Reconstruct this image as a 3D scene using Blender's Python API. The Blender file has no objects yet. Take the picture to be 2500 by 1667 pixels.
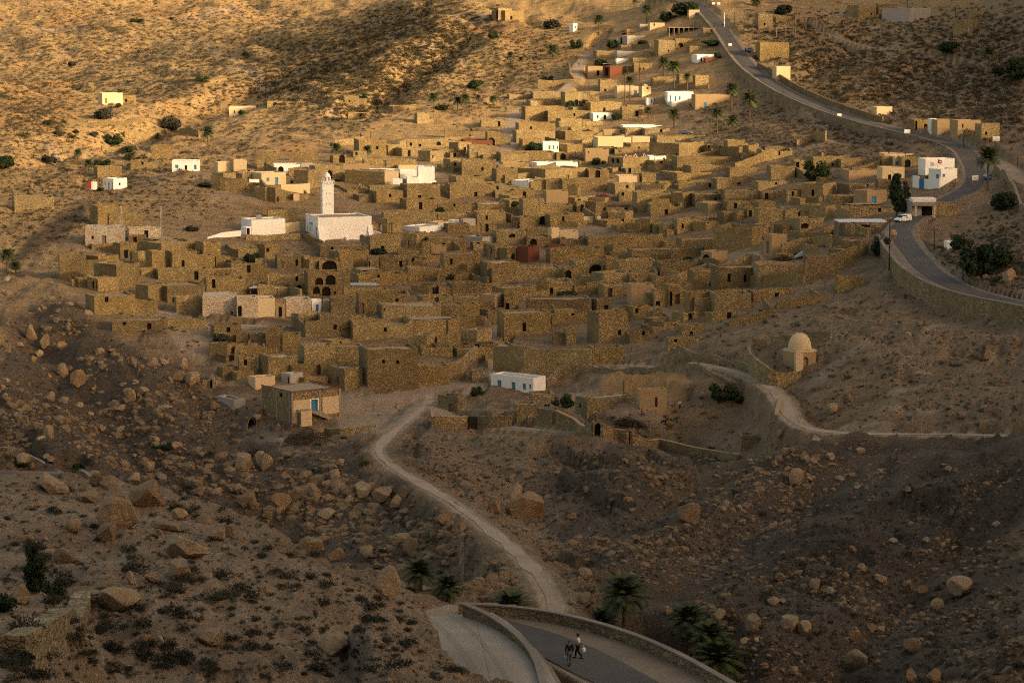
import bpy, math, random
import numpy as np
from mathutils import Vector, Matrix
SC = bpy.context.scene
COL = SC.collection
R = math.radians
rnd = random.Random(7)
# ------------------------------------------------------------------ camera
CAMZ = 100.0
F = 6500.0            # focal length in pixels of the 2500 px wide photograph
PIT = R(7.3)
CP, SP = math.cos(PIT), math.sin(PIT)
cam = bpy.data.cameras.new("camera")
co = bpy.data.objects.new("camera", cam)
COL.objects.link(co)
co.location = (0, 0, CAMZ)
co.rotation_euler = (math.pi/2 - PIT, 0, 0)
cam.sensor_width = 36.0
cam.lens = 36.0 * F / 2500.0
cam.clip_start = 1.0
cam.clip_end = 9000.0
SC.camera = co

def ray(px, py):
    """direction with unit Y for a point of the photograph"""
    u = (px - 1250.0) / F
    v = (833.5 - py) / F
    y = CP + v * SP
    return u / y, (v * CP - SP) / y

def at(px, py, Y):
    a, b = ray(px, py)
    return (a * Y, Y, CAMZ + b * Y)

def proj(X, Y, Z):
    d = Y * CP - (Z - CAMZ) * SP
    return 1250.0 + F * X / d, 833.5 - F * (Y * SP + (Z - CAMZ) * CP) / d

# ------------------------------------------------------------------ noise
_rs = np.random.RandomState(11)
_TAB = _rs.rand(256, 256).astype(np.float32)

def vnoise(x, y, seed=0):
    x = np.asarray(x, dtype=np.float64) + seed * 17.31
    y = np.asarray(y, dtype=np.float64) + seed * 9.77
    xi = np.floor(x).astype(np.int64); yi = np.floor(y).astype(np.int64)
    fx = x - xi; fy = y - yi
    fx = fx * fx * (3 - 2 * fx); fy = fy * fy * (3 - 2 * fy)
    a = _TAB[xi & 255, yi & 255]; b = _TAB[(xi + 1) & 255, yi & 255]
    c = _TAB[xi & 255, (yi + 1) & 255]; d = _TAB[(xi + 1) & 255, (yi + 1) & 255]
    return (a * (1 - fx) + b * fx) * (1 - fy) + (c * (1 - fx) + d * fx) * fy * 1.0

def fbm(x, y, octs=4, seed=0, ridged=False):
    s = 0; a = 1.0; t = 0
    for k in range(octs):
        n = vnoise(x * 2**k, y * 2**k, seed + k * 3)
        if ridged: n = 1 - np.abs(2 * n - 1)
        s = s + a * n; t += a; a *= 0.5
    return s / t            # 0..1

def sstep(a, b, x):
    t = np.clip((x - a) / (b - a), 0, 1)
    return t * t * (3 - 2 * t)

# ------------------------------------------------------------------ object helpers
def mesh_obj(name, verts, faces, mat=None, parent=None, smooth=False):
    me = bpy.data.meshes.new(name)
    me.from_pydata([tuple(v) for v in verts], [], [tuple(f) for f in faces])
    if mat is not None:
        for m in (mat if isinstance(mat, (list, tuple)) else [mat]): me.materials.append(m)
    if smooth: me.polygons.foreach_set('use_smooth', [True] * len(me.polygons))
    me.update()
    o = bpy.data.objects.new(name, me)
    COL.objects.link(o)
    if parent is not None: o.parent = parent
    return o

def np_obj(name, V, Q, mat, smooth=True, parent=None):
    """big mesh from numpy arrays: V (n,3), Q (m,k)"""
    me = bpy.data.meshes.new(name)
    k = Q.shape[1]
    me.vertices.add(len(V)); me.vertices.foreach_set('co', np.ascontiguousarray(V, dtype=np.float32).ravel())
    me.loops.add(Q.size); me.loops.foreach_set('vertex_index', np.ascontiguousarray(Q, dtype=np.int32).ravel())
    me.polygons.add(len(Q))
    me.polygons.foreach_set('loop_start', np.arange(0, Q.size, k, dtype=np.int32))
    me.polygons.foreach_set('loop_total', np.full(len(Q), k, dtype=np.int32))
    me.polygons.foreach_set('use_smooth', np.full(len(Q), smooth, dtype=bool))
    me.update(calc_edges=True)
    if mat is not None: me.materials.append(mat)
    o = bpy.data.objects.new(name, me)
    COL.objects.link(o)
    if parent is not None: o.parent = parent
    return o

def empty(name, loc, rz=0.0):
    o = bpy.data.objects.new(name, None)
    o.empty_display_size = 0.5
    COL.objects.link(o)
    o.location = loc; o.rotation_euler = (0, 0, rz)
    return o

def tag(o, label, cat, group=None, kind=None):
    if label: o['label'] = label
    if cat: o['category'] = cat
    if group: o['group'] = group
    if kind: o['kind'] = kind
    return o

def struct(o):
    o['kind'] = 'structure'; return o

KIDS = {}
def copy_tree(o, kids):
    c = o.copy(); COL.objects.link(c)
    for k in kids:
        d = k.copy(); COL.objects.link(d); d.parent = c
    return c

class MB:
    """a small mesh collector"""
    def __init__(s): s.v = []; s.f = []
    def quad(s, a, b, c, d):
        n = len(s.v); s.v += [a, b, c, d]; s.f.append((n, n+1, n+2, n+3))
    def poly(s, pts):
        n = len(s.v); s.v += list(pts); s.f.append(tuple(range(n, n+len(pts))))
    def box(s, x0, y0, z0, x1, y1, z1):
        n = len(s.v)
        s.v += [(x0,y0,z0),(x1,y0,z0),(x1,y1,z0),(x0,y1,z0),(x0,y0,z1),(x1,y0,z1),(x1,y1,z1),(x0,y1,z1)]
        s.f += [(n,n+3,n+2,n+1),(n+4,n+5,n+6,n+7),(n,n+1,n+5,n+4),(n+1,n+2,n+6,n+5),(n+2,n+3,n+7,n+6),(n+3,n,n+4,n+7)]
    def prism(s, pts, z0, z1):
        k = len(pts); n = len(s.v)
        s.v += [(p[0], p[1], z0) for p in pts] + [(p[0], p[1], z1) for p in pts]
        s.f.append(tuple(n + k - 1 - i for i in range(k))); s.f.append(tuple(n + k + i for i in range(k)))
        for i in range(k):
            j = (i + 1) % k
            s.f.append((n+i, n+j, n+k+j, n+k+i))
    def tube(s, pts, rad, sides=6, cap=True):
        pts = [Vector(p) for p in pts]
        rings = []
        for i, p in enumerate(pts):
            d = (pts[min(i+1, len(pts)-1)] - pts[max(i-1, 0)])
            if d.length < 1e-6: d = Vector((0,0,1))
            d.normalize()
            a = d.orthogonal() if abs(d.z) > .95 else d.cross(Vector((0,0,1)))
            a.normalize(); b = d.cross(a)
            r = rad[i] if isinstance(rad, (list, tuple)) else rad
            n = len(s.v)
            for k in range(sides):
                t = 2*math.pi*k/sides
                s.v.append(tuple(p + a*(r*math.cos(t)) + b*(r*math.sin(t))))
            rings.append(n)
        for i in range(len(rings)-1):
            for k in range(sides):
                j = (k+1) % sides
                s.f.append((rings[i]+k, rings[i]+j, rings[i+1]+j, rings[i+1]+k))
        if cap:
            s.f.append(tuple(rings[0]+k for k in range(sides))[::-1])
            s.f.append(tuple(rings[-1]+k for k in range(sides)))
    def lathe(s, prof, sides=16, cx=0, cy=0):
        rings = []
        for r, z in prof:
            rings.append(len(s.v))
            for k in range(sides):
                t = 2*math.pi*k/sides
                s.v.append((cx + r*math.cos(t), cy + r*math.sin(t), z))
        for i in range(len(rings)-1):
            for k in range(sides):
                j = (k+1) % sides
                s.f.append((rings[i]+k, rings[i]+j, rings[i+1]+j, rings[i+1]+k))
        s.f.append(tuple(rings[-1]+k for k in range(sides)))
    def obj(s, name, mat, parent=None, smooth=False):
        return mesh_obj(name, s.v, s.f, mat, parent, smooth)
# ------------------------------------------------------------------ materials
class NT:
    def __init__(s, name):
        s.m = bpy.data.materials.new(name); s.m.use_nodes = True
        s.t = s.m.node_tree; s.n = s.t.nodes
        s.b = s.n['Principled BSDF']
        s.b.inputs['Specular IOR Level'].default_value = 0.15
        s.b.inputs['Roughness'].default_value = 0.9
        g = s.n.new('ShaderNodeNewGeometry'); s.pos = g.outputs['Position']; s.norm = g.outputs['Normal']
    def link(s, a, b): s.t.links.new(a, b)
    def noise(s, scale, detail=4, rough=.55, vec=None, dist=0.0):
        n = s.n.new('ShaderNodeTexNoise'); n.inputs['Scale'].default_value = scale
        n.inputs['Detail'].default_value = detail; n.inputs['Roughness'].default_value = rough
        n.inputs['Distortion'].default_value = dist
        s.link(vec or s.pos, n.inputs['Vector']); return n.outputs['Fac']
    def voro(s, scale, feature='F1', vec=None, out='Distance', rand=1.0):
        n = s.n.new('ShaderNodeTexVoronoi'); n.feature = feature
        n.inputs['Scale'].default_value = scale; n.inputs['Randomness'].default_value = rand
        s.link(vec or s.pos, n.inputs['Vector']); return n.outputs[out]
    def scalev(s, sx, sy, sz):
        n = s.n.new('ShaderNodeVectorMath'); n.operation = 'MULTIPLY'
        s.link(s.pos, n.inputs[0]); n.inputs[1].default_value = (sx, sy, sz); return n.outputs[0]
    def ramp(s, fac, stops):
        n = s.n.new('ShaderNodeValToRGB'); e = n.color_ramp.elements
        while len(e) < len(stops): e.new(0.5)
        for i, (p, c) in enumerate(stops):
            e[i].position = p; e[i].color = (c, c, c, 1) if isinstance(c, (int, float)) else (*c, 1)
        s.link(fac, n.inputs[0]); return n.outputs[0]
    def mix(s, fac, a, b, mode='MIX'):
        n = s.n.new('ShaderNodeMix'); n.data_type = 'RGBA'; n.blend_type = mode; n.clamp_factor = True
        for sock, v in ((n.inputs[0], fac), (n.inputs[6], a), (n.inputs[7], b)):
            if isinstance(v, (int, float)): sock.default_value = v
            elif isinstance(v, (tuple, list)): sock.default_value = (*v, 1)
            else: s.link(v, sock)
        return n.outputs[2]
    def math(s, op, a, b=None):
        n = s.n.new('ShaderNodeMath'); n.operation = op; n.use_clamp = False
        for i, v in enumerate((a, b)):
            if v is None: continue
            if isinstance(v, (int, float)): n.inputs[i].default_value = v
            else: s.link(v, n.inputs[i])
        return n.outputs[0]
    def rand(s):
        n = s.n.new('ShaderNodeObjectInfo'); return n.outputs['Random']
    def attr(s, name, out='Color'):
        n = s.n.new('ShaderNodeAttribute'); n.attribute_name = name; return n.outputs[out]
    def sep(s, c):
        n = s.n.new('ShaderNodeSeparateColor'); s.link(c, n.inputs[0]); return n.outputs
    def color(s, c):
        if isinstance(c, (tuple, list)): s.b.inputs['Base Color'].default_value = (*c, 1)
        else: s.link(c, s.b.inputs['Base Color'])
    def bump(s, h, strength=.6, dist=.1):
        n = s.n.new('ShaderNodeBump'); n.inputs['Strength'].default_value = strength
        n.inputs['Distance'].default_value = dist
        s.link(h, n.inputs['Height']); s.link(n.outputs[0], s.b.inputs['Normal'])

def m_plain(name, c, rough=.8, spec=.2, var=.12, scale=3.0, metal=0.0):
    t = NT(name)
    n = t.noise(scale, 4)
    t.color(t.mix(t.ramp(n, [(.3, 0.0), (.7, 1.0)]), tuple(x*(1-var) for x in c), tuple(min(1, x*(1+var)) for x in c)))
    t.b.inputs['Roughness'].default_value = rough; t.b.inputs['Specular IOR Level'].default_value = spec
    t.b.inputs['Metallic'].default_value = metal
    return t.m

def m_stone(name, lo, mid, hi, joint, scale=4.3, mortar=.34, bump=.7):
    """rubble masonry: irregular stones, each with its own tone, with darker earth joints"""
    t = NT(name)
    wob = t.n.new('ShaderNodeVectorMath'); wob.operation = 'ADD'
    nz = t.n.new('ShaderNodeTexNoise'); nz.inputs['Scale'].default_value = 1.7; nz.inputs['Detail'].default_value = 2
    t.link(t.pos, nz.inputs['Vector'])
    sc = t.n.new('ShaderNodeVectorMath'); sc.operation = 'SCALE'; sc.inputs['Scale'].default_value = .35
    t.link(nz.outputs['Color'], sc.inputs[0])
    t.link(t.scalev(1, 1, 1.5), wob.inputs[0]); t.link(sc.outputs[0], wob.inputs[1])
    v = wob.outputs[0]
    cell = t.sep(t.voro(scale, vec=v, out='Color'))[0]
    edge = t.voro(scale, 'DISTANCE_TO_EDGE', vec=v)
    big = t.noise(.22, 4, .6)
    c = t.ramp(cell, [(0.0, lo), (.45, mid), (.8, mid), (1.0, hi)])
    c = t.mix(t.ramp(big, [(.35, 0.0), (.7, .55)]), c, joint)
    c = t.mix(t.ramp(edge, [(0.0, mortar), (.09, 0.0)]), c, joint)
    rr = t.rand()
    c = t.mix(1.0, c, t.ramp(rr, [(0, (.80, .78, .78)), (.35, (1.02, .95, .86)), (.7, (.92, .90, .92)), (1, (1.0, .93, .80))]), 'MULTIPLY')
    mud = t.noise(.55, 5, .7); c = t.mix(t.ramp(mud, [(.56, 0.0), (.68, .8)]), c, tuple(x*.92 for x in mid))
    sp = t.noise(6.0, 3, .7)
    c = t.mix(t.ramp(sp, [(.62, 0.0), (.72, .35)]), c, hi)
    t.color(c)
    h = t.math('ADD', t.ramp(edge, [(0, 0.0), (.12, 1.0)]), t.math('MULTIPLY', cell, .8))
    t.bump(h, bump, .12)
    return t.m

M = {}
M['stone'] = m_stone('stone_masonry', (0.182,0.133,0.059), (0.321,0.245,0.117), (0.536,0.465,0.265), (0.129,0.096,0.048))
M['stone2'] = m_stone('stone_masonry_pale', (0.214,0.166,0.080), (0.364,0.288,0.146), (0.557,0.490,0.304), (0.161,0.123,0.066), 3.7, .28)
M['stone3'] = m_stone('stone_masonry_dark', (0.140,0.108,0.056), (0.252,0.194,0.103), (0.428,0.368,0.219), (0.092,0.072,0.040), 4.9, .4)
M['coursed'] = m_stone('coursed_masonry', (0.182,0.148,0.080), (0.289,0.239,0.140), (0.450,0.393,0.265), (0.107,0.086,0.053), 2.2, .7)
M['washed'] = m_stone('whitewashed_masonry', (.36,.31,.24), (.52,.47,.39), (.66,.62,.54), (.26,.19,.12), 2.4, .35, .6)

def m_plaster(name, c, stain, amt=.5, fine=.16):
    t = NT(name)
    n = t.noise(.7, 5, .65, vec=t.scalev(1, 1, .45)); n2 = t.noise(5, 4, .6)
    col = t.mix(t.ramp(n, [(.52, 0.0), (.78, amt)]), c, stain)
    col = t.mix(t.ramp(n2, [(.35, fine), (.6, 0.0)]), col, stain)
    t.color(col); t.bump(n2, .25, .03)
    return t.m
M['white'] = m_plaster('white_limewash', (.76,.75,.72), (.52,.45,.36), .28, .05)
M['cream'] = m_plaster('cream_render', (.56,.44,.27), (.38,.28,.16), .5)
M['tan'] = m_plaster('tan_mud_render', (.33,.235,.13), (.22,.155,.085), .6)
M['grey'] = m_plaster('grey_cement_render', (.36,.335,.30), (.22,.195,.16), .6)
M['brick'] = m_plaster('red_hollow_brick', (.145,.056,.033), (.10,.045,.028), .5)
M['roof'] = m_plaster('earth_roof', (.30,.235,.16), (.19,.145,.095), .7)
M['roofgrey'] = m_plaster('cement_roof', (.40,.37,.33), (.25,.22,.18), .6)
M['slab'] = m_plaster('pale_blue_slab', (.55,.58,.62), (.36,.36,.36), .5)
M['conc'] = m_plaster('raw_concrete', (.30,.245,.185), (.20,.16,.12), .5)
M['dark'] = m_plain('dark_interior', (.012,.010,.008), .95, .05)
M['blue'] = m_plain('blue_paint', (.035,.17,.36), .55, .3)
M['teal'] = m_plain('teal_paint', (.05,.20,.22), .55, .3)
M['wood'] = m_plain('grey_wood', (.16,.12,.085), .85, .1)
M['dwood'] = m_plain('dark_wood', (.05,.037,.026), .85, .1)
M['red'] = m_plain('red_paint', (.30,.03,.03), .6, .3)
M['metal'] = m_plain('galvanised_metal', (.33,.34,.35), .5, .4, metal=.4)
M['rust'] = m_plain('rusty_iron', (.10,.05,.03), .8, .2)
M['black'] = m_plain('black_rubber', (.015,.015,.016), .8, .2)
M['glass'] = m_plain('dark_glass', (.02,.025,.03), .15, .5)
M['carwhite'] = m_plain('white_car_paint', (.75,.76,.78), .3, .5, .03)
M['carblue'] = m_plain('blue_car_paint', (.03,.09,.25), .3, .5, .03)
M['cargrey'] = m_plain('grey_car_paint', (.10,.11,.13), .3, .5, .03)
M['lamp'] = m_plain('lamp_glass', (.75,.76,.78), .25, .5, .02)
M['signwhite'] = m_plain('white_sign_board', (.75,.74,.72), .6, .2, .05)
M['skin'] = m_plain('skin', (.20,.105,.065), .6, .3, .05)
M['hair'] = m_plain('dark_hair', (.02,.016,.013), .7, .2)
M['shirtwhite'] = m_plain('white_cotton', (.75,.75,.75), .9, .1, .05)
M['navy'] = m_plain('navy_cloth', (.012,.014,.022), .9, .1, .1)
M['trousers'] = m_plain('dark_cloth', (.014,.013,.016), .9, .1, .1)
M['jeans'] = m_plain('grey_blue_denim', (.10,.11,.13), .9, .1, .1)
M['redcloth'] = m_plain('red_cloth', (.16,.045,.04), .9, .1, .1)
M['lightcloth'] = m_plain('pale_cloth', (.45,.42,.40), .9, .1, .1)
M['plastic'] = m_plain('translucent_plastic', (.70,.73,.75), .4, .4, .03)
M['bluebag'] = m_plain('blue_plastic', (.05,.32,.48), .4, .4, .05)
M['goat'] = m_plain('black_fur', (.018,.014,.012), .95, .1, .2)

def m_road(name, c, c2, patch):
    t = NT(name)
    n = t.noise(.35, 5, .65); n2 = t.noise(9, 3, .7); n3 = t.noise(.09, 3, .5)
    col = t.mix(t.ramp(n, [(.35, 0.0), (.7, 1.0)]), c, c2)
    col = t.mix(t.ramp(n3, [(.48, 0.0), (.66, .7)]), col, patch)
    col = t.mix(t.ramp(n2, [(.4, 0.0), (.75, .35)]), col, patch)
    t.color(col); t.bump(n2, .4, .04)
    return t.m
M['asphalt'] = m_road('worn_asphalt', (.062,.060,.060), (.085,.080,.076), (.11,.098,.085))
M['shoulder'] = m_road('dusty_shoulder', (.17,.135,.10), (.22,.18,.135), (.13,.10,.075))
M['gravel'] = m_road('pale_gravel', (.27,.245,.20), (.33,.30,.25), (.20,.175,.14))
M['track'] = m_road('tyre_track', (.225,.20,.158), (.28,.25,.20), (.185,.16,.125))
M['path'] = m_road('dusty_path', (.30,.235,.17), (.36,.29,.215), (.23,.175,.125))
M['cap'] = m_road('wall_cap', (.19,.165,.135), (.25,.22,.185), (.13,.11,.085))

def m_leaf(name, a, b, c):
    t = NT(name)
    n = t.noise(1.2, 3, .6); r = t.rand()
    n2 = t.noise(9, 2)
    col = t.mix(t.ramp(n, [(.35, 0.0), (.65, 1.0)]), a, b)
    col = t.mix(t.ramp(n2, [(.5, 0.0), (.75, .7)]), col, c)
    col = t.mix(1.0, col, t.ramp(r, [(0, (.75, .78, .8)), (1, (1.0, .98, .9))]), 'MULTIPLY')
    t.color(col); t.b.inputs['Roughness'].default_value = .7
    return t.m
M['palm'] = m_leaf('palm_frond', (.048,.068,.028), (.078,.095,.038), (.12,.115,.06))
M['leafdark'] = m_leaf('dark_leaves', (.018,.032,.012), (.034,.052,.018), (.055,.07,.028))
M['leafgreen'] = m_leaf('green_leaves', (.026,.046,.016), (.045,.070,.024), (.065,.085,.034))
M['leafgrey'] = m_leaf('grey_green_leaves', (.034,.038,.026), (.055,.057,.040), (.08,.075,.05))
M['scrub'] = m_leaf('dry_scrub', (.036,.034,.020), (.056,.048,.028), (.085,.068,.04))
M['twig'] = m_leaf('dry_twigs', (.075,.055,.038), (.11,.08,.055), (.06,.045,.03))
M['bark'] = m_plain('palm_bark', (.10,.072,.048), .95, .1, .3, 6)

def m_rock(name, a, b, c, d):
    t = NT(name)
    n = t.noise(.5, 6, .65); n2 = t.noise(4, 5, .7); r = t.rand()
    st = t.noise(2.2, 3, .6, vec=t.scalev(.35, .35, 2.0))
    col = t.mix(t.ramp(n, [(.35, 0.0), (.68, 1.0)]), a, b)
    col = t.mix(t.ramp(n2, [(.5, 0.0), (.72, .6)]), col, c)
    col = t.mix(t.ramp(st, [(.55, 0.0), (.7, .45)]), col, d)
    col = t.mix(1.0, col, t.ramp(r, [(0, (.72, .72, .74)), (.6, (1, 1, 1)), (1, (1.0, .95, .86))]), 'MULTIPLY')
    t.color(col); t.bump(t.math('ADD', n2, t.math('MULTIPLY', st, .7)), .7, .15)
    return t.m
M['rubble'] = m_rock('loose_rubble', (.13,.098,.064), (.21,.16,.105), (.29,.235,.165), (.09,.066,.043))
M['rock'] = m_rock('weathered_limestone', (.22,.165,.105), (.31,.235,.15), (.38,.31,.215), (.14,.10,.065))
M['rockbrown'] = m_rock('brown_sandstone', (.17,.12,.075), (.235,.165,.10), (.29,.215,.14), (.10,.07,.045))

def m_ground():
    t = NT('dry_hillside')
    m = t.sep(t.attr('soil')); dark, pale, ochre = m[0], m[1], m[2]
    m2 = t.sep(t.attr('soil_extra')); far, rocky, grey = m2[0], m2[1], m2[2]
    n1 = t.noise(.03, 5, .6); n2 = t.noise(.28, 6, .68); n3 = t.noise(2.6, 5, .72); n4 = t.noise(11, 3, .7)
    col = t.mix(t.ramp(n2, [(.36, 0.0), (.66, 1.0)]), (.16,.112,.066), (.275,.20,.122))
    col = t.mix(t.ramp(n1, [(.42, 0.0), (.62, .5)]), col, (.235,.165,.095))
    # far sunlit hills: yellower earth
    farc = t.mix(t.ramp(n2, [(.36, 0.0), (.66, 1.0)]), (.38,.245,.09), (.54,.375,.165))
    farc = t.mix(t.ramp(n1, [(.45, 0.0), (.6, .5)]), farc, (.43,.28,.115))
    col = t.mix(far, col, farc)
    # tilted beds of darker and paler earth
    mp = t.n.new('ShaderNodeMapping'); mp.inputs['Rotation'].default_value = (0.0, .35, .62); mp.inputs['Scale'].default_value = (.035, .30, .45); t.link(t.pos, mp.inputs['Vector'])
    bed = t.noise(1.0, 6, .66, vec=mp.outputs[0], dist=.6)
    col = t.mix(t.ramp(bed, [(.34, .72), (.50, 0.0)]), col, (.078,.054,.034))
    col = t.mix(t.ramp(bed, [(.55, 0.0), (.70, .55)]), col, (.34,.255,.165))
    # gravel and pebbles: pale chips and dark gaps
    peb = t.sep(t.voro(2.1, out='Color'))[0]; ped = t.voro(2.1)
    chip = t.math('MULTIPLY', t.ramp(peb, [(.66, 0.0), (.74, 1.0)]), t.ramp(ped, [(.22, 1.0), (.42, 0.0)]))
    peb2 = t.sep(t.voro(5.5, out='Color'))[0]; ped2 = t.voro(5.5)
    chip2 = t.math('MULTIPLY', t.ramp(peb2, [(.7, 0.0), (.78, 1.0)]), t.ramp(ped2, [(.24, 1.0), (.45, 0.0)]))
    col = t.mix(t.ramp(n3, [(.40, .55), (.56, 0.0)]), col, (.115,.080,.05))
    stonec = t.mix(grey, (.42,.33,.225), (.40,.355,.30))
    col = t.mix(t.math('MULTIPLY', chip, t.math('MULTIPLY', t.math('ADD', rocky, .25), .75)), col, stonec)
    col = t.mix(t.math('MULTIPLY', chip2, .45), col, stonec)
    # ochre banks of bare clay
    oc = t.mix(n3, (.40,.235,.085), (.33,.20,.085))
    col = t.mix(t.math('MULTIPLY', ochre, .85), col, oc)
    # dark ash-grey tip; the same tone carries painted shade on the lower right slope
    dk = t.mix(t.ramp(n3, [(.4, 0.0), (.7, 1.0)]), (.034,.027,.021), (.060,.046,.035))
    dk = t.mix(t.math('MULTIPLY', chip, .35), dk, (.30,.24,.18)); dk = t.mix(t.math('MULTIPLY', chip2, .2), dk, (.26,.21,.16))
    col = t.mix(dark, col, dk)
    # pale trodden dust
    pl = t.mix(t.ramp(n2, [(.35, 0.0), (.7, 1.0)]), (.29,.225,.16), (.38,.305,.225))
    col = t.mix(pale, col, pl)
    col = t.mix(t.ramp(n4, [(.42, .22), (.55, 0.0)]), col, (.10,.075,.05))
    t.color(col)
    h = t.math('ADD', t.math('MULTIPLY', n3, 1.0), t.math('MULTIPLY', n4, .35))
    h = t.math('ADD', h, t.math('MULTIPLY', chip, .5))
    smooth = t.math('SUBTRACT', 1.0, t.math('MULTIPLY', pale, .75))
    t.bump(t.math('MULTIPLY', h, smooth), .8, .45)
    return t.m
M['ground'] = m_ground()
# ------------------------------------------------------------------ terrain
CTRL = """
-300,1720,96 0,1667,101 300,1667,105 600,1667,112 900,1667,121 1060,1667,131 1125,1660,138
0,1500,118 300,1500,121 600,1500,126 850,1520,134 1000,1540,145 1080,1580,148
0,1350,138 300,1350,141 600,1360,146 800,1400,151 930,1450,155 1030,1500,158
0,1250,158 250,1240,163 500,1290,161 700,1330,160 850,1380,162 930,1415,165
0,1200,180 200,1183,190 330,1172,194 430,1210,184 540,1245,176 650,1238,178 750,1295,172 850,1345,171
1200,1600,170 1130,1515,180 1250,1660,163 1170,1640,166 1300,1667,163 1100,1502,182
1400,1600,180 1300,1545,186.7 1250,1518,190 1600,1640,175.4 1500,1667,172.6 1700,1667,172.6 1160,1500,192 1380,1660,173.4 1480,1560,184
1370,1510,235 1330,1420,262 1270,1350,290 1170,1270,325 1060,1195,362 960,1140,395 905,1095,420 935,1060,440 1000,1020,462 1060,985,485
1030,1440,252 1000,1300,330 960,1375,285 870,1230,380 700,1200,398 550,1200,408 650,1100,438 800,1050,455 560,1000,478 400,1100,432 250,1100,422 100,1140,392 0,1130,392 200,1158,392 0,1050,432 0,950,472 200,900,492 0,800,532 100,700,572 200,760,542 480,830,522 350,950,482 300,1020,455 800,1140,425 720,1000,478
1690,1560,232 1650,1500,262 1500,1400,285 1700,1350,302 1500,1200,362 1750,1200,350 1400,1110,408 1200,1080,425 1500,1105,413 1800,1120,395 1300,1035,445 1400,1052,436 1180,1045,450
2000,1500,240 2000,1250,318 2000,1070,388 1950,1050,396 2200,1065,384 2500,1070,375 2250,1250,305 2500,1250,285 2500,1500,205 2250,1667,185 2500,1667,170 1900,1667,196 2000,1600,216
2300,950,415 2500,900,425 2100,980,410 1960,905,435 2100,850,450 2300,800,468 2500,800,455 2250,742,496 2150,760,495 2090,700,530
2500,742,478 2330,700,502 2265,660,522 2232,620,545 2205,585,568 2195,560,590 2215,540,610 2250,515,632 2310,490,650 2370,460,665 2385,430,680 2375,395,700 2350,360,722 2280,338,745 2190,318,768 2100,295,795 2000,262,835 1900,215,885 1830,165,930 1795,120,965 1770,80,995 1745,50,1020 1720,22,1045 1680,5,1065
2300,270,802 2450,330,735 2500,400,690 2450,480,640 2100,200,890 2300,100,960 2500,100,955 2500,250,830 1950,120,975 2100,30,1055 2400,20,1060 2400,640,518 2500,640,505 2500,540,570 2350,560,588 2420,520,620
300,740,560 600,760,555 900,780,550 1200,830,535 1400,890,508 1250,940,497 800,990,487 1000,960,493 600,900,502 700,1030,475 520,900,507 1600,850,512 1800,780,517 1750,880,472 1850,930,445 1600,720,580 1250,700,615 900,650,640 700,590,665 400,660,620 200,600,640 2000,640,570 2000,560,620 1600,600,665 1250,560,700 1600,480,745 900,470,740 550,480,710 450,420,740 1250,420,785 2000,460,700 2000,380,760 1700,380,800 1250,330,870 1600,300,890 1250,250,950 1500,220,960 1850,290,850 1400,150,1030 1650,120,1000 1300,50,1110 1500,20,1110 1100,150,1045 1100,30,1120 900,280,930 900,150,1065 800,330,870 700,170,1130
1080,0,1150 600,210,1100 500,260,1020 500,330,930 300,330,920 100,380,845 250,260,1040 100,230,1130 300,150,1280 500,60,1420 100,80,1400 850,50,1440 0,0,1550 600,0,1620 850,0,1600 200,480,722 50,500,692 0,560,652 250,450,752 0,400,805 0,250,1050 100,600,640
-400,1500,117 -400,1300,150 -400,1150,300 -400,1100,405 -400,950,470 -400,700,572 -400,480,720 -400,250,1040 -400,80,1400 -400,0,1560
1400,-120,1260 1800,-120,1200 2200,-120,1180 2600,-100,1150
"""
CP_ = []
for tok in CTRL.split():
    a, b, c = (float(q) for q in tok.split(','))
    CP_.append(at(a, b, c))
for px in (-900, 0, 900, 1800, 2700, 3400):
    CP_.append((at(px, 0, 2000)[0], 2000, 215)); CP_.append((at(px, 0, 2600)[0], 2600, 300))
# the hill goes on rising unseen on the right, partly raised for its shade
for (x, y, z) in ((75,180,64),(95,260,62),(110,330,62),(125,400,66),(140,480,72),(160,560,76),(190,680,84),(215,780,98),(185,880,96),(235,890,138),(265,960,158),(215,960,122),(290,1050,165),(300,1200,175),(130,180,85),(190,330,95),(240,500,110),(330,800,150),
                  (60,90,66),(120,90,80),(-60,70,74),(0,70,72),(30,100,64),(24,150,56)):
    CP_.append((x, y, z))
CPA = np.array(CP_)

def _phi(d2, y): return np.sqrt(d2 + 36.0)
_n = len(CPA)
_d2 = ((CPA[:, None, :2] - CPA[None, :, :2])**2).sum(-1)
_A = np.zeros((_n+3, _n+3)); _A[:_n, :_n] = _phi(_d2, 0) - np.eye(_n)*1.2
_P = np.c_[np.ones(_n), CPA[:, :2] / 1000.0]; _A[:_n, _n:] = _P; _A[_n:, :_n] = _P.T
_W = np.linalg.solve(_A, np.r_[CPA[:, 2], 0, 0, 0])

def base_height(X, Y):
    X = np.asarray(X, float).ravel(); Y = np.asarray(Y, float).ravel()
    out = np.empty(len(X))
    for i in range(0, len(X), 20000):
        x = X[i:i+20000]; y = Y[i:i+20000]
        d2 = (x[:, None] - CPA[:, 0])**2 + (y[:, None] - CPA[:, 1])**2
        out[i:i+20000] = np.sqrt(d2 + 36.0) @ _W[:_n] + _W[_n] + (_W[_n+1]*x + _W[_n+2]*y)/1000.0
    return out

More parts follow.
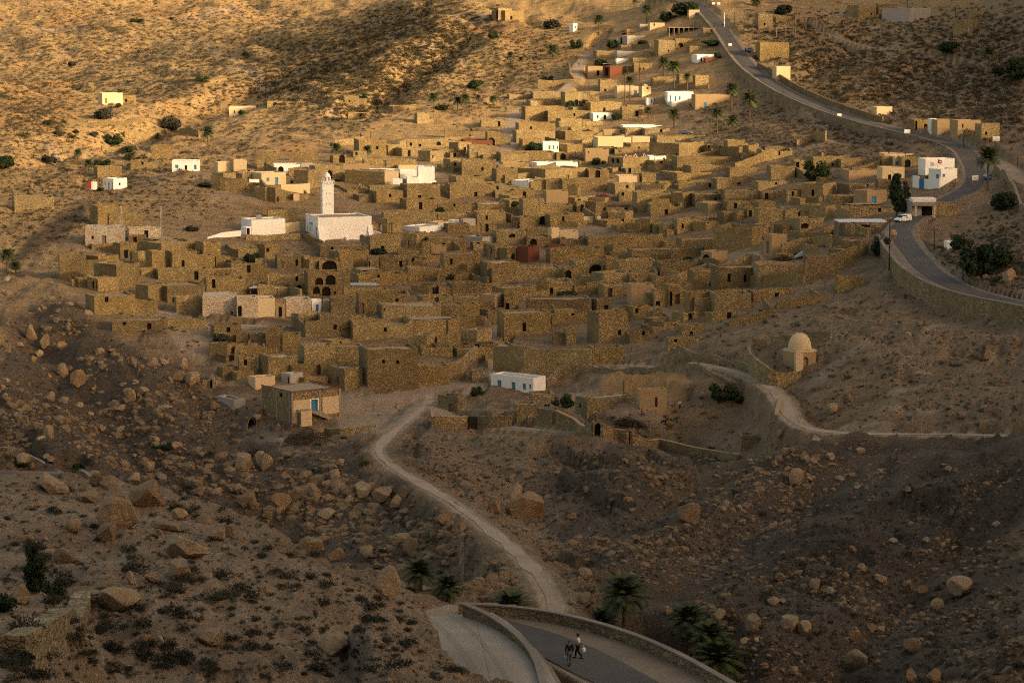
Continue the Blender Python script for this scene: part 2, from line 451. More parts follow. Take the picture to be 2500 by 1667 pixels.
# vertices spaced by perspective: fine near, coarse far
NU, NV = 1000, 1000
UMAX, Y0, Y1 = 0.31, 84.0, 2500.0
us = np.linspace(-UMAX, UMAX, NU)
ly = np.linspace(math.log(Y0), math.log(Y1), NV)
ys = np.exp(ly)
def _upsample(fn, ku=4, kv=3):
    cu = np.linspace(-UMAX, UMAX, NU//ku); cv = np.linspace(ly[0], ly[-1], NV//kv)
    yy = np.exp(cv)[:, None] * np.ones(len(cu)); xx = cu[None, :] * yy
    z = fn(xx, yy).reshape(len(cv), len(cu))
    # bilinear to the full grid
    a = (ly - ly[0])/(ly[-1]-ly[0])*(len(cv)-1); ia = np.minimum(a.astype(int), len(cv)-2); fa = a-ia
    b = (us + UMAX)/(2*UMAX)*(len(cu)-1); ib = np.minimum(b.astype(int), len(cu)-2); fb = b-ib
    z0 = z[ia]*(1-fa)[:, None] + z[ia+1]*fa[:, None]
    return z0[:, ib]*(1-fb) + z0[:, ib+1]*fb
GZ = _upsample(base_height)
GY = ys[:, None]*np.ones(NU); GX = us[None, :]*GY
BASE = GZ.copy()
PX, PY = proj(GX, GY, GZ)          # where each point of the bare landform sits in the photograph

def poly_mask(pts, soft=14.0, wob=12.0, seed=3, yr=None):
    """1 inside an outline given on the photograph (traced on the landform), soft ragged edge; yr limits the range of distance"""
    pts = np.array(pts, float)
    x0, y0 = pts.min(0) - 40; x1, y1 = pts.max(0) + 40
    sel = (PX > x0) & (PX < x1) & (PY > y0) & (PY < y1)
    if yr: sel &= (GY > yr[0]) & (GY < yr[1])
    out = np.zeros_like(GZ)
    if not sel.any(): return out
    x = PX[sel]; y = PY[sel]
    w = (fbm(GX[sel]/9.0, GY[sel]/14.0, 3, seed) - .5)*2*wob
    ins = np.zeros(len(x), bool); d = np.full(len(x), 1e9)
    n = len(pts)
    for i in range(n):
        ax, ay = pts[i]; bx, by = pts[(i+1) % n]
        c = (ay > y) != (by > y)
        ins ^= c & (x < (bx-ax)*(y-ay)/((by-ay) if by != ay else 1e-9) + ax)
        t = np.clip(((x-ax)*(bx-ax)+(y-ay)*(by-ay))/((bx-ax)**2+(by-ay)**2+1e-9), 0, 1)
        d = np.minimum(d, np.hypot(x-ax-t*(bx-ax), y-ay-t*(by-ay)))
    sd = np.where(ins, d, -d) + w
    out[sel] = sstep(-soft*.5, soft*.5, sd)
    return out

# zones of the landform
Z_village = poly_mask([(130,640),(200,540),(500,440),(850,330),(1150,330),(1230,200),(1400,60),(1750,60),(1800,240),(1950,330),(2260,380),(2250,520),(2100,640),(1950,800),(1700,850),(1400,900),(1050,1000),(830,1040),(620,1010),(520,850),(210,770)], 40, 15)
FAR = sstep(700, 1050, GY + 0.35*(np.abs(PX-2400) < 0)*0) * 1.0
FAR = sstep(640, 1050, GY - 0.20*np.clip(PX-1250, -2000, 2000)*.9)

# relief -----------------------------------------------------------------
rough = 1.0 - 0.80*Z_village
near = sstep(600, 200, GY)
z = GZ
lump = fbm(GX/38, GY/60, 4, 21) - .5
z = z + rough*lump*np.interp(GY, [80, 200, 450, 800, 1500], [3.0, 4.0, 5.0, 6.0, 9.0])
# gullies running down the far hills
gx = GX*0.8 + GY*0.35
gul = fbm(gx/34, (GY-GX*.3)/150, 4, 5, True) - .5
z = z + sstep(820, 1150, GY)*gul*-9.0*rough
gul2 = fbm((GX+GY*.55)/16, (GY-GX)/90, 4, 8, True) - .5
z = z + rough*sstep(1100, 300, GY)*gul2*-2.4
crag = fbm(GX/5.2, GY/7.5, 5, 31) - .5
z = z + rough*crag*np.interp(GY, [80, 180, 300, 500, 900], [1.3, 2.0, 3.4, 3.2, 2.4])
crag2 = fbm(GX/1.7, GY/2.3, 4, 41, True) - .5
z = z + rough*crag2*np.interp(GY, [80, 160, 300, 500, 700], [.55, .75, 1.1, .9, .0])
z = z + Z_village*(fbm(GX/9, GY/12, 4, 51) - .5)*1.6
# tilted rock strata showing as low ledges
st = (z + .22*GX + 1.5*(fbm(GX/30, GY/40, 3, 61)-.5))/2.6
led = (st - np.floor(st)); led = np.where(led < .72, led/.72*.35, .35 + (led-.72)/.28*.65) - led
z = z + rough*led*2.6*sstep(520, 380, GY)*sstep(.42, .62, fbm(GX/25, GY/34, 3, 71))
cl = fbm(GX/11+GY/40, GY/30, 4, 101); band = sstep(.50, .56, cl)
z = z + rough*(band-.5)*2.6*sstep(560, 420, GY)*sstep(.35, .6, fbm(GX/40, GY/60, 2, 111))
GZ = z

def g_interp(A, X, Y):
    X = np.asarray(X, float); Y = np.asarray(Y, float)
    a = (np.log(np.clip(Y, Y0+.01, Y1-.01)) - ly[0])/(ly[-1]-ly[0])*(NV-1); b = (np.clip(X/Y, -UMAX+1e-4, UMAX-1e-4) + UMAX)/(2*UMAX)*(NU-1)
    ia = np.clip(a.astype(int), 0, NV-2); ib = np.clip(b.astype(int), 0, NU-2); fa = a-ia; fb = b-ib
    return (A[ia, ib]*(1-fb)+A[ia, ib+1]*fb)*(1-fa) + (A[ia+1, ib]*(1-fb)+A[ia+1, ib+1]*fb)*fa

# roads and paths ----------------------------------------------------------
def smooth_line(P, step=3.0, it=2):
    P = np.array(P, float)
    for _ in range(it):
        Q = [P[0]]
        for i in range(len(P)-1):
            Q.append(P[i]*.75+P[i+1]*.25); Q.append(P[i]*.25+P[i+1]*.75)
        Q.append(P[-1]); P = np.array(Q)
    d = np.r_[0, np.cumsum(np.hypot(*(np.diff(P[:, :2], axis=0).T)))]
    n = max(2, int(d[-1]/step)); s = np.linspace(0, d[-1], n)
    return np.c_[[np.interp(s, d, P[:, k]) for k in range(3)]].T

ROADS = {}
def road(name, pts, hw, blend, zoff=0.0, absz=True):
    """pts: photograph pixel + distance; hw half width in metres"""
    P = np.array([at(*p) for p in pts])
    if not absz: P[:, 2] = g_interp(GZ, P[:, 0], P[:, 1])
    L = smooth_line(P)
    if not absz:
        k = np.ones(7)/7; zz = np.convolve(np.pad(L[:, 2], 3, 'edge'), k, 'valid'); L[:, 2] = zz
    ROADS[name] = (L, hw)
    return L, hw, blend

ROADMASK = np.zeros_like(GZ); CORE = np.zeros_like(GZ)
def carve(L, hw, blend, drop=.15, mask=True):
    global GZ
    x0, y0 = L[:, :2].min(0) - hw - blend; x1, y1 = L[:, :2].max(0) + hw + blend
    sel = (GX > x0) & (GX < x1) & (GY > y0) & (GY < y1)
    x = GX[sel]; y = GY[sel]; d = np.full(len(x), 1e9); zz = np.zeros(len(x))
    for i in range(len(L)-1):
        a, b = L[i], L[i+1]; e = b[:2]-a[:2]
        t = np.clip(((x-a[0])*e[0]+(y-a[1])*e[1])/(e@e+1e-9), 0, 1)
        dd = np.hypot(x-a[0]-t*e[0], y-a[1]-t*e[1]); m = dd < d
        d[m] = dd[m]; zz[m] = (a[2]+t*(b[2]-a[2]))[m]
    w = sstep(hw+blend, hw+.4, d)
    GZ[sel] = GZ[sel]*(1-w) + (zz-drop)*w
    if mask: ROADMASK[sel] = np.maximum(ROADMASK[sel], w); CORE[sel] = np.maximum(CORE[sel], sstep(hw+1.5, hw-.2, d))

UP = [(2720,775,455),(2600,762,464),(2500,742,478),(2420,728,487),(2330,700,502),(2265,660,522),(2232,620,545),(2205,585,568),(2195,560,590),(2215,540,610),(2250,515,632),(2310,490,650),(2370,460,665),(2385,430,680),(2375,395,700),(2350,360,722),(2280,338,745),(2190,318,768),(2100,295,795),(2000,262,835),(1900,215,885),(1830,165,930),(1795,120,965),(1770,80,995),(1745,50,1020),(1720,22,1045),(1680,5,1065),(1600,-12,1085)]
LOWZ = 100-44.9
def lowp(px, py, z=LOWZ):
    a, b = ray(px, py); Y = (z-CAMZ)/b; return (px, py, Y)
r_up = road('upper', UP, 3.4, 1.3)
r_low = road('lower', [(1960,1800,150),lowp(1720,1715),lowp(1580,1650),lowp(1470,1592),lowp(1370,1548),lowp(1270,1519),lowp(1170,1503)], 4.4, 1.4)
r_ter = road('terrace', [lowp(1260,1760,56.9),lowp(1225,1660,56.7),lowp(1175,1580,56.4),lowp(1120,1525,56.2),lowp(1085,1502,56.0)], 3.4, 1.2)
r_left = road('left', [(-200,1160,388),(0,1160,390),(110,1163,392),(200,1172,388),(240,1190,378)], 4.5, 3.0)
r_path = road('path', [(1365,1540,222),(1362,1500,238),(1330,1420,262),(1270,1350,290),(1170,1270,325),(1060,1195,362),(960,1140,395),(915,1100,418),(950,1060,440),(1010,1015,464),(1050,975,487)], .9, 6.0)
r_track = road('track', [(1060,1000,478),(1140,1035,455),(1250,1040,446),(1380,1055,436),(1480,1075,425)], 1.6, 2.0)
r_right = road('rightpath', [(1700,885,478),(1800,905,460),(1880,940,440),(1915,985,420),(1935,1030,402),(2000,1053,393),(2150,1058,388),(2330,1058,383),(2560,1065,376)], 1.5, 2.5)
r_mid = road('midpath', [(1290,890,508),(1450,888,505),(1600,893,497),(1700,905,480),(1780,915,462)], 1.2, 1.5)
r_lane = road('lane', [(1150,960,494),(1195,900,512),(1215,850,532),(1225,790,560),(1235,740,590)], 1.7, 1.5)
r_vlane = road('villagelane', [(1225,400,800),(1242,350,850),(1250,300,900),(1262,275,925)], 2.6, 2.0)
r_vlane2 = road('hilllane', [(1370,225,960),(1410,190,985),(1405,165,1005),(1430,140,1030),(1470,110,1055)], 2.0, 2.0)
r_front = road('frontlane', [(330,745,560),(480,785,545),(700,800,540),(850,785,547),(960,765,556),(1040,760,560)], 2.2, 2.0)
r_court = road('square', [(860,975,489),(960,965,492),(1060,950,497),(1110,935,502)], 3.2, 3.0)
r_side = road('sideroad', [(2560,470,640),(2480,425,670),(2440,400,692),(2395,380,712)], 3.0, 2.0)
r_goat = road('hilltrack', [(1960,60,1030),(2080,105,985),(2200,130,955),(2330,160,930),(2500,200,890)], 1.2, 1.5)
# dry gullies cut into the slopes: V-shaped, with ragged sides
def gully(pts, depth, slope, flat=2.0, wob=5.0, seed=1):
    global GZ
    P = np.array([at(*p) for p in pts]); P[:, 2] = g_interp(GZ, P[:, 0], P[:, 1]) - depth
    L = smooth_line(P, 6.0); x0, y0 = L[:, :2].min(0)-60; x1, y1 = L[:, :2].max(0)+60
    sel = (GX > x0) & (GX < x1) & (GY > y0) & (GY < y1); x = GX[sel]; y = GY[sel]; d = np.full(len(x), 1e9); zz = np.zeros(len(x)); tt = np.zeros(len(x))
    for i in range(len(L)-1):
        a, b = L[i], L[i+1]; e = b[:2]-a[:2]; t = np.clip(((x-a[0])*e[0]+(y-a[1])*e[1])/(e@e+1e-9), 0, 1)
        dd = np.hypot(x-a[0]-t*e[0], y-a[1]-t*e[1]); m = dd < d; d[m] = dd[m]; zz[m] = (a[2]+t*(b[2]-a[2]))[m]; tt[m] = ((i+t)/len(L))[m]
    d = d + (fbm(x/9, y/11, 4, seed)-.5)*2*wob
    end = np.minimum(1, np.minimum(tt, 1-tt)*7)
    zv = zz + np.maximum(0, d-flat)*slope + depth*(1-end)
    w = 1.0
    g = GZ[sel]; k = 1.2; h = np.clip(.5+.5*(g-zv)/k, 0, 1); new = g*(1-h)+zv*h - k*h*(1-h)
    GZ[sel] = g*(1-w) + new*w
gully([(1440,1500,255),(1540,1500,248),(1680,1540,232),(1820,1600,212),(1950,1667,190)], 7.5, .75, 3, 4, 2)
gully([(1060,1420,262),(1010,1385,285),(900,1330,320),(760,1260,352),(560,1200,375),(400,1170,385)], 6.0, .42, 3, 6, 3)
gully([(1385,1530,217),(1500,1560,210),(1640,1620,197),(1780,1690,183),(1900,1760,172)], 6.5, .8, 3, 3, 23)
gully([(2080,1100,372),(1900,1190,340),(1760,1290,315),(1620,1400,290),(1520,1470,266)], 4.5, .55, 1, 5, 4)
gully([(1760,1150,385),(1620,1220,355),(1480,1320,320),(1400,1400,290)], 3.5, .5, 1, 5, 5)
gully([(2420,1180,315),(2250,1330,282),(2100,1450,250),(1950,1560,222)], 4.0, .55, 1, 5, 6)
gully([(1120,1090,425),(1220,1150,400),(1330,1220,360),(1370,1300,320)], 2.5, .45, 1, 4, 7)
gully([(1560,1000,448),(1650,1040,430),(1740,1080,412),(1800,1100,400)], 5.0, .5, 4, 4, 8)
gully([(30,760,545),(150,880,505),(260,1000,462),(420,1090,430),(600,1150,405)], 5.0, .5, 1, 6, 9)
gully([(440,900,500),(520,980,480),(600,1060,448),(680,1120,425)], 4.0, .5, 1, 5, 10)
gully([(2480,620,515),(2380,560,580),(2320,520,615)], 2.0, .4, 1, 4, 11)
gully([(2150,690,525),(2190,715,512),(2260,752,490),(2350,780,474),(2480,803,458),(2620,825,440)], 1.2, .4, 3, 3, 31)
gully([(1150,60,1100),(1000,160,1040),(900,230,985),(850,290,930)], 7.0, .45, 2, 9, 12)
gully([(700,150,1130),(560,190,1090),(420,260,1010),(250,340,900),(60,420,800)], 10.0, .4, 4, 10, 13)
gully([(2350,150,935),(2200,210,880),(2050,250,845)], 5.0, .5, 1, 7, 14)
gully([(2150,60,1020),(2050,140,960),(1950,190,910)], 5.0, .5, 1, 7, 15)

for r_ in (r_front, r_court, r_vlane, r_vlane2, r_lane, r_mid, r_goat, r_side, r_track, r_right, r_path, r_left, r_up): carve(*r_)
carve(*r_ter, drop=.05); carve(*r_low, drop=.05)

# broken banks where the ground was cut or filled
bk = sstep(.02, .2, ROADMASK)*sstep(.98, .7, ROADMASK)
GZ = GZ + bk*((fbm(GX/3.1, GY/4.0, 4, 121)-.68)*3.6 + (fbm(GX/1.0, GY/1.4, 3, 131, True)-.5)*1.3)*sstep(900, 500, GY)
# a shallow yard where the terrace wall stands, cave in the bank
LIMITS = {}
def pick(px, py, y0=86.0, y1=2400.0):
    """first point of the ground seen along a line of sight from the photograph's viewpoint"""
    a, b = ray(px, py)
    Y = np.exp(np.linspace(math.log(y0), math.log(y1), 2600))
    zr = CAMZ + b*Y; g = g_interp(GZ, a*Y, Y)
    h = np.where(g >= zr)[0]
    if len(h) == 0: i = len(Y)-1
    else: i = h[0]
    if i > 0:
        d0 = zr[i-1]-g[i-1]; d1 = zr[i]-g[i]; t = d0/(d0-d1+1e-9) if d0 > 0 else 0
        y = Y[i-1] + t*(Y[i]-Y[i-1])
    else: y = Y[0]
    return (a*y, y, float(g_interp(GZ, np.array(a*y), np.array(y))))
def ground(x, y): return float(g_interp(GZ, np.array(x), np.array(y)))

# soil --------------------------------------------------------------------
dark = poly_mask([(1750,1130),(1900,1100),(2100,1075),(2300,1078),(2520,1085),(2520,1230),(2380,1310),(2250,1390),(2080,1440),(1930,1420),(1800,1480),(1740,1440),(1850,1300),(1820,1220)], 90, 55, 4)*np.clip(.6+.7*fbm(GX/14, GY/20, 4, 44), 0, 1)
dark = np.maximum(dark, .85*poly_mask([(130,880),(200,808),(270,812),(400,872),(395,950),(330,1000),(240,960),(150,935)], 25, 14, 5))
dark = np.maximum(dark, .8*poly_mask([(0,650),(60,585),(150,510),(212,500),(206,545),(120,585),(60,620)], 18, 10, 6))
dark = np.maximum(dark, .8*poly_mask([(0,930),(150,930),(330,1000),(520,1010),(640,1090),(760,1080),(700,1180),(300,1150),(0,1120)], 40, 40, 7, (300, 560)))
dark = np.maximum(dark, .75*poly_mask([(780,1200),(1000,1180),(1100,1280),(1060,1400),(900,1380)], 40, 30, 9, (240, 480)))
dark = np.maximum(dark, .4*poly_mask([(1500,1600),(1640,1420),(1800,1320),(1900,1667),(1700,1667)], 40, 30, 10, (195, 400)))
dark = np.maximum(dark, .8*poly_mask([(1300,1110),(1700,1130),(1950,1080),(2500,1080),(2500,1667),(1600,1667),(1420,1400)], 120, 60, 13, (180, 430)))  # soil is greyer-dark here, and darkened further to stand in for shade
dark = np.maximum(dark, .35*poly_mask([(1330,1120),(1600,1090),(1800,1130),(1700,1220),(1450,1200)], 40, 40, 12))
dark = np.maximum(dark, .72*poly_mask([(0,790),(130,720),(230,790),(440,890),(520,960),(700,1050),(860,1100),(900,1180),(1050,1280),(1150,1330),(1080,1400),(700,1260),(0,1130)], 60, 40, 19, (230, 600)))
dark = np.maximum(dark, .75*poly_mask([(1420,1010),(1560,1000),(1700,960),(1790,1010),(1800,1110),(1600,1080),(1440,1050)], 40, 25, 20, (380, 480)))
ochre = np.zeros_like(GZ)
for P in ([(1460,935),(1500,905),(1640,905),(1690,940),(1640,985),(1480,950)], [(300,60),(330,20),(520,20),(440,50)], [(110,40),(160,12),(260,25),(250,60),(120,60)],
          [(690,215),(740,195),(800,200),(760,220)], [(660,385),(700,355),(770,360),(790,390),(690,395)], [(385,255),(420,228),(440,235),(410,262)], [(860,345),(1100,340),(1130,360),(900,375)],
          [(1130,60),(1250,55),(1330,75),(1260,120),(1160,90)], [(560,150),(575,140),(570,165)], [(100,380),(160,362),(175,380),(110,392)], [(1240,810),(1110,760),(1000,760),(960,800),(1100,820)],
          [(1050,255),(1130,225),(1180,240),(1120,262)], [(0,180),(150,190),(220,250),(120,330),(0,330)], [(480,75),(560,80),(590,100),(500,95)], [(230,330),(420,320),(500,350),(260,360)],
          [(1100,1560),(1010,1440),(1060,1480),(1150,1640),(1120,1667)], [(1330,1667),(1345,1625),(1420,1667)]):
    ochre = np.maximum(ochre, poly_mask(P, 10, 7, 14))
ochre = ochre*(.75+.25*fbm(GX/20, GY/20, 3, 15))
pale = sstep(.55, 1.0, CORE + (fbm(GX/2.5, GY/3.5, 3, 91)-.5)*.5)*.8
for P, v in (([(330,760),(480,775),(560,800),(500,870),(440,850),(400,800),(340,775)], .55), ([(820,960),(1000,950),(1080,940),(1060,990),(930,1060),(830,1040),(800,1010)], .7), ([(1260,1000),(1400,990),(1500,1010),(1620,985),(1640,960),(1480,950)], .5),
          ([(1150,20),(1220,20),(1270,60),(1150,60)], .6), ([(560,155),(620,160),(660,200),(600,190)], .7), ([(770,230),(790,260),(830,265),(800,280),(770,255)], .6), ([(1560,745),(1700,760),(1650,790),(1500,770)], .6),
          ([(1300,560),(1400,540),(1500,560),(1400,580)], .5), ([(1700,610),(1850,600),(1880,640),(1720,640)], .6), ([(0,1250),(300,1220),(420,1190),(500,1260),(300,1330),(100,1300)], .25),
          ([(900,360),(1180,340),(1240,420),(1000,440)], .45), ([(480,420),(560,440),(650,480),(520,500)], .4), ([(1940,1040),(1960,990),(2150,1010),(2200,1050),(2000,1045)], .4)):
    pale = np.maximum(pale, v*poly_mask(P, 16, 9, 16))
pale = np.maximum(pale, .30*poly_mask([(-200,1195),(300,1175),(540,1242),(1000,1450),(1140,1690),(-200,1690)], 30, 10, 22, (80, 215)))
def line_mask(pts, w, seed=1):
    """a worn foot track or ledge edge traced on the landform"""
    P = np.array(pts, float); L = smooth_line(np.c_[P, P[:, 0]*0], 12, 1)[:, :2]; x0, y0 = L.min(0)-20; x1, y1 = L.max(0)+20
    sel = (PX > x0) & (PX < x1) & (PY > y0) & (PY < y1); x = PX[sel]; y = PY[sel]; d = np.full(len(x), 1e9)
    for i in range(len(L)-1):
        a, b = L[i], L[i+1]; e = b-a; t = np.clip(((x-a[0])*e[0]+(y-a[1])*e[1])/(e@e+1e-9), 0, 1); d = np.minimum(d, np.hypot(x-a[0]-t*e[0], y-a[1]-t*e[1]))
    n = fbm(GX[sel]/12, GY[sel]/16, 3, seed); out = np.zeros_like(GZ); out[sel] = sstep(w*1.6, w*.4, d + (n-.5)*w*1.6)*sstep(.25, .5, n); return out
for pts, w, v in (([(0,78),(50,70),(165,56),(330,52),(440,42),(550,30),(650,5)], 4, .8), ([(415,82),(525,120),(610,145)], 3.5, .8), ([(560,155),(600,170),(650,190),(660,205)], 6, .9), ([(400,190),(420,180),(480,170),(530,165)], 3, .7), ([(570,280),(620,235),(640,220)], 5, .8), ([(690,235),(770,225),(780,245)], 6, .9),
                  ([(620,265),(680,250),(740,245),(800,262)], 4, .6), ([(100,345),(170,362)], 4, .8), ([(380,430),(340,460),(420,440),(390,415)], 5, .6), ([(1030,110),(1060,100),(1100,125),(1130,145)], 6, .8), ([(1110,30),(1200,52),(1260,50)], 6, .8), ([(0,130),(80,128),(200,118)], 3, .5),
                  ([(530,450),(650,470),(600,490),(700,480)], 5, .5), ([(500,370),(560,400),(540,420)], 5, .5), ([(2010,30),(2080,20),(2130,60),(2200,45)], 5, .6), ([(1960,270),(2060,330),(2000,350),(1850,395)], 5, .6), ([(2170,960),(2330,958),(2500,955)], 5, .6), ([(2240,920),(2340,910),(2440,915),(2500,930)], 4, .5),
                  ([(2100,985),(2260,1000),(2400,1020),(2500,1015)], 5, .6), ([(2300,780),(2260,840),(2200,900)], 7, .4), ([(2480,780),(2420,860),(2380,940)], 6, .4), ([(1980,900),(2050,880),(2120,850)], 8, .5), ([(300,1500),(420,1400),(480,1330),(400,1290)], 12, .5), ([(560,1620),(700,1640),(820,1667)], 14, .5), ([(330,1260),(430,1310),(520,1290),(580,1330)], 12, .6), ([(600,1030),(680,1065),(760,1095)], 7, .5)):
    pale = np.maximum(pale, v*line_mask(pts, w, int(pts[0][0]) % 40))
for pts, w, v in (([(2260,1078),(2330,1085),(2400,1110),(2480,1165)], 5, .9), ([(2220,1130),(2290,1150),(2350,1175)], 4, .8), ([(2300,1018),(2400,1022),(2450,1015)], 4, .8), ([(2380,880),(2420,835),(2480,800)], 4, .7), ([(1500,1420),(1640,1330),(1780,1250),(1860,1180)], 9, .6), ([(1560,1480),(1700,1390),(1850,1300)], 10, .5), ([(1180,1110),(1300,1150),(1400,1210)], 9, .4), ([(560,1290),(640,1330),(720,1390)], 10, .4), ([(640,1480),(760,1440),(860,1430)], 12, .4), ([(2060,160),(2150,200),(2230,240)], 7, .5), ([(1700,60),(1640,80)], 4, .5), ([(700,90),(900,60),(1000,20)], 8, .5), ([(760,160),(880,130),(960,80)], 8, .5)):
    dark = np.maximum(dark, v*line_mask(pts, w, int(pts[0][0]) % 37))
rocky = np.clip(fbm(GX/16, GY/24, 4, 81)*1.6 - .35, 0, 1)
rocky = np.maximum(rocky, poly_mask([(0,800),(130,700),(250,780),(450,900),(700,1080),(900,1150),(1000,1300),(880,1350),(560,1200),(250,1120),(0,1120)], 40, 30, 17, (260, 620)))
greyg = poly_mask([(1950,1055),(2100,900),(2300,760),(2520,760),(2520,1060)], 60, 30, 18)
greyg = np.maximum(greyg, sstep(1250, 1900, PX)*sstep(500, 350, GY)*.7)
# stop: write the mesh
idx = np.arange(NU*NV).reshape(NV, NU)
Q = np.stack([idx[:-1, :-1], idx[:-1, 1:], idx[1:, 1:], idx[1:, :-1]], -1).reshape(-1, 4)
terr = np_obj('hillside_terrain', np.stack([GX, GY, GZ], -1).reshape(-1, 3), Q, M['ground'])
struct(terr)
def add_attr(me, name, r, g, b):
    a = me.color_attributes.new(name, 'FLOAT_COLOR', 'POINT')
    buf = np.ones((NU*NV, 4), np.float32); buf[:, 0] = r.ravel(); buf[:, 1] = g.ravel(); buf[:, 2] = b.ravel()
    a.data.foreach_set('color', buf.ravel())
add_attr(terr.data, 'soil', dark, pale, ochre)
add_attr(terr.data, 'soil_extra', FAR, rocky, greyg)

# road surfaces --------------------------------------------------------------
def ribbon(name, L, lo, hi, mat, dz, uvar=.0, seed=0):
    """a surface from offset lo to offset hi (metres, left negative) along a centre line"""
    n = len(L); V = []; Fc = []
    k = 6
    for i in range(n):
        d = L[min(i+1, n-1), :2]-L[max(i-1, 0), :2]; d = d/(np.hypot(*d)+1e-9); nx, ny = d[1], -d[0]
        j = (float(fbm(np.array(i*.35), np.array(0.5), 3, seed))-.5)*uvar
        for q in range(k+1):
            o = lo + (hi-lo)*q/k + (j if q in (0,) else (-j if q == k else 0))
            V.append((L[i, 0]+nx*o, L[i, 1]+ny*o, L[i, 2]+dz))
    for i in range(n-1):
        for q in range(k):
            a = i*(k+1)+q; Fc.append((a, a+k+1, a+k+2, a+1))
    o = mesh_obj(name, V, Fc, mat, smooth=True)
    return struct(o)
def road_surf(key, name, mat, frac=1.0, dz=.0, uvar=.6):
    L, hw = ROADS[key]
    return ribbon(name, L, -hw*frac, hw*frac, mat, dz, uvar, hash(key) % 50)
Lu, hwu = ROADS['upper']; ribbon('road_shoulder', Lu, -3.6, 3.6, M['shoulder'], -.03, .8, 3); ribbon('road', Lu, -2.35, 2.35, M['asphalt'], .03, .5, 4)
Ll, hwl = ROADS['lower']; ribbon('road_shoulder', Ll, -4.3, 4.2, M['shoulder'], -.03, .5, 5); ribbon('road', Ll, -3.9, -.2, M['asphalt'], .03, 1.2, 6)
Lt, hwt = ROADS['terrace']; ribbon('road', Lt, -3.7, 3.5, M['gravel'], .0, .6, 7)
for o_, k_ in ((-1.6, 3), (.2, 5)): ribbon('tyre_track', Lt, o_, o_+.45, M['track'], .006, .55, k_)
Lf, hwf = ROADS['left']; ribbon('road_shoulder', Lf, -4.9, 4.9, M['shoulder'], -.03, .8, 8); ribbon('road', Lf, -3.0, 3.0, M['asphalt'], .03, .8, 9)
for key, w in (('path', .7), ('track', .8), ('rightpath', .8), ('midpath', .6), ('lane', 1.5), ('villagelane', 2.2), ('hilllane', 1.3), ('frontlane', 1.2)):
    L, hw = ROADS[key]; ribbon('path', L, -w, w, M['path'], -.10, 1.3, 11+len(key))
SUN_BLOCK_H = [120, 270, 330, 281, 334, 285, 250, 265, 380]
EXPO = 1.62
SUNE, SUNA, SKYE, SKY_BLOCK_H, SUNEL = 2.9, 8.0, .128, 25, 14.0
DENO = False
# ------------------------------------------------------------------ houses
TILES = {'A1': (0, 0), 'A2': (600, 0), 'A3': (1200, 0), 'A4': (1850, 0), 'B1': (0, 380), 'B2': (600, 380), 'B3': (1200, 380), 'B4': (1850, 380),
         'C1': (0, 780), 'C2': (600, 780), 'C3': (1200, 780), 'C4': (1850, 780)}
TS = 650/2352.0
TD = {'D1': (0, 1180), 'D2': (600, 1180), 'D3': (1200, 1180), 'D4': (1850, 1180)}
TDS = 650/2093.0
def tp(t, x, y):
    if t in TILES: return TILES[t][0] + x*TS, TILES[t][1] + y*TS
    return TD[t][0] + x*TDS, TD[t][1] + y*TDS

KMAT = {'s': 'stone', 'r': 'stone', 'w': 'white', 'c': 'cream', 'p': 'washed', 'g': 'grey', 'b': 'brick', 't': 'tan', 'k': 'coursed'}
OMAT = {'dark': 'dark', 'blue': 'blue', 'teal': 'teal', 'wood': 'wood', 'grey': 'wood', 'red': 'red', 'white': 'white', 'dwood': 'dwood'}
OWORD = {'dark': 'dark', 'blue': 'blue', 'teal': 'teal', 'wood': 'weathered wooden', 'red': 'red', 'white': 'white', 'dwood': 'dark wooden', 'grey': 'weathered wooden'}

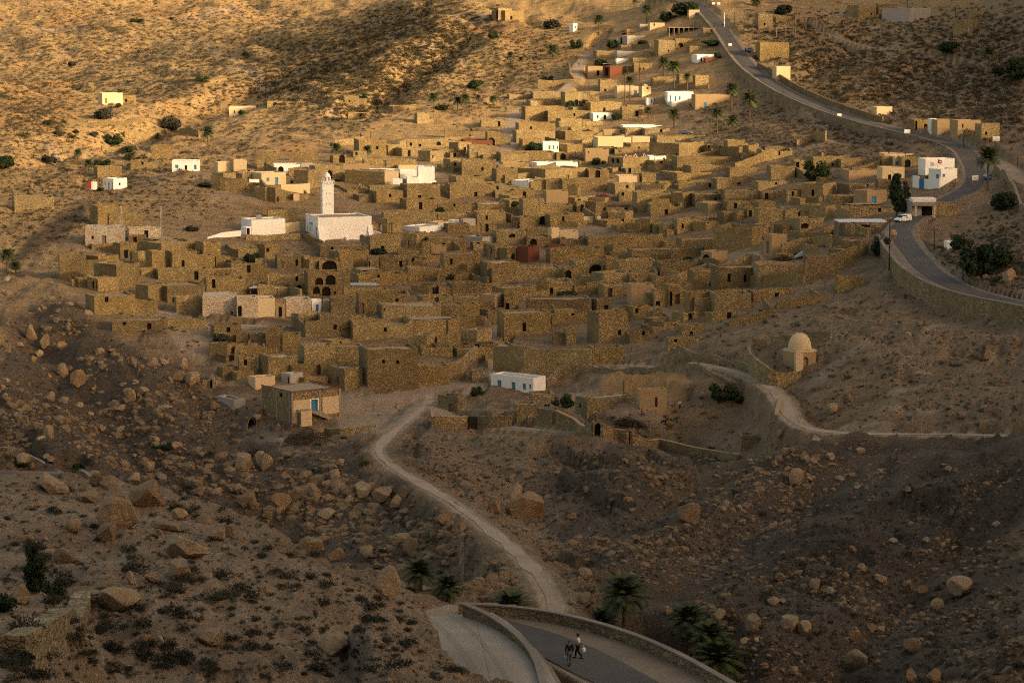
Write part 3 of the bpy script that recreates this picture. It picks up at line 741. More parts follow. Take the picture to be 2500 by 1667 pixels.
def panel(mb, P, d, nrm, L, hfun, zb, ops, th, step, jz):
    """outer skin of one wall with real openings; returns the top line [(s, z)].
    P start, d unit along, nrm outward normal (2-D), ops: (s0, s1, z0, z1, arch)"""
    cuts = {0.0, L}
    n = max(1, int(L/step))
    for i in range(1, n): cuts.add(L*i/n)
    for o in ops: cuts.add(o[0]); cuts.add(o[1])
    cuts = sorted(cuts)
    c2 = [cuts[0]]
    for c in cuts[1:]:
        if c - c2[-1] > .02: c2.append(c)
    cuts = c2
    zc = {zb}
    for o in ops: zc.add(o[2]); zc.add(o[3])
    zc = sorted(z for z in zc)
    pt = lambda s, z, dep=0.0: (P[0]+d[0]*s-nrm[0]*dep, P[1]+d[1]*s-nrm[1]*dep, z)
    top = [(s, hfun(s)) for s in cuts]
    for i in range(len(cuts)-1):
        a, b = cuts[i], cuts[i+1]; m = (a+b)/2
        za = top[i][1]; zb2 = top[i+1][1]
        for j in range(len(zc)):
            lo = zc[j]; last = j == len(zc)-1
            zm = (lo + (zc[j+1] if not last else max(za, zb2)))/2
            if any(o[0]-.01 < m < o[1]+.01 and o[2]-.01 < zm < o[3]-.005 for o in ops): continue
            if last: mb.quad(pt(a, lo), pt(b, lo), pt(b, max(zb2, lo+.02)), pt(a, max(za, lo+.02)))
            else: mb.quad(pt(a, lo), pt(b, lo), pt(b, zc[j+1]), pt(a, zc[j+1]))
    for s0, s1, z0, z1, arch in ops:
        r = min(th*.8, .4)
        mb.quad(pt(s0, z0), pt(s0, z1), pt(s0, z1, r), pt(s0, z0, r))
        mb.quad(pt(s1, z1), pt(s1, z0), pt(s1, z0, r), pt(s1, z1, r))
        mb.quad(pt(s0, z1), pt(s1, z1), pt(s1, z1, r), pt(s0, z1, r))
        mb.quad(pt(s1, z0), pt(s0, z0), pt(s0, z0, r), pt(s1, z0, r))
        if arch:
            w = s1-s0; rr = w/2; zs = z1 - min(rr, (z1-z0)*.6); K = 8
            for side in (0, 1):
                cx = s0 if side == 0 else s1
                pts = []
                for k in range(K//2+1):
                    t = math.pi - math.pi*k/K if side == 0 else math.pi*k/K
                    pts.append(((s0+s1)/2 + rr*math.cos(t), zs + (z1-zs)*math.sin(t)))
                for k in range(len(pts)-1):
                    mb.poly([pt(cx, z1, .01), pt(pts[k][0], pts[k][1], .01), pt(pts[k+1][0], pts[k+1][1], .01)])
                    mb.quad(pt(*pts[k], .01), pt(*pts[k], r), pt(*pts[k+1], r), pt(*pts[k+1], .01))
    return top

HOUSES = []     # (root, info)
def shell(root, W, D, hR, hL, hB, th, roofz, mat, roofmat, fops, lops, ruin, seed, base=-4.0, wallname='wall'):
    """walls of a rectangular house: front along +x at y=0, side along +y at x=0"""
    rs = random.Random(seed)
    mb = MB()
    stp = .9 if ruin else 2.2
    def hf(h, off, L):
        ph = rs.random()*50
        def f(s):
            n = float(fbm(np.array((s+off)/1.6+ph), np.array(.5), 3, seed % 40))
            if ruin:
                n2 = float(fbm(np.array((s+off)/5.0+ph), np.array(2.5), 2, seed % 37))
                return h*(1 - ruin*(.55*n + .9*max(0, n2-.35)))
            return h + (n-.5)*(.75 if base < -3.5 and th > .4 else .14)
        return f
    fR, fL, fB, fO = hf(hR, 0, W), hf(hL, 100, D), hf(hB, 200, W), hf(hB, 300, D)
    # keep the corners together
    c00 = (fR(0)+fL(0))/2; c10 = (fR(W)+fO(0))/2; c11 = (fB(0)+fO(D))/2; c01 = (fB(W)+fL(D))/2
    def pin(f, L, a, b):
        e0 = a-f(0); e1 = b-f(L)
        return lambda s: f(s) + e0*max(0, 1-s/.8) + e1*max(0, 1-(L-s)/.8)
    fR = pin(fR, W, c00, c10); fO = pin(fO, D, c10, c11); fB = pin(fB, W, c11, c01); fL = pin(fL, D, c01, c00)
    sides = [((0, 0), (1, 0), (0, -1), W, fR, fops), ((W, 0), (0, 1), (1, 0), D, fO, []),
             ((W, D), (-1, 0), (0, 1), W, fB, []), ((0, D), (0, -1), (-1, 0), D, fL, [(D-o[1], D-o[0], o[2], o[3], o[4]) for o in lops])]
    inz = (roofz if roofz is not None else base) - .05
    for P, d, nrm, L, f, ops in sides:
        top = panel(mb, P, d, nrm, L, f, base, ops, th, stp, 0)
        ins = []
        for s, z in top:
            si = min(max(s, th), L-th)
            ins.append((P[0]+d[0]*si-nrm[0]*th, P[1]+d[1]*si-nrm[1]*th, z))
        for i in range(len(top)-1):
            a = (P[0]+d[0]*top[i][0], P[1]+d[1]*top[i][0], top[i][1]); b = (P[0]+d[0]*top[i+1][0], P[1]+d[1]*top[i+1][0], top[i+1][1])
            mb.quad(a, b, ins[i+1], ins[i])
            p, q = ins[i], ins[i+1]
            if math.hypot(p[0]-q[0], p[1]-q[1]) > .01:
                mb.quad(p, q, (q[0], q[1], min(inz, q[2]-.02)), (p[0], p[1], min(inz, p[2]-.02)))
    w = mb.obj(wallname, mat, root)
    if roofz is not None:
        r = MB(); nx, ny = 5, 4; g = []
        for j in range(ny+1):
            for i in range(nx+1):
                x = th*.6 + (W-th*1.2)*i/nx; y = th*.6 + (D-th*1.2)*j/ny
                g.append((x, y, roofz + (rs.random()-.5)*.10))
        r.v = g
        for j in range(ny):
            for i in range(nx):
                a = j*(nx+1)+i; r.f.append((a, a+1, a+nx+2, a+nx+1))
        r.obj('roof', roofmat, root, True)
    return w

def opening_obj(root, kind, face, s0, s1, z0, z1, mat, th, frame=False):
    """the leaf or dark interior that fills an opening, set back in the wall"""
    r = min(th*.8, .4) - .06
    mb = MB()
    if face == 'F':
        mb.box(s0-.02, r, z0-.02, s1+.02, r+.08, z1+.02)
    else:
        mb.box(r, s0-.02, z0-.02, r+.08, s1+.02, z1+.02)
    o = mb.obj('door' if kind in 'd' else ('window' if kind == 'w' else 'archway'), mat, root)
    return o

def make_house(tile, xl, xc, xr, yt, yb, kind, opts, seed):
    pxl, ptop = tp(tile, xl, yt); pxc, pbase = tp(tile, xc, yb); pxr, _ = tp(tile, xr, yb)
    X, Y, Z = pick(pxc if pxc > pxl + 1 or True else pxc, pbase)
    ppm = F/(Y*CP)*1.0
    H = (pbase-ptop)/ppm*1.01
    wr = (pxr-pxc)/ppm; wl = (pxc-pxl)/ppm
    dep = math.atan2(CAMZ-Z, Y)
    th_ = None; hs = None; roofm = None; noroof = False; yaw = None; Dp = None
    ops = []
    for o in opts:
        if o[0] in 'dwa' and ',' in o:
            q = o[1:].split(',')
            ops.append((o[0], float(q[0]), float(q[1]), float(q[2]), float(q[3]), q[4] if len(q) > 4 else 'dark'))
        elif o.startswith('yaw'): yaw = R(float(o[3:]))
        elif o.startswith('D='): Dp = float(o[2:])
        elif o.startswith('roof='): roofm = o[5:]
        elif o == 'open': noroof = True
    if kind in 'sr' and not ops and not noroof and wr > 3 and rnd.random() < .42:
        u_ = ppm; ox = xc + (xr-xc)*rnd.uniform(.2, .8); k_ = rnd.random(); g_ = yb
        if k_ < .45: ops.append(('w', ox, g_-rnd.uniform(2.4, 3.0)*u_/TS, g_-rnd.uniform(1.5, 1.9)*u_/TS, .6*u_/TS, 'dark'))
        elif k_ < .8: ops.append(('d', ox, g_-1.95*u_/TS, g_, .9*u_/TS, rnd.choice(('dark', 'dark', 'dwood', 'wood'))))
        else: ops.append(('a', ox, g_-rnd.uniform(2.0, 2.8)*u_/TS, g_, rnd.uniform(1.3, 2.4)*u_/TS, 'dark'))
    narrow_l = wl < .9; narrow_r = wr < .9
    if yaw is None:
        if narrow_l: yaw = R(4 + 8*rnd.random())
        elif narrow_r: yaw = R(82)
        else: yaw = min(max(math.atan(1.35*wl/max(wr, .1)), R(14)), R(66))
    cy, sy = math.cos(yaw), math.sin(yaw)
    W = max(wr/max(cy, .3), 1.6) if not narrow_r else 4.0
    D = max(wl/max(sy, .2), 1.6) if not narrow_l else max(3.0, min(7.0, .8*W + 1.0))
    if narrow_r: W = max(2.5, min(6, D*.7))
    if Dp: D = Dp
    D = min(D, 26); W = min(W, 40)
    if pxr - pxc < 2 and narrow_r: pass
    name = {'s': 'stone_house', 'r': 'ruined_house', 'w': 'white_house', 'c': 'plastered_house', 'p': 'whitewashed_house', 'g': 'cement_building', 'b': 'brick_building', 't': 'mud_house', 'k': 'stone_house'}[kind]
    root = empty(name, (X, Y, Z), yaw)
    th = .45 if kind in 'srpk' else .3
    ruin = 0.0
    if kind == 'r': ruin = .55
    m = KMAT[kind]
    if kind in 'sr': m = ('stone', 'stone', 'stone2', 'stone3')[rnd.randrange(4)] if Y < 720 else ('stone', 'stone2')[rnd.randrange(2)]
    fo, lo, recs = [], [], []
    for k, ox, oy0, oy1, ow, oc in ops:
        px, p0 = tp(tile, ox, oy0); _, p1 = tp(tile, ox, oy1)
        if px >= pxc - .5 and wr > .3:
            t = (px-pxc)/max(pxr-pxc, 1e-3); rise = t*W*sy*math.sin(dep)*ppm
            hw = ow*TS/2/ppm/max(cy, .35); s = t*W; L = W; lst = fo; face = 'F'
        else:
            t = (pxc-px)/max(pxc-pxl, 1e-3); rise = t*D*cy*math.sin(dep)*ppm
            hw = ow*TS/2/ppm/max(sy, .35); s = t*D; L = D; lst = lo; face = 'L'
        z0 = (pbase-rise-p1)/ppm; z1 = (pbase-rise-p0)/ppm
        z1 = min(z1, H*.93)
        if k == 'd' or (k == 'a' and z0 < .6): z0 = max(z0, -.3)
        z0 = max(z0, -.5)
        s0, s1 = max(s-hw, .15), min(s+hw, L-.15)
        if s1-s0 < .25 or z1-z0 < .25: continue
        if any(not (s1 < q[0]-.1 or s0 > q[1]+.1) and not (z1 < q[2] or z0 > q[3]) for q in lst): continue
        lst.append((s0, s1, z0, z1, k == 'a'))
        recs.append((k, face, s0, s1, z0, z1, oc))
    rz = None
    if kind != 'r' and not noroof: rz = H - (.28 if kind in 'wcpg' else .38)
    if kind == 's' and not noroof and rnd.random() < .24 and Y < 720:
        ruin = rnd.uniform(.12, .3); rz = H*(1-ruin)-.5 if rnd.random() < .6 else None
    hB = H*(.92 + .1*rnd.random()) if kind in 'sr' else H
    if rz: hB = H
    shell(root, W, D, H, H, hB, th, rz, M[m], M[roofm or ('roofgrey' if kind in 'wgp' else 'roof')], fo, lo, ruin, seed)
    for k, face, s0, s1, z0, z1, oc in recs:
        opening_obj(root, k, face, s0, s1, z0, z1, M[OMAT[oc]], th)
    if kind in 'srk' and not noroof and rnd.random() < .62 and W > 2.5 and tile not in ('A1', 'A4', 'C2', 'C3') and not (tile == 'B4' and kind == 'k'):
        mb = MB(); side = rnd.random(); ah = H*rnd.uniform(.5, .86); aw = W*rnd.uniform(.4, .8); ad = D*rnd.uniform(.5, .9)
        e0 = MB()
        if side < .5: x0, y0 = W+.004, D*rnd.uniform(.15, .5)
        elif side < .8: x0, y0 = W*rnd.uniform(.1, .4), D+.004
        else: x0, y0 = -aw*.7-.004, D*rnd.uniform(.4, .7); aw *= .7
        zs = (Z - ground(X + x0*cy, Y + x0*sy))
        ax = empty('annex', (x0, y0, 0)); ax.parent = root
        q = H*(.8 if side >= .5 and side < .8 else 1)*rnd.uniform(.55, .85) if not (side >= .5 and side < .8) else H*rnd.uniform(.9, 1.15)
        shell(ax, aw, ad, q, q, q, .4, q-.35 if rnd.random() < .7 else None, M[('stone', 'stone2', 'stone3')[rnd.randrange(3)]], M['roof'], [], [], 0 if rnd.random() < .6 else .3, seed+3, wallname='annex_wall')
    info = dict(kind=kind, px=(pxc+(pxr if not narrow_r else pxl))/2, py=(ptop+pbase)/2, W=W, D=D, H=H, ops=recs, wpx=pxr-pxl, hpx=pbase-ptop, root=root, Y=Y, roof=rz is not None)
    HOUSES.append(info)
    return root, W, D, H, rz

# rows: tile, left edge, near corner, right edge, top, foot (on an enlarged view of the photograph), kind, openings
HOUSE_DATA = """
A1 848 905 1075 825 930 c d935,868,915,20,wood
A1 1075 1078 1200 850 920 s
A1 2020 2025 2255 945 1045 c d2070,975,1005,10
A1 1340 1343 1522 1290 1405 s
B1 803 862 1068 100 200 s
B1 1153 1156 1300 45 128 s
B1 62 130 468 372 500 s
B1 1512 1520 1760 48 148 w d1643,85,135,22,dark w1562,82,112,28,blue w1725,82,122,22,blue
B1 897 1003 1105 205 300 w yaw52 w917,230,262,10 d955,238,300,12 d990,240,300,10,blue w1050,240,262,14
B1 800 805 850 237 297 w
B1 1880 1925 2050 58 150 c
B1 2050 2065 2180 40 160 c
B1 1865 1975 2070 155 270 s open
B1 2110 2170 2300 245 325 s roof=roofgrey
B1 765 865 1120 450 620 s open
B1 955 962 1260 510 612 s open
B1 750 755 1100 632 800 p d920,705,785,38,grey w820,708,738,20 D=7
B1 1098 1142 1420 640 750 p d1290,660,735,34
B1 990 1015 1055 765 825 p
B1 1228 1425 1715 775 940 s
B1 1160 1225 1275 840 965 s
B1 1275 1345 1450 840 1040 s
B1 1440 1520 1735 850 1040 s w1615,920,985,26 d1655,1005,1042,24
B1 525 528 750 870 1095 s
B1 745 870 1030 890 1100 s w940,1000,1050,8
B1 865 1030 1210 960 1180 s w1140,1100,1115,8 w1008,1030,1070,8
B1 750 865 1030 1085 1200 s d815,1110,1175,24 d855,1110,1175,18
B1 715 835 1180 1240 1400 s w938,1245,1290,32
B1 1180 1310 1480 1135 1290 s
B1 1310 1480 1790 1150 1300 s w1620,1235,1262,30 d1535,1250,1340,30
B1 1520 1560 1790 1255 1390 s
B1 1710 1800 1940 770 960 s w1770,830,920,14
B1 1865 1910 2035 885 1000 s
B1 1965 2025 2300 800 850 s
B1 1970 2045 2210 950 1050 s d2192,965,1035,34
B1 1820 1825 2170 1060 1200 r d1888,1090,1170,30 w1828,1125,1145,12
B1 1785 1790 2090 1235 1420 p w2050,1375,1400,18
B1 2085 2095 2280 1250 1425 p d2118,1325,1420,38
C1 980 990 1480 5 105 s D=5 d1318,30,108,38 w1098,22,48,28
B2 105 108 260 1260 1430 c D=5 roof=roofgrey
B2 245 250 480 80 150 w a310,95,145,50 a270,95,145,40
B2 480 485 615 72 125 g
B2 548 612 860 95 205 s roof=roofgrey
B2 860 1225 1345 140 285 s yaw62
B2 1272 1297 1385 208 315 w
B2 1222 1228 1350 140 285 c D=4
B2 1095 1100 1352 128 180 w D=6
B2 1358 1362 1522 128 205 w D=4
B2 1415 1425 1530 190 285 w
B2 1515 1525 1670 100 285 w D=6
B2 1320 1350 1520 85 130 c
B2 28 140 345 155 258 c roof=roofgrey w193,195,228,24,blue d266,192,256,26,blue
B2 320 330 425 205 250 c w405,220,246,18
B2 425 430 550 195 255 w w445,210,240,12,blue w482,212,243,14,blue w515,215,245,12,blue
B2 420 552 655 130 305 s
B2 60 172 290 280 405 s
B2 288 292 355 360 410 s
B2 420 422 470 342 400 c
B2 -60 52 340 568 700 w
B1 2125 2175 2225 630 705 w d2190,640,700,30
B2 1140 1250 1380 545 690 s w1190,600,680,30,white
B2 1215 1220 1690 505 590 s
B2 1690 1700 2010 515 560 s
B2 1690 1700 1990 420 500 s roof=slab
B2 2040 2050 2295 425 500 s roof=slab
B2 1380 1535 1730 630 690 w w1575,668,690,30,blue w1637,668,690,26,blue
B2 1600 1700 1835 590 640 c
B2 1785 1835 1880 570 630 w
B2 1885 1920 2030 560 655 g
B2 2030 2040 2300 500 620 s
B2 1385 1510 1610 690 820 s w1437,750,795,12 w1492,765,805,10
B2 1565 1610 1635 720 905 r
B2 1610 1620 1960 730 840 s
B2 1635 1640 1775 800 890 t
B2 1950 2090 2240 720 790 g
B2 2125 2200 2320 790 920 s w2168,810,868,12 w2240,830,885,10
B2 1745 1750 2080 870 1080 s w1818,905,960,22
B2 1850 1955 2130 950 1085 s w2115,980,1050,14
B2 2068 2135 2420 945 1130 s w2213,1005,1040,30 w2353,1002,1035,26 roof=roofgrey
B2 650 660 1085 800 900 s
B2 720 830 1085 840 1010 s
B2 640 650 820 900 1010 r a740,925,1005,130
B2 270 280 490 880 1000 s d323,930,990,22,wood d450,915,975,22
B2 480 560 650 890 1000 r
B2 545 550 855 1030 1240 s open a650,1075,1140,70 a750,1050,1140,90 a625,1155,1222,60 a712,1155,1238,76 d788,1200,1222,22
B2 840 860 905 1010 1220 s
B2 45 50 190 960 1195 s d78,1120,1195,28
B2 190 195 550 1040 1180 r
B2 1075 1080 1180 890 1010 s d1090,925,985,14
B2 1180 1185 1330 890 1020 s
B2 1325 1330 1420 890 1000 s d1370,928,985,28
B2 1420 1430 1560 900 1000 r
B2 1430 1435 1750 1000 1110 s
B2 900 1000 1430 1040 1150 r
B2 1340 1345 1560 840 900 s
B2 1455 1620 1700 1140 1250 s d1660,1160,1220,22
B2 1690 1705 1830 1150 1250 s
B2 1770 1825 2120 1120 1250 s
B2 750 755 970 1260 1440 s
B2 350 358 580 1275 1420 p
B2 580 585 670 1275 1410 w d632,1315,1400,24,blue
B2 670 675 750 1280 1400 p
B2 255 265 350 1310 1425 t a305,1330,1425,30,dark
B2 970 1000 1455 1210 1390 s w1340,1260,1320,24 d1030,1300,1388,30,grey
B2 1175 1210 1730 1325 1430 s w1225,1345,1365,14
B2 1172 1176 1212 1325 1428 s d1192,1340,1425,26,dwood
B2 1505 1560 1830 1250 1330 s
B2 1735 1785 2070 1320 1430 s
B2 1835 1840 2075 1245 1400 s
B2 2070 2200 2290 1230 1380 t d2237,1300,1375,26,wood d2082,1310,1395,22
B2 2280 2285 2420 1190 1380 s
C2 1700 1905 2115 0 85 s roof=roofgrey
B3 85 100 300 60 120 t
B3 345 400 568 60 120 w w392,95,118,12 w450,95,119,20
B3 566 570 765 60 115 w
A3 820 830 1040 1320 1440 t w857,1335,1355,10
A3 1045 1160 1390 1395 1510 s w1075,1400,1440,20 a1118,1400,1440,26 w1325,1448,1460,24
A3 1390 1395 1545 1380 1460 w d1525,1395,1435,22
A3 1400 1655 1900 1270 1420 s w1635,1350,1372,10
A3 1630 1640 2240 1390 1520 s a2162,1385,1450,56
B3 1705 1760 2130 95 170 s a1860,140,168,30
B3 2070 2105 2352 110 200 s w2330,150,195,20
B3 1950 1990 2352 205 300 s
B3 0 45 235 115 260 s
B3 230 475 860 125 230 s
B3 855 860 1040 100 200 r
B3 115 118 195 170 260 s
B3 175 325 485 225 300 w
B3 480 620 640 210 310 s
B3 670 760 795 225 400 r
B3 465 485 680 315 450 t w500,325,335,8 w560,325,335,8 w620,325,335,8
B3 195 200 390 300 380 s
B3 275 280 470 390 560 s
B3 180 250 370 545 650 s d238,590,645,16
B3 620 625 1120 210 320 s
B3 1105 1125 1310 180 265 c
B3 1325 1330 1455 160 240 s
B3 1325 1520 1600 260 320 s
B3 810 1000 1130 375 420 s roof=roofgrey
B3 825 920 1005 400 530 s d848,450,500,10
B3 1000 1010 1260 440 520 r
B3 1265 1285 1590 330 500 s d1485,420,470,12
B3 1400 1405 1690 400 540 r
B3 1590 1690 1790 330 470 s
B3 1790 1795 2050 340 450 s w1982,368,398,20 a1935,395,415,20
B3 2050 2060 2352 310 430 s w2305,345,385,34
B3 470 520 715 500 640 s
B3 400 405 720 440 510 s
B3 715 720 970 540 600 c roof=roofgrey
B3 580 760 870 590 640 s roof=roofgrey
B3 1030 1180 1260 500 590 s
B3 1265 1400 1440 555 680 s
B3 1440 1445 1600 580 690 r
B3 1600 1640 1830 560 700 s
B3 1780 1820 2070 550 620 s roof=roofgrey
B3 1970 2300 2480 620 810 s yaw60
B3 498 530 600 640 785 c
B3 600 604 770 670 760 c
B3 600 605 850 710 800 r
B3 40 45 310 670 780 s a185,690,722,60
B3 310 500 525 650 720 s
B3 305 310 525 720 800 s a372,735,790,60
B3 225 325 425 805 945 b open
B3 500 505 665 795 830 b open
B3 60 140 270 820 940 s
B3 480 520 1000 810 950 s
B3 850 855 1430 700 800 r
B3 1430 1440 1525 750 835 s w1490,805,832,24
B3 1520 1525 1680 760 840 s
B3 1670 1680 2250 740 860 s
B3 995 1075 1220 790 890 s
B3 1110 1115 1240 840 915 s
B3 1235 1240 1860 830 970 s w1277,892,960,22
B3 735 740 1010 900 1060 r a930,960,1045,130
B3 1010 1015 1120 890 1055 s
B3 1120 1130 1480 920 1110 s a1295,1025,1095,84 d1222,1010,1095,14
B3 1855 1945 2095 850 970 t a1900,870,962,60 d1930,885,965,14
B3 1480 1490 1850 940 1110 s
B3 1770 1775 2010 1020 1200 s w1940,1115,1185,28 w1828,1065,1085,10
B3 2005 2010 2500 990 1210 s w2100,1040,1115,30 w2246,1048,1117,28 a2080,1190,1205,60
B3 885 990 1235 1040 1180 s
B3 985 995 1240 1150 1265 s a1050,1165,1250,40,dwood
B3 640 645 760 960 1110 r
B3 500 505 720 1090 1230 s w530,1165,1225,28
B3 395 495 520 1110 1250 s
B3 760 885 1000 1060 1150 s
B3 0 5 640 1000 1140 s
B3 0 120 400 1170 1340 s
B3 1230 1235 1440 1140 1320 t
B3 1430 1440 1570 1170 1335 s w1470,1285,1325,40
B3 1560 1565 1770 1140 1335 s d1580,1200,1330,36 d1645,1220,1330,44,dwood a1718,1230,1335,36
B3 1745 1750 1965 1210 1420 s
B3 1960 1970 2300 1210 1410 s
B3 320 325 890 1270 1420 s w465,1285,1300,8 w640,1298,1310,8
B3 885 930 1060 1260 1400 s
C3 850 945 1215 -60 205 s a1137,88,135,34
B3 1375 1385 1430 1350 1500 r
C3 100 110 530 -55 195 s w292,25,102,32 yaw12
B3 1440 1450 1570 1390 1490 r
C3 880 890 1170 245 400 s D=4
C2 1040 1075 1530 265 600 s w1220,350,382,26 w1345,352,386,24 yaw16
C2 1450 1460 1800 390 600 s roof=roofgrey
C2 445 520 800 235 490 s
C2 800 805 1050 240 410 s
C2 705 875 1030 430 630 s roof=roofgrey d808,495,575,24,grey yaw40
C2 95 200 450 330 510 s roof=roofgrey w127,430,470,16
C2 300 405 620 400 510 s roof=roofgrey
C2 305 395 500 480 580 g d375,505,572,16,dwood
C2 400 520 720 520 590 s roof=roofgrey
C2 10 85 255 510 620 c
C2 175 180 340 70 280 s
C2 320 325 490 130 280 s
C2 30 35 175 130 225 s roof=roofgrey
C2 660 760 915 190 300 s w837,185,208,16 roof=roofgrey
C2 1470 1600 1680 140 280 s
C2 1680 1690 1900 140 255 s
C2 1700 1790 1905 0 130 s
C2 1900 2040 2175 100 245 s
C1 1835 2010 2070 220 345 s
C1 2065 2075 2352 240 330 s
C1 1905 1965 2090 420 515 s
C1 1870 1880 1945 530 610 k
C1 2080 2115 2270 330 490 s
C1 2080 2085 2195 130 215 s
C1 1890 2065 2165 705 815 g open yaw35
C2 1990 2000 2150 450 565 k
C3 -16 370 482 515 682 w yaw52 w62,530,602,38,teal d190,548,640,36,teal w287,562,617,30,teal w340,570,612,20,teal
C2 1690 1870 1950 680 830 k d1808,740,820,38,wood yaw50
C3 740 845 1300 697 880 k w785,735,775,18 roof=roofgrey yaw36
C3 1305 1310 1555 620 800 t a1458,680,770,24,dwood a1545,720,810,18,dwood D=3
C3 185 218 410 745 920 k
C3 355 360 560 660 765 k
C3 2200 2205 2352 1020 1170 k
C3 1680 1685 1880 60 165 s a1768,102,132,28
C3 1215 1220 1400 90 215 r
C3 1555 1560 1880 165 275 s D=3
C3 540 545 650 100 220 r
C3 660 665 750 80 225 s
B4 115 118 330 95 235 s
B4 320 325 420 40 185 s d350,55,125,34
B4 800 805 1100 130 225 t
B4 1095 1100 1300 105 230 c d1165,168,224,30
A4 1115 1120 1540 1360 1425 c
A4 1205 1210 1270 1385 1480 c d1233,1425,1472,34,blue
A4 1095 1098 1208 1385 1482 s
B4 1265 1270 1450 15 115 s
A4 730 735 1100 1410 1485 s
B4 1440 1480 1750 30 175 w yaw14
B4 1525 1615 1780 120 280 w roof=roofgrey w1645,160,190,26,blue d1590,165,230,22,blue
B4 862 965 1160 310 450 t d1033,355,442,46,blue
B4 395 575 720 240 380 s w490,300,360,26
B4 720 810 1060 250 340 s
B4 665 670 960 360 480 s
B4 0 5 390 230 320 s
B4 250 255 460 310 410 s
B4 0 40 250 320 410 s w80,330,390,34
B4 0 5 160 410 510 s
B4 0 5 240 470 610 s
B4 1060 1065 1170 215 330 s
B4 550 560 720 190 240 s
B4 260 370 600 560 690 s a418,595,642,74
B4 230 240 470 470 565 r a405,470,545,90
B4 460 600 720 450 565 s
B4 0 5 295 610 700 s
B4 60 120 265 700 890 t d92,755,862,22,grey
B4 715 770 1010 600 750 k D=6 w940,608,632,160 roof=slab
B4 735 905 1010 750 900 s
B4 410 435 730 890 1110 s D=3
B4 700 705 950 1050 1215 s D=3
B4 0 5 410 960 1160 s
B4 170 175 345 970 1020 g
B4 1565 1570 1715 410 540 s
B4 1355 1360 1565 400 540 g d1500,450,530,100
B4 1640 1675 1790 760 830 w
A4 805 890 1060 50 175 s
A4 1060 1065 1240 40 135 s
A4 1120 1340 1570 75 205 g yaw50
A4 1735 1895 2000 180 310 s w1862,240,280,10,white roof=slab
A4 1900 1905 2230 95 175 s
A4 0 5 135 125 265 s
A4 155 160 330 150 205 s
A4 0 18 280 380 545 s
A4 160 165 290 590 710 c
A4 1012 1050 1195 945 1035 c
A4 1380 1385 1525 1060 1170 s d1397,1065,1155,24 a1485,1095,1168,34
A4 1525 1530 1580 1050 1190 w d1555,1110,1185,20,blue
A4 1580 1585 1760 1060 1205 t
A4 1760 1765 1975 1065 1235 t d1840,1180,1235,18,red d1882,1185,1235,18,red w1810,1095,1130,14 w1930,1140,1165,14
A4 1970 1975 2140 1095 1245 s
A3 0 120 290 95 185 s
A3 685 720 760 210 285 w w742,230,252,8
A3 1395 1400 1530 205 270 c w1437,210,230,12
A3 1305 1310 1395 215 250 g
A3 1190 1195 1370 260 310 t
A3 1130 1200 1390 320 395 g d1150,335,385,16
A3 1740 1745 1838 90 170 c a1808,112,150,20,blue
A3 1865 1870 1980 250 335 s w1925,268,292,18,white
A3 1620 1625 1865 345 440 s a1672,380,440,44
A3 1440 1475 1620 360 505 s
A3 1140 1145 1410 400 445 s
A3 1100 1110 1350 455 525 g
A3 925 930 1100 450 525 s
A3 1350 1355 1470 460 515 s
A3 1745 1750 2120 410 475 s
A3 1100 1105 1230 520 570 w
A3 1245 1250 1470 515 565 s
A3 1775 1815 1970 485 560 w d1855,510,552,18
A3 1885 1890 1975 515 560 b
A3 840 850 985 590 695 t d942,625,682,26
A3 985 1045 1195 590 695 b d1018,600,670,28
A3 1255 1260 1420 560 645 s w1310,600,630,14 w1345,600,630,14
A3 955 960 1110 705 815 s a1005,785,812,22
A3 1090 1110 1300 765 870 c d1272,800,852,24,blue
A3 1305 1330 1410 765 860 c w1378,775,790,12
A3 1425 1430 1640 695 765 s
A3 1795 1800 1920 670 775 s
A3 1640 1660 1770 660 745 s
A3 1365 1370 1428 868 930 w d1415,875,920,16,blue
A3 1550 1556 1785 815 930 w d1580,845,895,12,blue d1625,848,895,12,blue w1662,850,885,18,blue w1738,870,900,8,blue
A3 1590 1592 1628 897 945 w
A3 1795 1800 2110 840 975 t d1887,905,972,24,blue w1960,915,940,10
A3 330 345 650 890 945 s w630,900,930,22
A3 295 300 650 945 1065 s
A3 480 500 880 985 1075 s
A3 640 650 870 820 945 s
A3 365 370 1020 815 885 s
A3 830 875 1155 910 1005 s a998,950,988,22
A3 1150 1155 1350 950 1055 s d1285,980,1032,26
A3 870 900 1070 1000 1070 w d1003,1015,1065,24 w938,1020,1045,16
A3 570 610 800 1050 1105 s
A3 235 240 570 1090 1195 s
A3 215 220 565 1160 1265 s
A3 570 600 990 1080 1125 s
A3 685 705 950 1130 1195 s
A3 985 990 1140 1150 1200 t
A3 1140 1185 1350 1130 1200 s w1190,1145,1165,12
A3 1350 1355 1580 1140 1195 s
A3 1160 1165 1540 1110 1150 w
A3 900 940 1240 1215 1325 c
A3 1240 1245 1400 1210 1275 c
A3 1455 1460 2065 1200 1265 s
A3 453 455 595 1255 1345 w d512,1285,1322,18,teal w548,1285,1320,10,teal w583,1290,1320,10,teal
A3 595 670 830 1275 1345 s
A3 1890 1905 2000 1280 1345 s w1918,1285,1315,18
A3 2080 2085 2240 1240 1335 s
A3 75 80 570 1350 1425 s
A3 570 575 690 1350 1415 s
A3 740 745 820 1340 1395 s
A2 2180 2230 2352 75 190 s D=4 d2225,95,180,30
A2 1250 1300 1655 940 995 s
A2 1485 1515 1620 1000 1095 s
A2 900 905 1150 1000 1055 s
A2 860 865 1000 850 905 s w915,885,905,12
A2 945 1000 1240 1235 1375 s d1160,1290,1320,22
A2 1180 1260 1360 1280 1375 s
A2 1245 1360 1415 1245 1345 s
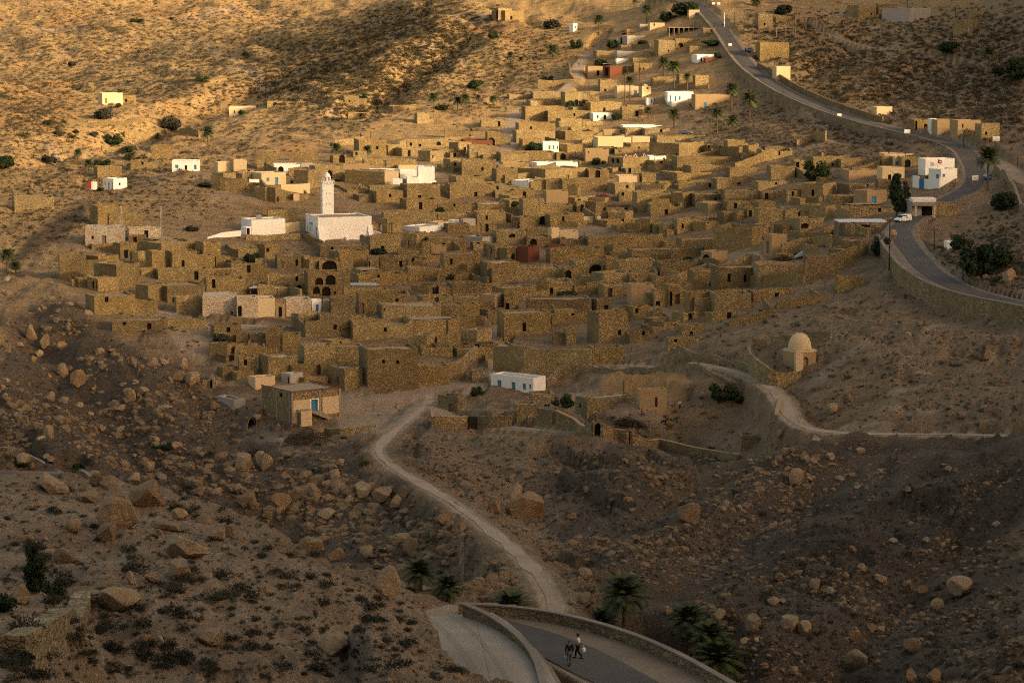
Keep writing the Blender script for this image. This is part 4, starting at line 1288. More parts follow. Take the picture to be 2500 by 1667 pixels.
A2 1420 1425 1850 1245 1315 s w1458,1260,1290,22 w1538,1272,1298,24 a1705,1250,1285,40
A2 1520 1630 1745 1335 1435 s w1652,1370,1395,12
A2 1640 1645 1840 1325 1385 s
A2 1970 1975 2180 1285 1405 s
A2 2130 2135 2255 1170 1285 s
A2 2075 2080 2310 1065 1125 s
A2 1930 1935 2180 1240 1285 b
A2 1040 1045 1510 1415 1475 s
A2 855 860 1130 1460 1505 t
A2 2250 2255 2500 1360 1435 s
A1 2352 2360 2500 900 960 s
"""
HS = {}
for i_, ln in enumerate(HOUSE_DATA.strip().splitlines()):
    q = ln.split()
    HS[i_] = make_house(q[0], *(float(x) for x in q[1:6]), q[6], q[7:], 100+i_*7)
print('houses', len(HOUSES))

# the gaps of the dense old village are filled with further ruined rooms
OCC = np.zeros((417, 625), bool)
def occ_house(i):
    r = i['root']; c, s = math.cos(r.rotation_euler.z), math.sin(r.rotation_euler.z); X, Y, Z = r.location
    pts = []
    for x, y in ((0, 0), (i['W'], 0), (i['W'], i['D']), (0, i['D'])):
        for z in (0, i['H']): pts.append(proj(X+x*c-y*s, Y+x*s+y*c, Z+z))
    x0 = min(p[0] for p in pts)/4; x1 = max(p[0] for p in pts)/4; y0 = min(p[1] for p in pts)/4; y1 = max(p[1] for p in pts)/4
    OCC[max(0, int(y0)):int(y1)+1, max(0, int(x0)):int(x1)+1] = True
for i_ in HOUSES: occ_house(i_)
DENSE = [[(150,640),(200,590),(480,610),(700,620),(880,620),(900,480),(1060,440),(1180,405),(1290,310),(1480,300),(1720,330),(1940,400),(2120,470),(2070,560),(1950,640),(1850,740),(1740,790),(1560,820),(1450,800),(1240,820),(1150,760),(1000,740),(870,745),(600,700),(480,760),(330,720),(200,730)],
         [(520,830),(680,800),(860,830),(1100,800),(1180,780),(1080,930),(880,960),(560,930)], [(500,430),(760,395),(1000,380),(1180,350),(1180,420),(960,450),(640,450),(520,450)]]
NOGO = [[(680,500),(960,500),(960,615),(680,615)], [(1215,730),(1250,730),(1240,880),(1180,900)], [(1560,740),(1680,750),(1660,790),(1500,770)], [(850,930),(1130,900),(1130,1000),(850,1000)], [(700,405),(830,405),(830,520),(700,520)], [(940,385),(1090,385),(1090,490),(940,490)], [(1760,600),(1900,590),(1900,640),(1760,640)], [(1230,260),(1275,260),(1260,410),(1215,420)]]
def inside(px, py, poly):
    r = False
    for i in range(len(poly)):
        (ax, ay), (bx, by) = poly[i], poly[(i+1) % len(poly)]
        if (ay > py) != (by > py) and px < (bx-ax)*(py-ay)/(by-ay)+ax: r = not r
    return r
rf = random.Random(21); nfill = 0
for k in range(9000):
    if nfill >= 170: break
    px, py = rf.uniform(150, 2130), rf.uniform(330, 950)
    if not any(inside(px, py, d) for d in DENSE) or any(inside(px, py, d) for d in NOGO): continue
    iy, ix = int(py/4), int(px/4)
    if OCC[iy, ix] or OCC[iy, min(624, ix+3)]: continue
    Y_ = pick(px, py)[1]; u = F/Y_          # px per metre
    # widen until a neighbour is met
    xr = px
    while xr < px+11*u and not OCC[iy, min(624, int(xr/4))]: xr += 4
    if xr-px < 2.0*u: continue
    up = 0
    while up < 30 and not OCC[max(0, iy-up), min(624, ix+2)]: up += 1
    hgt = min(rf.uniform(2.6, 5.0)*u, up*4+9)
    if hgt < 1.5*u: continue
    xl = px-rf.choice((0, 1.2, 2.2, 3.0))*u
    kd = 'r' if rf.random() < .45 else 's'
    f2 = lambda v, o: (v-o)/TS
    op = []
    if rf.random() < .4: op = [f'd{f2(px+(xr-px)*rf.uniform(.3,.7),1200):.0f},{f2(py-2.0*u,380):.0f},{f2(py,380):.0f},{.9*u/TS:.0f}']
    if rf.random() < .25: op = [f'w{f2(px+(xr-px)*rf.uniform(.2,.8),1200):.0f},{f2(py-2.6*u,380):.0f},{f2(py-1.6*u,380):.0f},{.7*u/TS:.0f}']
    make_house('B3', f2(xl,1200), f2(px,1200), f2(xr+1.0*u,1200), f2(py-hgt,380), f2(py,380), kd, op, 3000+k)
    occ_house(HOUSES[-1]); nfill += 1
print('infill', nfill)
# ------------------------------------------------------------------ free-standing and retaining walls
THINGS = []      # (object, photograph x, y) of the things other than houses, for labels that point at neighbours
def wall_line(name, P, h, th, mat, label, cat='wall', group=None, capm=None, base=-1.2, jag=.12, top='follow', step=1.2, seed=1, capw=.05):
    """P: ground points (x, y, z); h: height above ground, one number or one per point"""
    P = np.array(P, float); hh = np.full(len(P), h, float) if np.isscalar(h) else np.array(h, float)
    d = np.r_[0, np.cumsum(np.hypot(*(np.diff(P[:, :2], axis=0).T)))]
    n = max(3, int(d[-1]/step)+1); s = np.linspace(0, d[-1], n)
    x = np.interp(s, d, P[:, 0]); y = np.interp(s, d, P[:, 1]); H = np.interp(s, d, hh)
    z = g_interp(GZ, x, y) if top == 'follow' else np.interp(s, d, P[:, 2])
    k = np.ones(5)/5; zt = np.convolve(np.pad(z, 2, 'edge'), k, 'valid')
    zg = np.minimum(g_interp(GZ, x, y), z) + base
    j = (fbm(s/2.2, s*0+.5, 3, seed)-.5)*2*jag
    V = []; Fc = []; C = []; CF = []
    for i in range(n):
        a = max(i-1, 0); b = min(i+1, n-1)
        dx, dy = x[b]-x[a], y[b]-y[a]; l = math.hypot(dx, dy)+1e-9; nx, ny = -dy/l, dx/l
        zz = zt[i]+H[i]+j[i]
        for o in (-th/2, th/2):
            V.append((x[i]+nx*o, y[i]+ny*o, zg[i])); V.append((x[i]+nx*o, y[i]+ny*o, zz))
        if capm:
            w2 = th/2+capw
            C += [(x[i]-nx*w2, y[i]-ny*w2, zz+.003), (x[i]-nx*w2, y[i]-ny*w2, zz+.12), (x[i]+nx*w2, y[i]+ny*w2, zz+.12), (x[i]+nx*w2, y[i]+ny*w2, zz+.003)]
    for i in range(n-1):
        a = i*4; b = a+4
        Fc += [(a, b, b+1, a+1), (a+3, b+3, b+2, a+2), (a+1, b+1, b+3, a+3)]
        CF += [(a, b, b+1, a+1), (a+1, b+1, b+2, a+2), (a+2, b+2, b+3, a+3), (a+3, b+3, b, a)]
    Fc += [(0, 1, 3, 2), (n*4-4, n*4-2, n*4-1, n*4-3)]
    if capm: CF += [(0, 1, 2, 3), (n*4-4, n*4-1, n*4-2, n*4-3)]
    o = mesh_obj(name, V, Fc, M[mat])
    if capm: mesh_obj('coping', C, CF, M[capm], o)
    tag(o, label, cat, group, 'thing')
    m = n//2; q = proj(x[m], y[m], zt[m]); THINGS.append((o, q[0], q[1]))
    return o
def pk(t, *pts): return [pick(*tp(t, a, b)) for a, b in pts]
def px_h(P, px):   # height in metres for a height in picture pixels of an enlarged view
    return [v*TS*p[1]/F for p, v in zip(P, px if hasattr(px, '__len__') else [px]*len(P))]
def twall(t, pts, px, th, mat, label, name='stone_wall', group=None, **k):
    P = pk(t, *pts)
    return wall_line(name, P, px_h(P, px), th, mat, label, group=group, **k)

LP = [at(*lowp(a, b)) for a, b in ((1120,1498),(1200,1500),(1330,1513),(1450,1541),(1560,1577),(1650,1617),(1720,1655),(1830,1720))]
wall_line('parapet_wall', smooth_line(LP, 1.5), .7, .4, 'coursed', 'curved stone parapet with pale coping beyond the two walking men', capm='cap', base=-7, jag=.02, top='abs', step=1.0)
LP = [at(*lowp(a, b, 56.35)) for a, b in ((1135,1493),(1185,1513),(1245,1550),(1290,1595),(1315,1640),(1328,1700),(1333,1770))]
wall_line('parapet_wall', smooth_line(LP, 1.5), .5, .38, 'coursed', 'low curved parapet between the pale gravel terrace and the lower road', capm='cap', base=-2.5, jag=.04, top='abs', step=1.0)
# outer parapet and retaining wall of the winding road
def offset(L, o):
    out = []
    for i in range(len(L)):
        d = L[min(i+1, len(L)-1), :2]-L[max(i-1, 0), :2]; d = d/(np.hypot(*d)+1e-9)
        out.append((L[i, 0]-d[1]*o, L[i, 1]+d[0]*o, L[i, 2]))
    return np.array(out)
qx = np.array([proj(*p)[0] for p in Lu]); qy = np.array([proj(*p)[1] for p in Lu])
i0 = int(np.argmax(qy < 581)); i1 = int(np.argmax(qy < 352)); 
ribbon('road_shoulder', Lu[:i0], -5.25, -3.5, M['shoulder'], -.02, 0, 2)
wall_line('retaining_wall', offset(Lu[:i0], 5.4), .7, .6, 'coursed', 'rubble retaining wall with pale coping curving under the asphalt road bend', capm='cap', base=-6.5, jag=.05, top='abs')
twall('B4', [(985,668),(1060,632),(1130,600),(1190,578)], 34, .5, 'coursed', 'short road parapet beside the flat blue-grey slab roof', 'parapet_wall', capm='cap')
wall_line('retaining_wall', offset(Lu[i1:], 3.9), .35, .4, 'coursed', 'long low pale kerb wall on the village side of the climbing road', capm='cap', base=-2.0, jag=.05, top='abs', step=2.5)
j0 = int(np.argmax(qy < 300)); j1 = int(np.argmax(qy < 172)); 
wall_line('stone_wall', offset(Lu[j0:j1], -4.6), 1.7, .5, 'stone3', 'long dark stone wall on the uphill side of the climbing road', base=-2.0, top='abs', step=2.0)
twall('B4', [(2095,150),(2140,170),(2200,215),(2260,320),(2300,420),(2352,500)], 60, .6, 'coursed', 'curved rubble wall with pale coping at the roadside pull-off', capm='cap')
# the yard wall with arched gates
twall('C3', [(575,925),(740,975),(895,1025)], [125,110,110], .5, 'coursed', 'rough stone yard wall between the two arched gateways and the corner house', capm='tan')
twall('C3', [(975,1035),(1080,1065),(1185,1100)], [120,112,115], .5, 'coursed', 'short stone wall between the two arched gateways', capm='tan')
twall('C3', [(1235,1105),(1480,1135),(1800,1190),(2000,1220),(2178,1242)], [115,85,62,55,48], .5, 'coursed', 'long stone wall sloping down from the narrow arched gateway', capm='tan')
for spec, lab in (('C3 888 895 978 885 1032 k a937,912,1028,56 D=.7', 'wide arched stone gateway in the sloping yard wall'), ('C3 1180 1185 1238 965 1104 k a1211,985,1100,30 D=.7', 'narrow arched stone gateway at the lower end of the yard wall'), ('C3 540 546 580 790 925 k a563,850,918,22,dwood D=.7', 'small arched stone gateway beside the flat-roofed corner house')):
    q = spec.split(); rt, *_ = make_house(q[0], *(float(x) for x in q[1:6]), q[6], q[7:], 77)
    HOUSES.pop(); rt.name = 'gateway'; tag(rt, lab, 'gateway', 'arched gateways of the yard wall', 'thing'); THINGS.append((rt, *tp('C3', (float(q[1])+float(q[3]))/2, float(q[4]))))
twall('C2', [(1650,930),(1655,955),(1780,965),(1950,965)], 115, .5, 'coursed', 'curved stone yard wall at the bend of the dusty path', capm='tan')
twall('C2', [(2055,962),(2200,955),(2352,945)], 105, .5, 'coursed', 'stone yard wall running on from the dark wooden gate')
twall('C3', [(0,940),(110,925),(215,915)], 120, .5, 'coursed', 'stone yard wall in front of the white cottage')
twall('C3', [(412,928),(480,925),(545,925)], 145, .5, 'coursed', 'short stone wall between the corner house and the small gateway')
P = pk('C2', (1960,962), (2050,962)); o = wall_line('gate', P, px_h(P, 110), .12, 'dwood', 'dark plank gate in the curved stone yard wall', cat='gate', jag=.01)
twall('C2', [(1465,600),(1700,560),(1880,520),(1940,440),(2035,330)], [205,170,150,125,100], .6, 'stone2', 'high stone wall beside the steep lane down to the square')
twall('C2', [(2130,440),(2125,370),(2200,270),(2280,170)], [70,60,40,30], .5, 'stone', 'stone parapet along the upper side of the steep lane')
twall('C2', [(585,1025),(700,1030),(850,1015),(1000,1000),(1140,950)], [75,70,65,55,35], .5, 'coursed', 'low stone retaining wall below the house with the blue door')
twall('C3', [(25,445),(300,440),(600,435),(880,432)], [215,210,200,185], .6, 'stone2', 'high stone retaining wall above the white cottage')
twall('C3', [(480,600),(560,545),(620,440),(900,440)], [60,100,40,30], .5, 'coursed', 'broken stone wall on the bank behind the white cottage')
twall('C3', [(900,432),(1250,470),(1600,462),(1850,440),(2000,520),(2150,590)], [30,50,60,45,35,30], .5, 'coursed', 'low dry stone wall edging the path above the ochre bank')
twall('C3', [(1590,300),(1830,352),(2050,390),(2270,405)], [35,40,38,30], .5, 'coursed', 'low dry stone wall above the curving dusty path')
twall('C4', [(205,700),(165,850),(125,950),(75,1020)], [14,18,22,26], .6, 'coursed', 'narrow parapet wall where the path turns downhill', capm='tan')
twall('C3', [(2270,400),(2290,480),(2352,540)], [180,180,190], .5, 'coursed', 'curved stone enclosure wall on the path side of the domed tomb')
twall('C4', [(5,548),(90,580),(180,585),(290,560),(375,525)], [190,170,150,110,70], .5, 'coursed', 'curved stone enclosure wall below the domed tomb')
twall('C4', [(-20,255),(75,250)], 85, .5, 'coursed', 'short stone wall beside the opening behind the domed tomb')
twall('C4', [(130,250),(300,215),(480,190),(650,170)], [95,90,80,75], .5, 'coursed', 'long stone wall behind the domed tomb')
twall('D1', [(100,1345),(250,1250),(450,1110),(650,985),(795,905)], [200,150,130,115,95], 1.0, 'coursed', 'coursed stone terrace wall on the foreground hillside', jag=.03)
wall_line('parapet_wall', [at(-60,1142,405), at(0,1143,404), at(110,1151,403), at(180,1161,398), at(215,1173,390), at(235,1187,380)], .75, .5, 'coursed', 'pale parapet of the road bend behind the big boulders', capm='cap', base=-3)
for t, pts, px, lab in (
    ('A1', [(520,634),(630,628),(730,606)], 24, 'short ochre terrace wall below a lone bush on the far slope'),
    ('A1', [(590,1095),(900,1110),(1240,1095)], 42, 'long ochre terrace wall under the big grey bush'),
    ('A1', [(1100,1215),(1400,1225),(1760,1215)], 55, 'ochre terrace wall right below the second grey bush'),
    ('A1', [(900,1330),(1100,1335),(1340,1340)], 45, 'ochre terrace wall left of the square stone block'),
    ('A1', [(1460,1165),(1600,1180),(1720,1190)], 30, 'small curved terrace wall among green shrubs'),
    ('A1', [(1560,735),(1850,735),(2000,705)], 22, 'curved low terrace wall round a single dark bush'),
    ('B1', [(1870,290),(1960,310),(2165,325)], 120, 'long brown wall below the cream corner house'),
    ('B1', [(2300,330),(2352,395),(2440,420)], 130, 'tall brown wall stepping down beside the bare slope'),
    ('B2', [(0,748),(250,745),(480,742)], 52, 'low stone terrace wall below the white block with the water tank'),
    ('B2', [(475,705),(560,760),(690,850)], [20,70,90], 'dark stone wall sloping down in front of the mosque'),
    ('B2', [(760,270),(900,330),(1200,330)], 26, 'low stone wall behind the minaret'),
    ('B4', [(265,810),(480,800),(720,770)], [60,70,60], 'grey plastered yard wall leading to the slab-roofed house'),
    ('B4', [(410,1115),(560,1060),(730,990),(900,890)], [190,170,150,110], 'golden stone wall stepping up the slope towards the road'),
    ('B4', [(-60,1150),(200,1150),(410,1130)], 90, 'long stone wall at the lower edge of the village'),
    ('A4', [(640,175),(900,200),(1250,225),(1500,290),(1700,330)], 14, 'low wall along the hill track under the upper stone houses'),
    ('A3', [(690,600),(695,690),(740,725),(600,765),(410,785)], [40,45,20,50,80], 'ochre wall at the bend of the hill lane'),
    ('A3', [(1240,435),(1400,430)], 40, 'short stone wall under the dark bush by the unfinished building'),
    ('A3', [(1640,780),(1800,790),(1920,785)], 30, 'low stone wall beneath the tall palm above the white house'),
    ('A4', [(0,600),(150,690)], 45, 'stone wall corner at the roadside below a stone house'),
    ('B3', [(2300,830),(2420,830),(2600,790)], 45, 'low wall of the dusty yard at the village edge')):
    twall(t, pts, px, .5, ('stone', 'stone2', 'stone3')[len(lab) % 3], lab)
for t, pts, px, m, lab in (
    ('B1', [(1830,735),(1980,720),(2128,708)], [10,45,50], 'white', 'low whitewashed wall left of the white block with the tank'),
    ('B2', [(342,690),(472,668)], 88, 'cream', 'cream slatted wall between the white block and the mosque'),
    ('B2', [(308,345),(430,340),(565,330)], 88, 'cream', 'pale courtyard wall below the row of blue windows'),
    ('B2', [(1112,705),(1200,745),(1268,775)], [50,60,45], 'white', 'whitewashed wall sloping down at the right end of the mosque'),
    ('B2', [(30,255),(140,262)], 50, 'white', 'low white wall left of the cream house with blue door')):
    twall(t, pts, px, .3, m, lab, 'garden_wall', jag=.03)
twall('B4', [(1370,280),(1425,288)], 105, .3, 'white', 'white garden wall left of the blue gate', 'garden_wall', jag=.02)
twall('B4', [(1472,290),(1610,288)], 85, .3, 'white', 'white garden wall between blue gate and white villa', 'garden_wall', jag=.02)
P = pk('B4', (1427,288), (1470,290)); wall_line('gate', P, px_h(P, 84), .1, 'blue', 'blue metal gate in the white garden wall', cat='gate', jag=.0)
twall('C2', [(20,300),(40,220),(170,225)], 60, .4, 'stone', 'stone yard wall around a small flat roof')
twall('C1', [(1790,580),(1850,600),(1880,520)], 60, .4, 'stone', 'low curved stone wall beside the big round boulder')
# more yard walls between the houses
rw = random.Random(5); nyard = 0
for k in range(900):
    if nyard >= 70: break
    px, py = rw.uniform(560, 2150), rw.uniform(330, 830)
    X, Y, Z = pick(px, py)
    if g_interp(Z_village, np.array(X), np.array(Y)) < .7 or g_interp(ROADMASK, np.array(X), np.array(Y)) > .05: continue
    if 680 < px < 960 and 500 < py < 640: continue
    if any((h['root'].location.x-X)**2+(h['root'].location.y-Y)**2 < 25 for h in HOUSES): continue
    a = rw.choice((.35, .45, 1.9, 2.0, .2)); l = rw.uniform(5, 13)
    P = [(X, Y, Z), (X+math.cos(a)*l, Y+math.sin(a)*l, 0)]
    if rw.random() < .6: P.append((P[1][0]-math.sin(a)*l*.7, P[1][1]+math.cos(a)*l*.7, 0))
    if any(float(g_interp(ROADMASK, np.array(P[q][0]+(P[q+1][0]-P[q][0])*u), np.array(P[q][1]+(P[q+1][1]-P[q][1])*u))) > .03 for q in range(len(P)-1) for u in (.2, .4, .6, .8, 1.0)): continue
    o = wall_line('yard_wall', P, [rw.uniform(1.2, 3.2) for _ in P], .5, rw.choice(('stone', 'stone2', 'stone3')), None, jag=rw.choice((.15, .3, .6)), seed=k % 50)
    nyard += 1
# ------------------------------------------------------------------ mosque, minaret, tomb, block house and others
def base_at(t, x, y):
    X, Y, Z = pick(*tp(t, x, y)); return X, Y, Z, Y/F      # metres per photograph pixel
# prayer hall
X, Y, Z, mp = base_at('B2', 640, 748)
yaw = R(20); z_ = TS*mp
root = empty('mosque', (X, Y, Z), yaw)
W = 465*z_/math.cos(yaw); D = 165*z_/math.sin(yaw); D = min(D, 11.5); H = 200*z_
def fz(y, s=0): return (748-y)*z_
lops = []; lrec = []
for kind, x, y0, y1, w, m in (('d', 615, 628, 722, 17, 'blue'), ('w', 538, 618, 660, 12, 'blue'), ('w', 497, 608, 648, 12, 'blue')):
    t = (640-x)/165; s = t*D; rise = t*45
    lops.append((s-w*z_*1.2, s+w*z_*1.2, max((748-rise-y1)*z_, .05), (748-rise-y0)*z_, False)); lrec.append((kind, m))
shell(root, W, D, H, H, H, .35, H-.25, M['white'], M['roof'], [], lops, 0, 5)
for (s0, s1, z0, z1, a), (k, m) in zip(lops, lrec): opening_obj(root, k, 'L', s0, s1, z0, z1, M[m], .35)
mb = MB()
for x0, x1 in ((.0, 1.5), (W-1.0, W+.2)):      # buttresses
    n = len(mb.v)
    mb.v += [(x0, -.004, -2), (x1, -.004, -2), (x1, -.004, H*.62), (x0, -.004, H*.62), (x0, -2.0, -2), (x1, -2.0, -2)]
    mb.f += [(n+4, n+5, n+2, n+3), (n, n+4, n+3), (n+5, n+1, n+2)]
mb.obj('buttress', M['white'], root)
mb = MB(); mb.box(-.12, -.12, H+.16, W+.12, D+.12, H+.24); mb = MB()
mb.box(-.06, -.07, H*.985, .25, D+.05, H+.22); mb.obj('parapet', M['white'], root)
for yy in (.45, .53):
    mb = MB(); mb.box(-.35, D*yy, H*.62, -.003, D*yy+.8, H*.62+.6); mb.obj('air_conditioner', M['metal'], root)
mb = MB(); mb.box(W*.5, -.9, -.3, W*.56, -.003, .7); mb.obj('step', M['white'], root)
tag(root, 'long white mosque hall with earth roof and blue door on its shaded end', 'mosque'); THINGS.append((root, 818, 570))
# platform in front of the mosque
# minaret
bx, by = X + math.cos(yaw)*2.2 - math.sin(yaw)*(D+2.3), Y + math.sin(yaw)*2.2 + math.cos(yaw)*(D+2.3)
cxp = tp('B2', 720, 500)[0]; a_, b_ = ray(cxp, 500); by = Y + D + 5.0; bx = a_*by
mz = TS*by/F; bz = ground(bx, by)
topz = CAMZ + ray(*tp('B2', 720, 145))[1]*by
scr = lambda y: CAMZ + ray(*tp('B2', 720, y))[1]*by
root = empty('minaret', (bx, by, bz), R(14))
w = 122*mz/2/ (math.cos(R(14))+.25)
mb = MB(); mb.box(-w, -w, -2, w, w, scr(258)-bz); mb.obj('shaft', M['white'], root)
mb = MB(); zc = scr(258)-bz; mb.box(-w-.12, -w-.12, zc+.003, w+.12, w+.12, zc+.25)
zt = scr(222)-bz; q = w+.1
for s in range(4):
    for k in range(9):
        u = -q + 2*q*k/8
        x, y = ((u, -q), (q, u), (u, q), (-q, u))[s]
        mb.box(x-.12, y-.12, zc+.252, x+.12, y+.12, zt-.16)
for (x0, y0, x1, y1) in ((-q-.14, -q-.14, q+.14, -q+.14), (-q-.14, q-.14, q+.14, q+.14), (-q-.14, -q+.143, -q+.14, q-.143), (q-.14, -q+.143, q+.14, q-.143)): mb.box(x0, y0, zt-.158, x1, y1, zt)
mb.obj('balcony', M['white'], root)
mb = MB(); zl0 = zc+.252; zl1 = scr(192)-bz; lr = 30*mz
for k in range(6):
    t = math.pi/3*k + .3
    mb.lathe([(.16, zl0), (.16, zl1+.05)], 8, lr*math.cos(t), lr*math.sin(t))
mb.lathe([(lr*.45, zl0), (lr*.45, zl1)], 10)
mb.lathe([(lr*1.15, zl1), (lr*1.2, zl1+.3), (lr*.6, zl1+.31)], 14); mb.obj('lantern', M['white'], root)
mb = MB(); z0 = zl1+.312; z1 = topz-bz
mb.lathe([(lr*.95, z0), (lr*.92, z0+(z1-z0)*.25), (lr*.68, z0+(z1-z0)*.55), (lr*.32, z0+(z1-z0)*.82), (.06, z1), (.03, z1+.5)], 16); mb.obj('cone_dome', M['white'], root, True)
mb = MB()
for x, y in ((-w-.006, .3), (-w-.006, -.5)):
    for zz in (.35, .62): mb.box(x, y, (zc)*zz, x+.02, y+.22, zc*zz+.3)
for xx in (-.6, .35):
    for zz in (.28, .55, .8): mb.box(xx, -w-.006, zc*zz, xx+.2, -w+.02, zc*zz+.28)
mb.obj('slit_window', M['dark'], root)
tag(root, 'slender square white minaret with balcony and pointed cap', 'minaret'); THINGS.append((root, 799, 470))
# low wall of the mosque yard is above; water tank on the white block
X, Y, Z, mp = base_at('B2', 52, 700)
def box_thing(name, loc, rz, label, cat, parts, group=None):
    r = empty(name, loc, rz)
    for nm, mat, fn in parts:
        mb = MB(); fn(mb); mb.obj(nm, M[mat], r)
    tag(r, label, cat, group, 'thing'); q = proj(*loc); THINGS.append((r, q[0], q[1])); return r
a_, b_ = ray(*tp('B2', 118, 568)); Yt = Y+2.2
box_thing('water_tank', (a_*Yt, Yt, CAMZ+b_*Yt-.25), R(10), 'square metal water tank on the roof of the white block', 'water tank',
          [('tank', 'metal', lambda m: m.box(-.75, -.6, .35, .75, .6, 1.45)), ('stand', 'rust', lambda m: [m.box(x, y, -.4, x+.08, y+.08, .347) for x in (-.7, .62) for y in (-.55, .47)]), ('lid', 'metal', lambda m: m.lathe([(.3, 1.453), (.3, 1.55), (.1, 1.58)], 10))])
# domed tomb
X, Y, Z, mp = base_at('C4', 320, 440)
z_ = TS*mp; root = empty('domed_tomb', (X+60*z_, Y+2.0, Z), R(28))
hw = 105*z_; h1 = 150*z_
mb = MB()
ops = [(hw*.72, hw*1.22, -.2, h1*.72, True)]
top = panel(mb, (-hw, -hw), (1, 0), (0, -1), 2*hw, lambda s: h1, -2.5, ops, .9, 3, 0)
mb.quad((hw, -hw, -2.5), (hw, hw, -2.5), (hw, hw, h1), (hw, -hw, h1)); mb.quad((-hw, hw, -2.5), (-hw, -hw, -2.5), (-hw, -hw, h1), (-hw, hw, h1)); mb.quad((hw, hw, -2.5), (-hw, hw, -2.5), (-hw, hw, h1), (hw, hw, h1))
mb.quad((-hw, -hw, h1), (hw, -hw, h1), (hw, hw, h1), (-hw, hw, h1))
mb.obj('wall', M['tan'], root)
mb = MB(); mb.box(-hw-.07, -hw-.07, h1+.003, hw+.07, hw+.07, h1+.4); mb.obj('cornice', M['cream'], root)
mb = MB(); r0 = hw*1.0; hd = 165*z_
mb.lathe([(r0, h1+.453), (r0*.99, h1+hd*.25), (r0*.93, h1+hd*.48), (r0*.80, h1+hd*.70), (r0*.60, h1+hd*.87), (r0*.33, h1+hd*.97), (.02, h1+hd)], 28); mb.obj('dome', M['cream'], root, True)
mb = MB(); mb.box(-hw-.28, -hw-.32, -2.5, -hw*.42, -hw+.3, h1-.05); mb.obj('pier', M['cream'], root)
mb = MB(); mb.box(-hw*.35, -hw+.42, -.3, hw*.3, -hw+.5, h1*.75); mb.obj('archway', M['tan'], root)
tag(root, 'small square tomb with a big plain cream dome inside curved walls', 'tomb'); THINGS.append((root, 1960, 850))
# stone block house with concrete frame, blue door, lean-to and ramp
X, Y, Z, mp = base_at('C2', 408, 915); z_ = TS*mp; yaw = R(36)
root = empty('block_house', (X, Y, Z), yaw); cy, sy = math.cos(yaw), math.sin(yaw)
W = 414*z_/cy; D = 305*z_/sy; D = min(D, 15); H = 272*z_
def fr(x): t = (x-408)/414; return t*W, t*W*sy*math.sin(R(8.3))/z_
s, rise = fr(600); dw = 30*z_/cy
fops = [(s-dw*.9, s+dw*.9, (915-rise-800)*z_, (915-rise-702)*z_, False)]
lops = [(D*.31, D*.31+1.0, H*.78, H*.92, False)]
shell(root, W, D, H, H, H, .35, H-.12, M['coursed'], M['roof'], fops, lops, 0, 9)
opening_obj(root, 'd', 'F', *fops[0][:4], M['blue'], .35); opening_obj(root, 'w', 'L', *lops[0][:4], M['dark'], .35)
mb = MB()
for x in (-.06, W*.56, W-.3): mb.box(x, -.09, -2, x+.36, .0-.003, H-.02)
for y in (D*.02+.36, D*.48, D-.3): mb.box(-.09, y, -2, -.003, y+.34, H-.02)
mb.obj('concrete_post', M['conc'], root)
mb = MB(); mb.box(-.12, -.12, H+.1, W+.1, .06, H+.3); mb.box(-.12, .063, H+.1, .06, D+.1, H+.3); mb.box(W-.06, .063, H+.1, W+.1, D+.1, H+.3); mb.obj('roof_edge', M['brick'], root)
mb = MB(); mb.box(W*.02, -.03, -.5, W*.38, -.004, H*.74); mb.obj('render_patch', M['cream'], root); mb = MB(); mb.box(W*.63, -.03, 1.0, W*.97, -.004, H*.76); mb.obj('render_patch', M['cream'], root)
mb = MB(); mb.box(s-dw*1.25, -.05, fops[0][2]-.05, s-dw*.93, -.005, fops[0][3]+.2); mb.box(s+dw*.93, -.05, fops[0][2]-.05, s+dw*1.25, -.005, fops[0][3]+.2); mb.box(s-dw*.925, -.05, fops[0][3]+.01, s+dw*.925, -.005, fops[0][3]+.2); mb.obj('door_frame', M['white'], root)
mb = MB(); zt = fops[0][2]; n = 0
mb.v += [(s-1, -.01, zt-.05), (s+dw+.2, -.01, zt-.05), (s+dw+.2, -.9, zt-.05), (s-1, -.9, zt-.05), (s+dw+3.2, -.01, -.2), (s+dw+3.2, -.9, -.2), (s-1, -.01, zt-.3), (s-1, -.9, zt-.3), (s+dw+2.6, -.9, -.25), (s+dw+2.6, -.01, -.25)]
mb.f += [(0, 3, 2, 1), (1, 2, 5, 4), (0, 6, 7, 3), (3, 7, 8, 5, 2)]; mb.obj('ramp', M['conc'], root)
mb = MB(); mb.box(W*.09, -1.7, -.5, W*.31, -.004, H*.42); sh = mb.obj('lean_to', M['cream'], root)
mb = MB(); mb.box(W*.09-.05, -1.75, H*.42+.003, W*.31+.05, -.006, H*.42+.1); mb.obj('shed_roof', M['conc'], sh)
mb = MB(); mb.box(W*.09-.04, -1.5, -.2, W*.09-.003, -.4, H*.36); mb.obj('shed_door', M['wood'], sh)
tag(root, 'square stone house with concrete posts, red roof edge and a blue door above a ramp', 'house', 'stone houses of the village', 'thing'); THINGS.append((root, 730, 990))
# garage with white canopy roof
X, Y, Z, mp = base_at('B4', 1360, 540); z_ = TS*mp; yaw = R(4)
root = empty('canopy', (X, Y-1.5, Z+.0), yaw); h0 = 100*z_; h1 = 172*z_; W = 205*z_
mb = MB(); mb.box(0, 0, h0, W, 4, h0+.9); mb.obj('roof_slab', M['conc'], root)
mb = MB(); mb.box(-.05, -.06, h0+.903, W+.05, 4, h0+1.75); mb.obj('parapet', M['white'], root)
mb = MB(); mb.box(.55, .1, -3, .95, .5, h0-.003); mb.box(W-.4, .1, -3, W, .5, h0-.003); mb.obj('pillar', M['cream'], root)
tag(root, 'concrete garage canopy with white parapet and pillar beside the road bend', 'garage canopy', None, 'thing'); THINGS.append((root, 2255, 505))
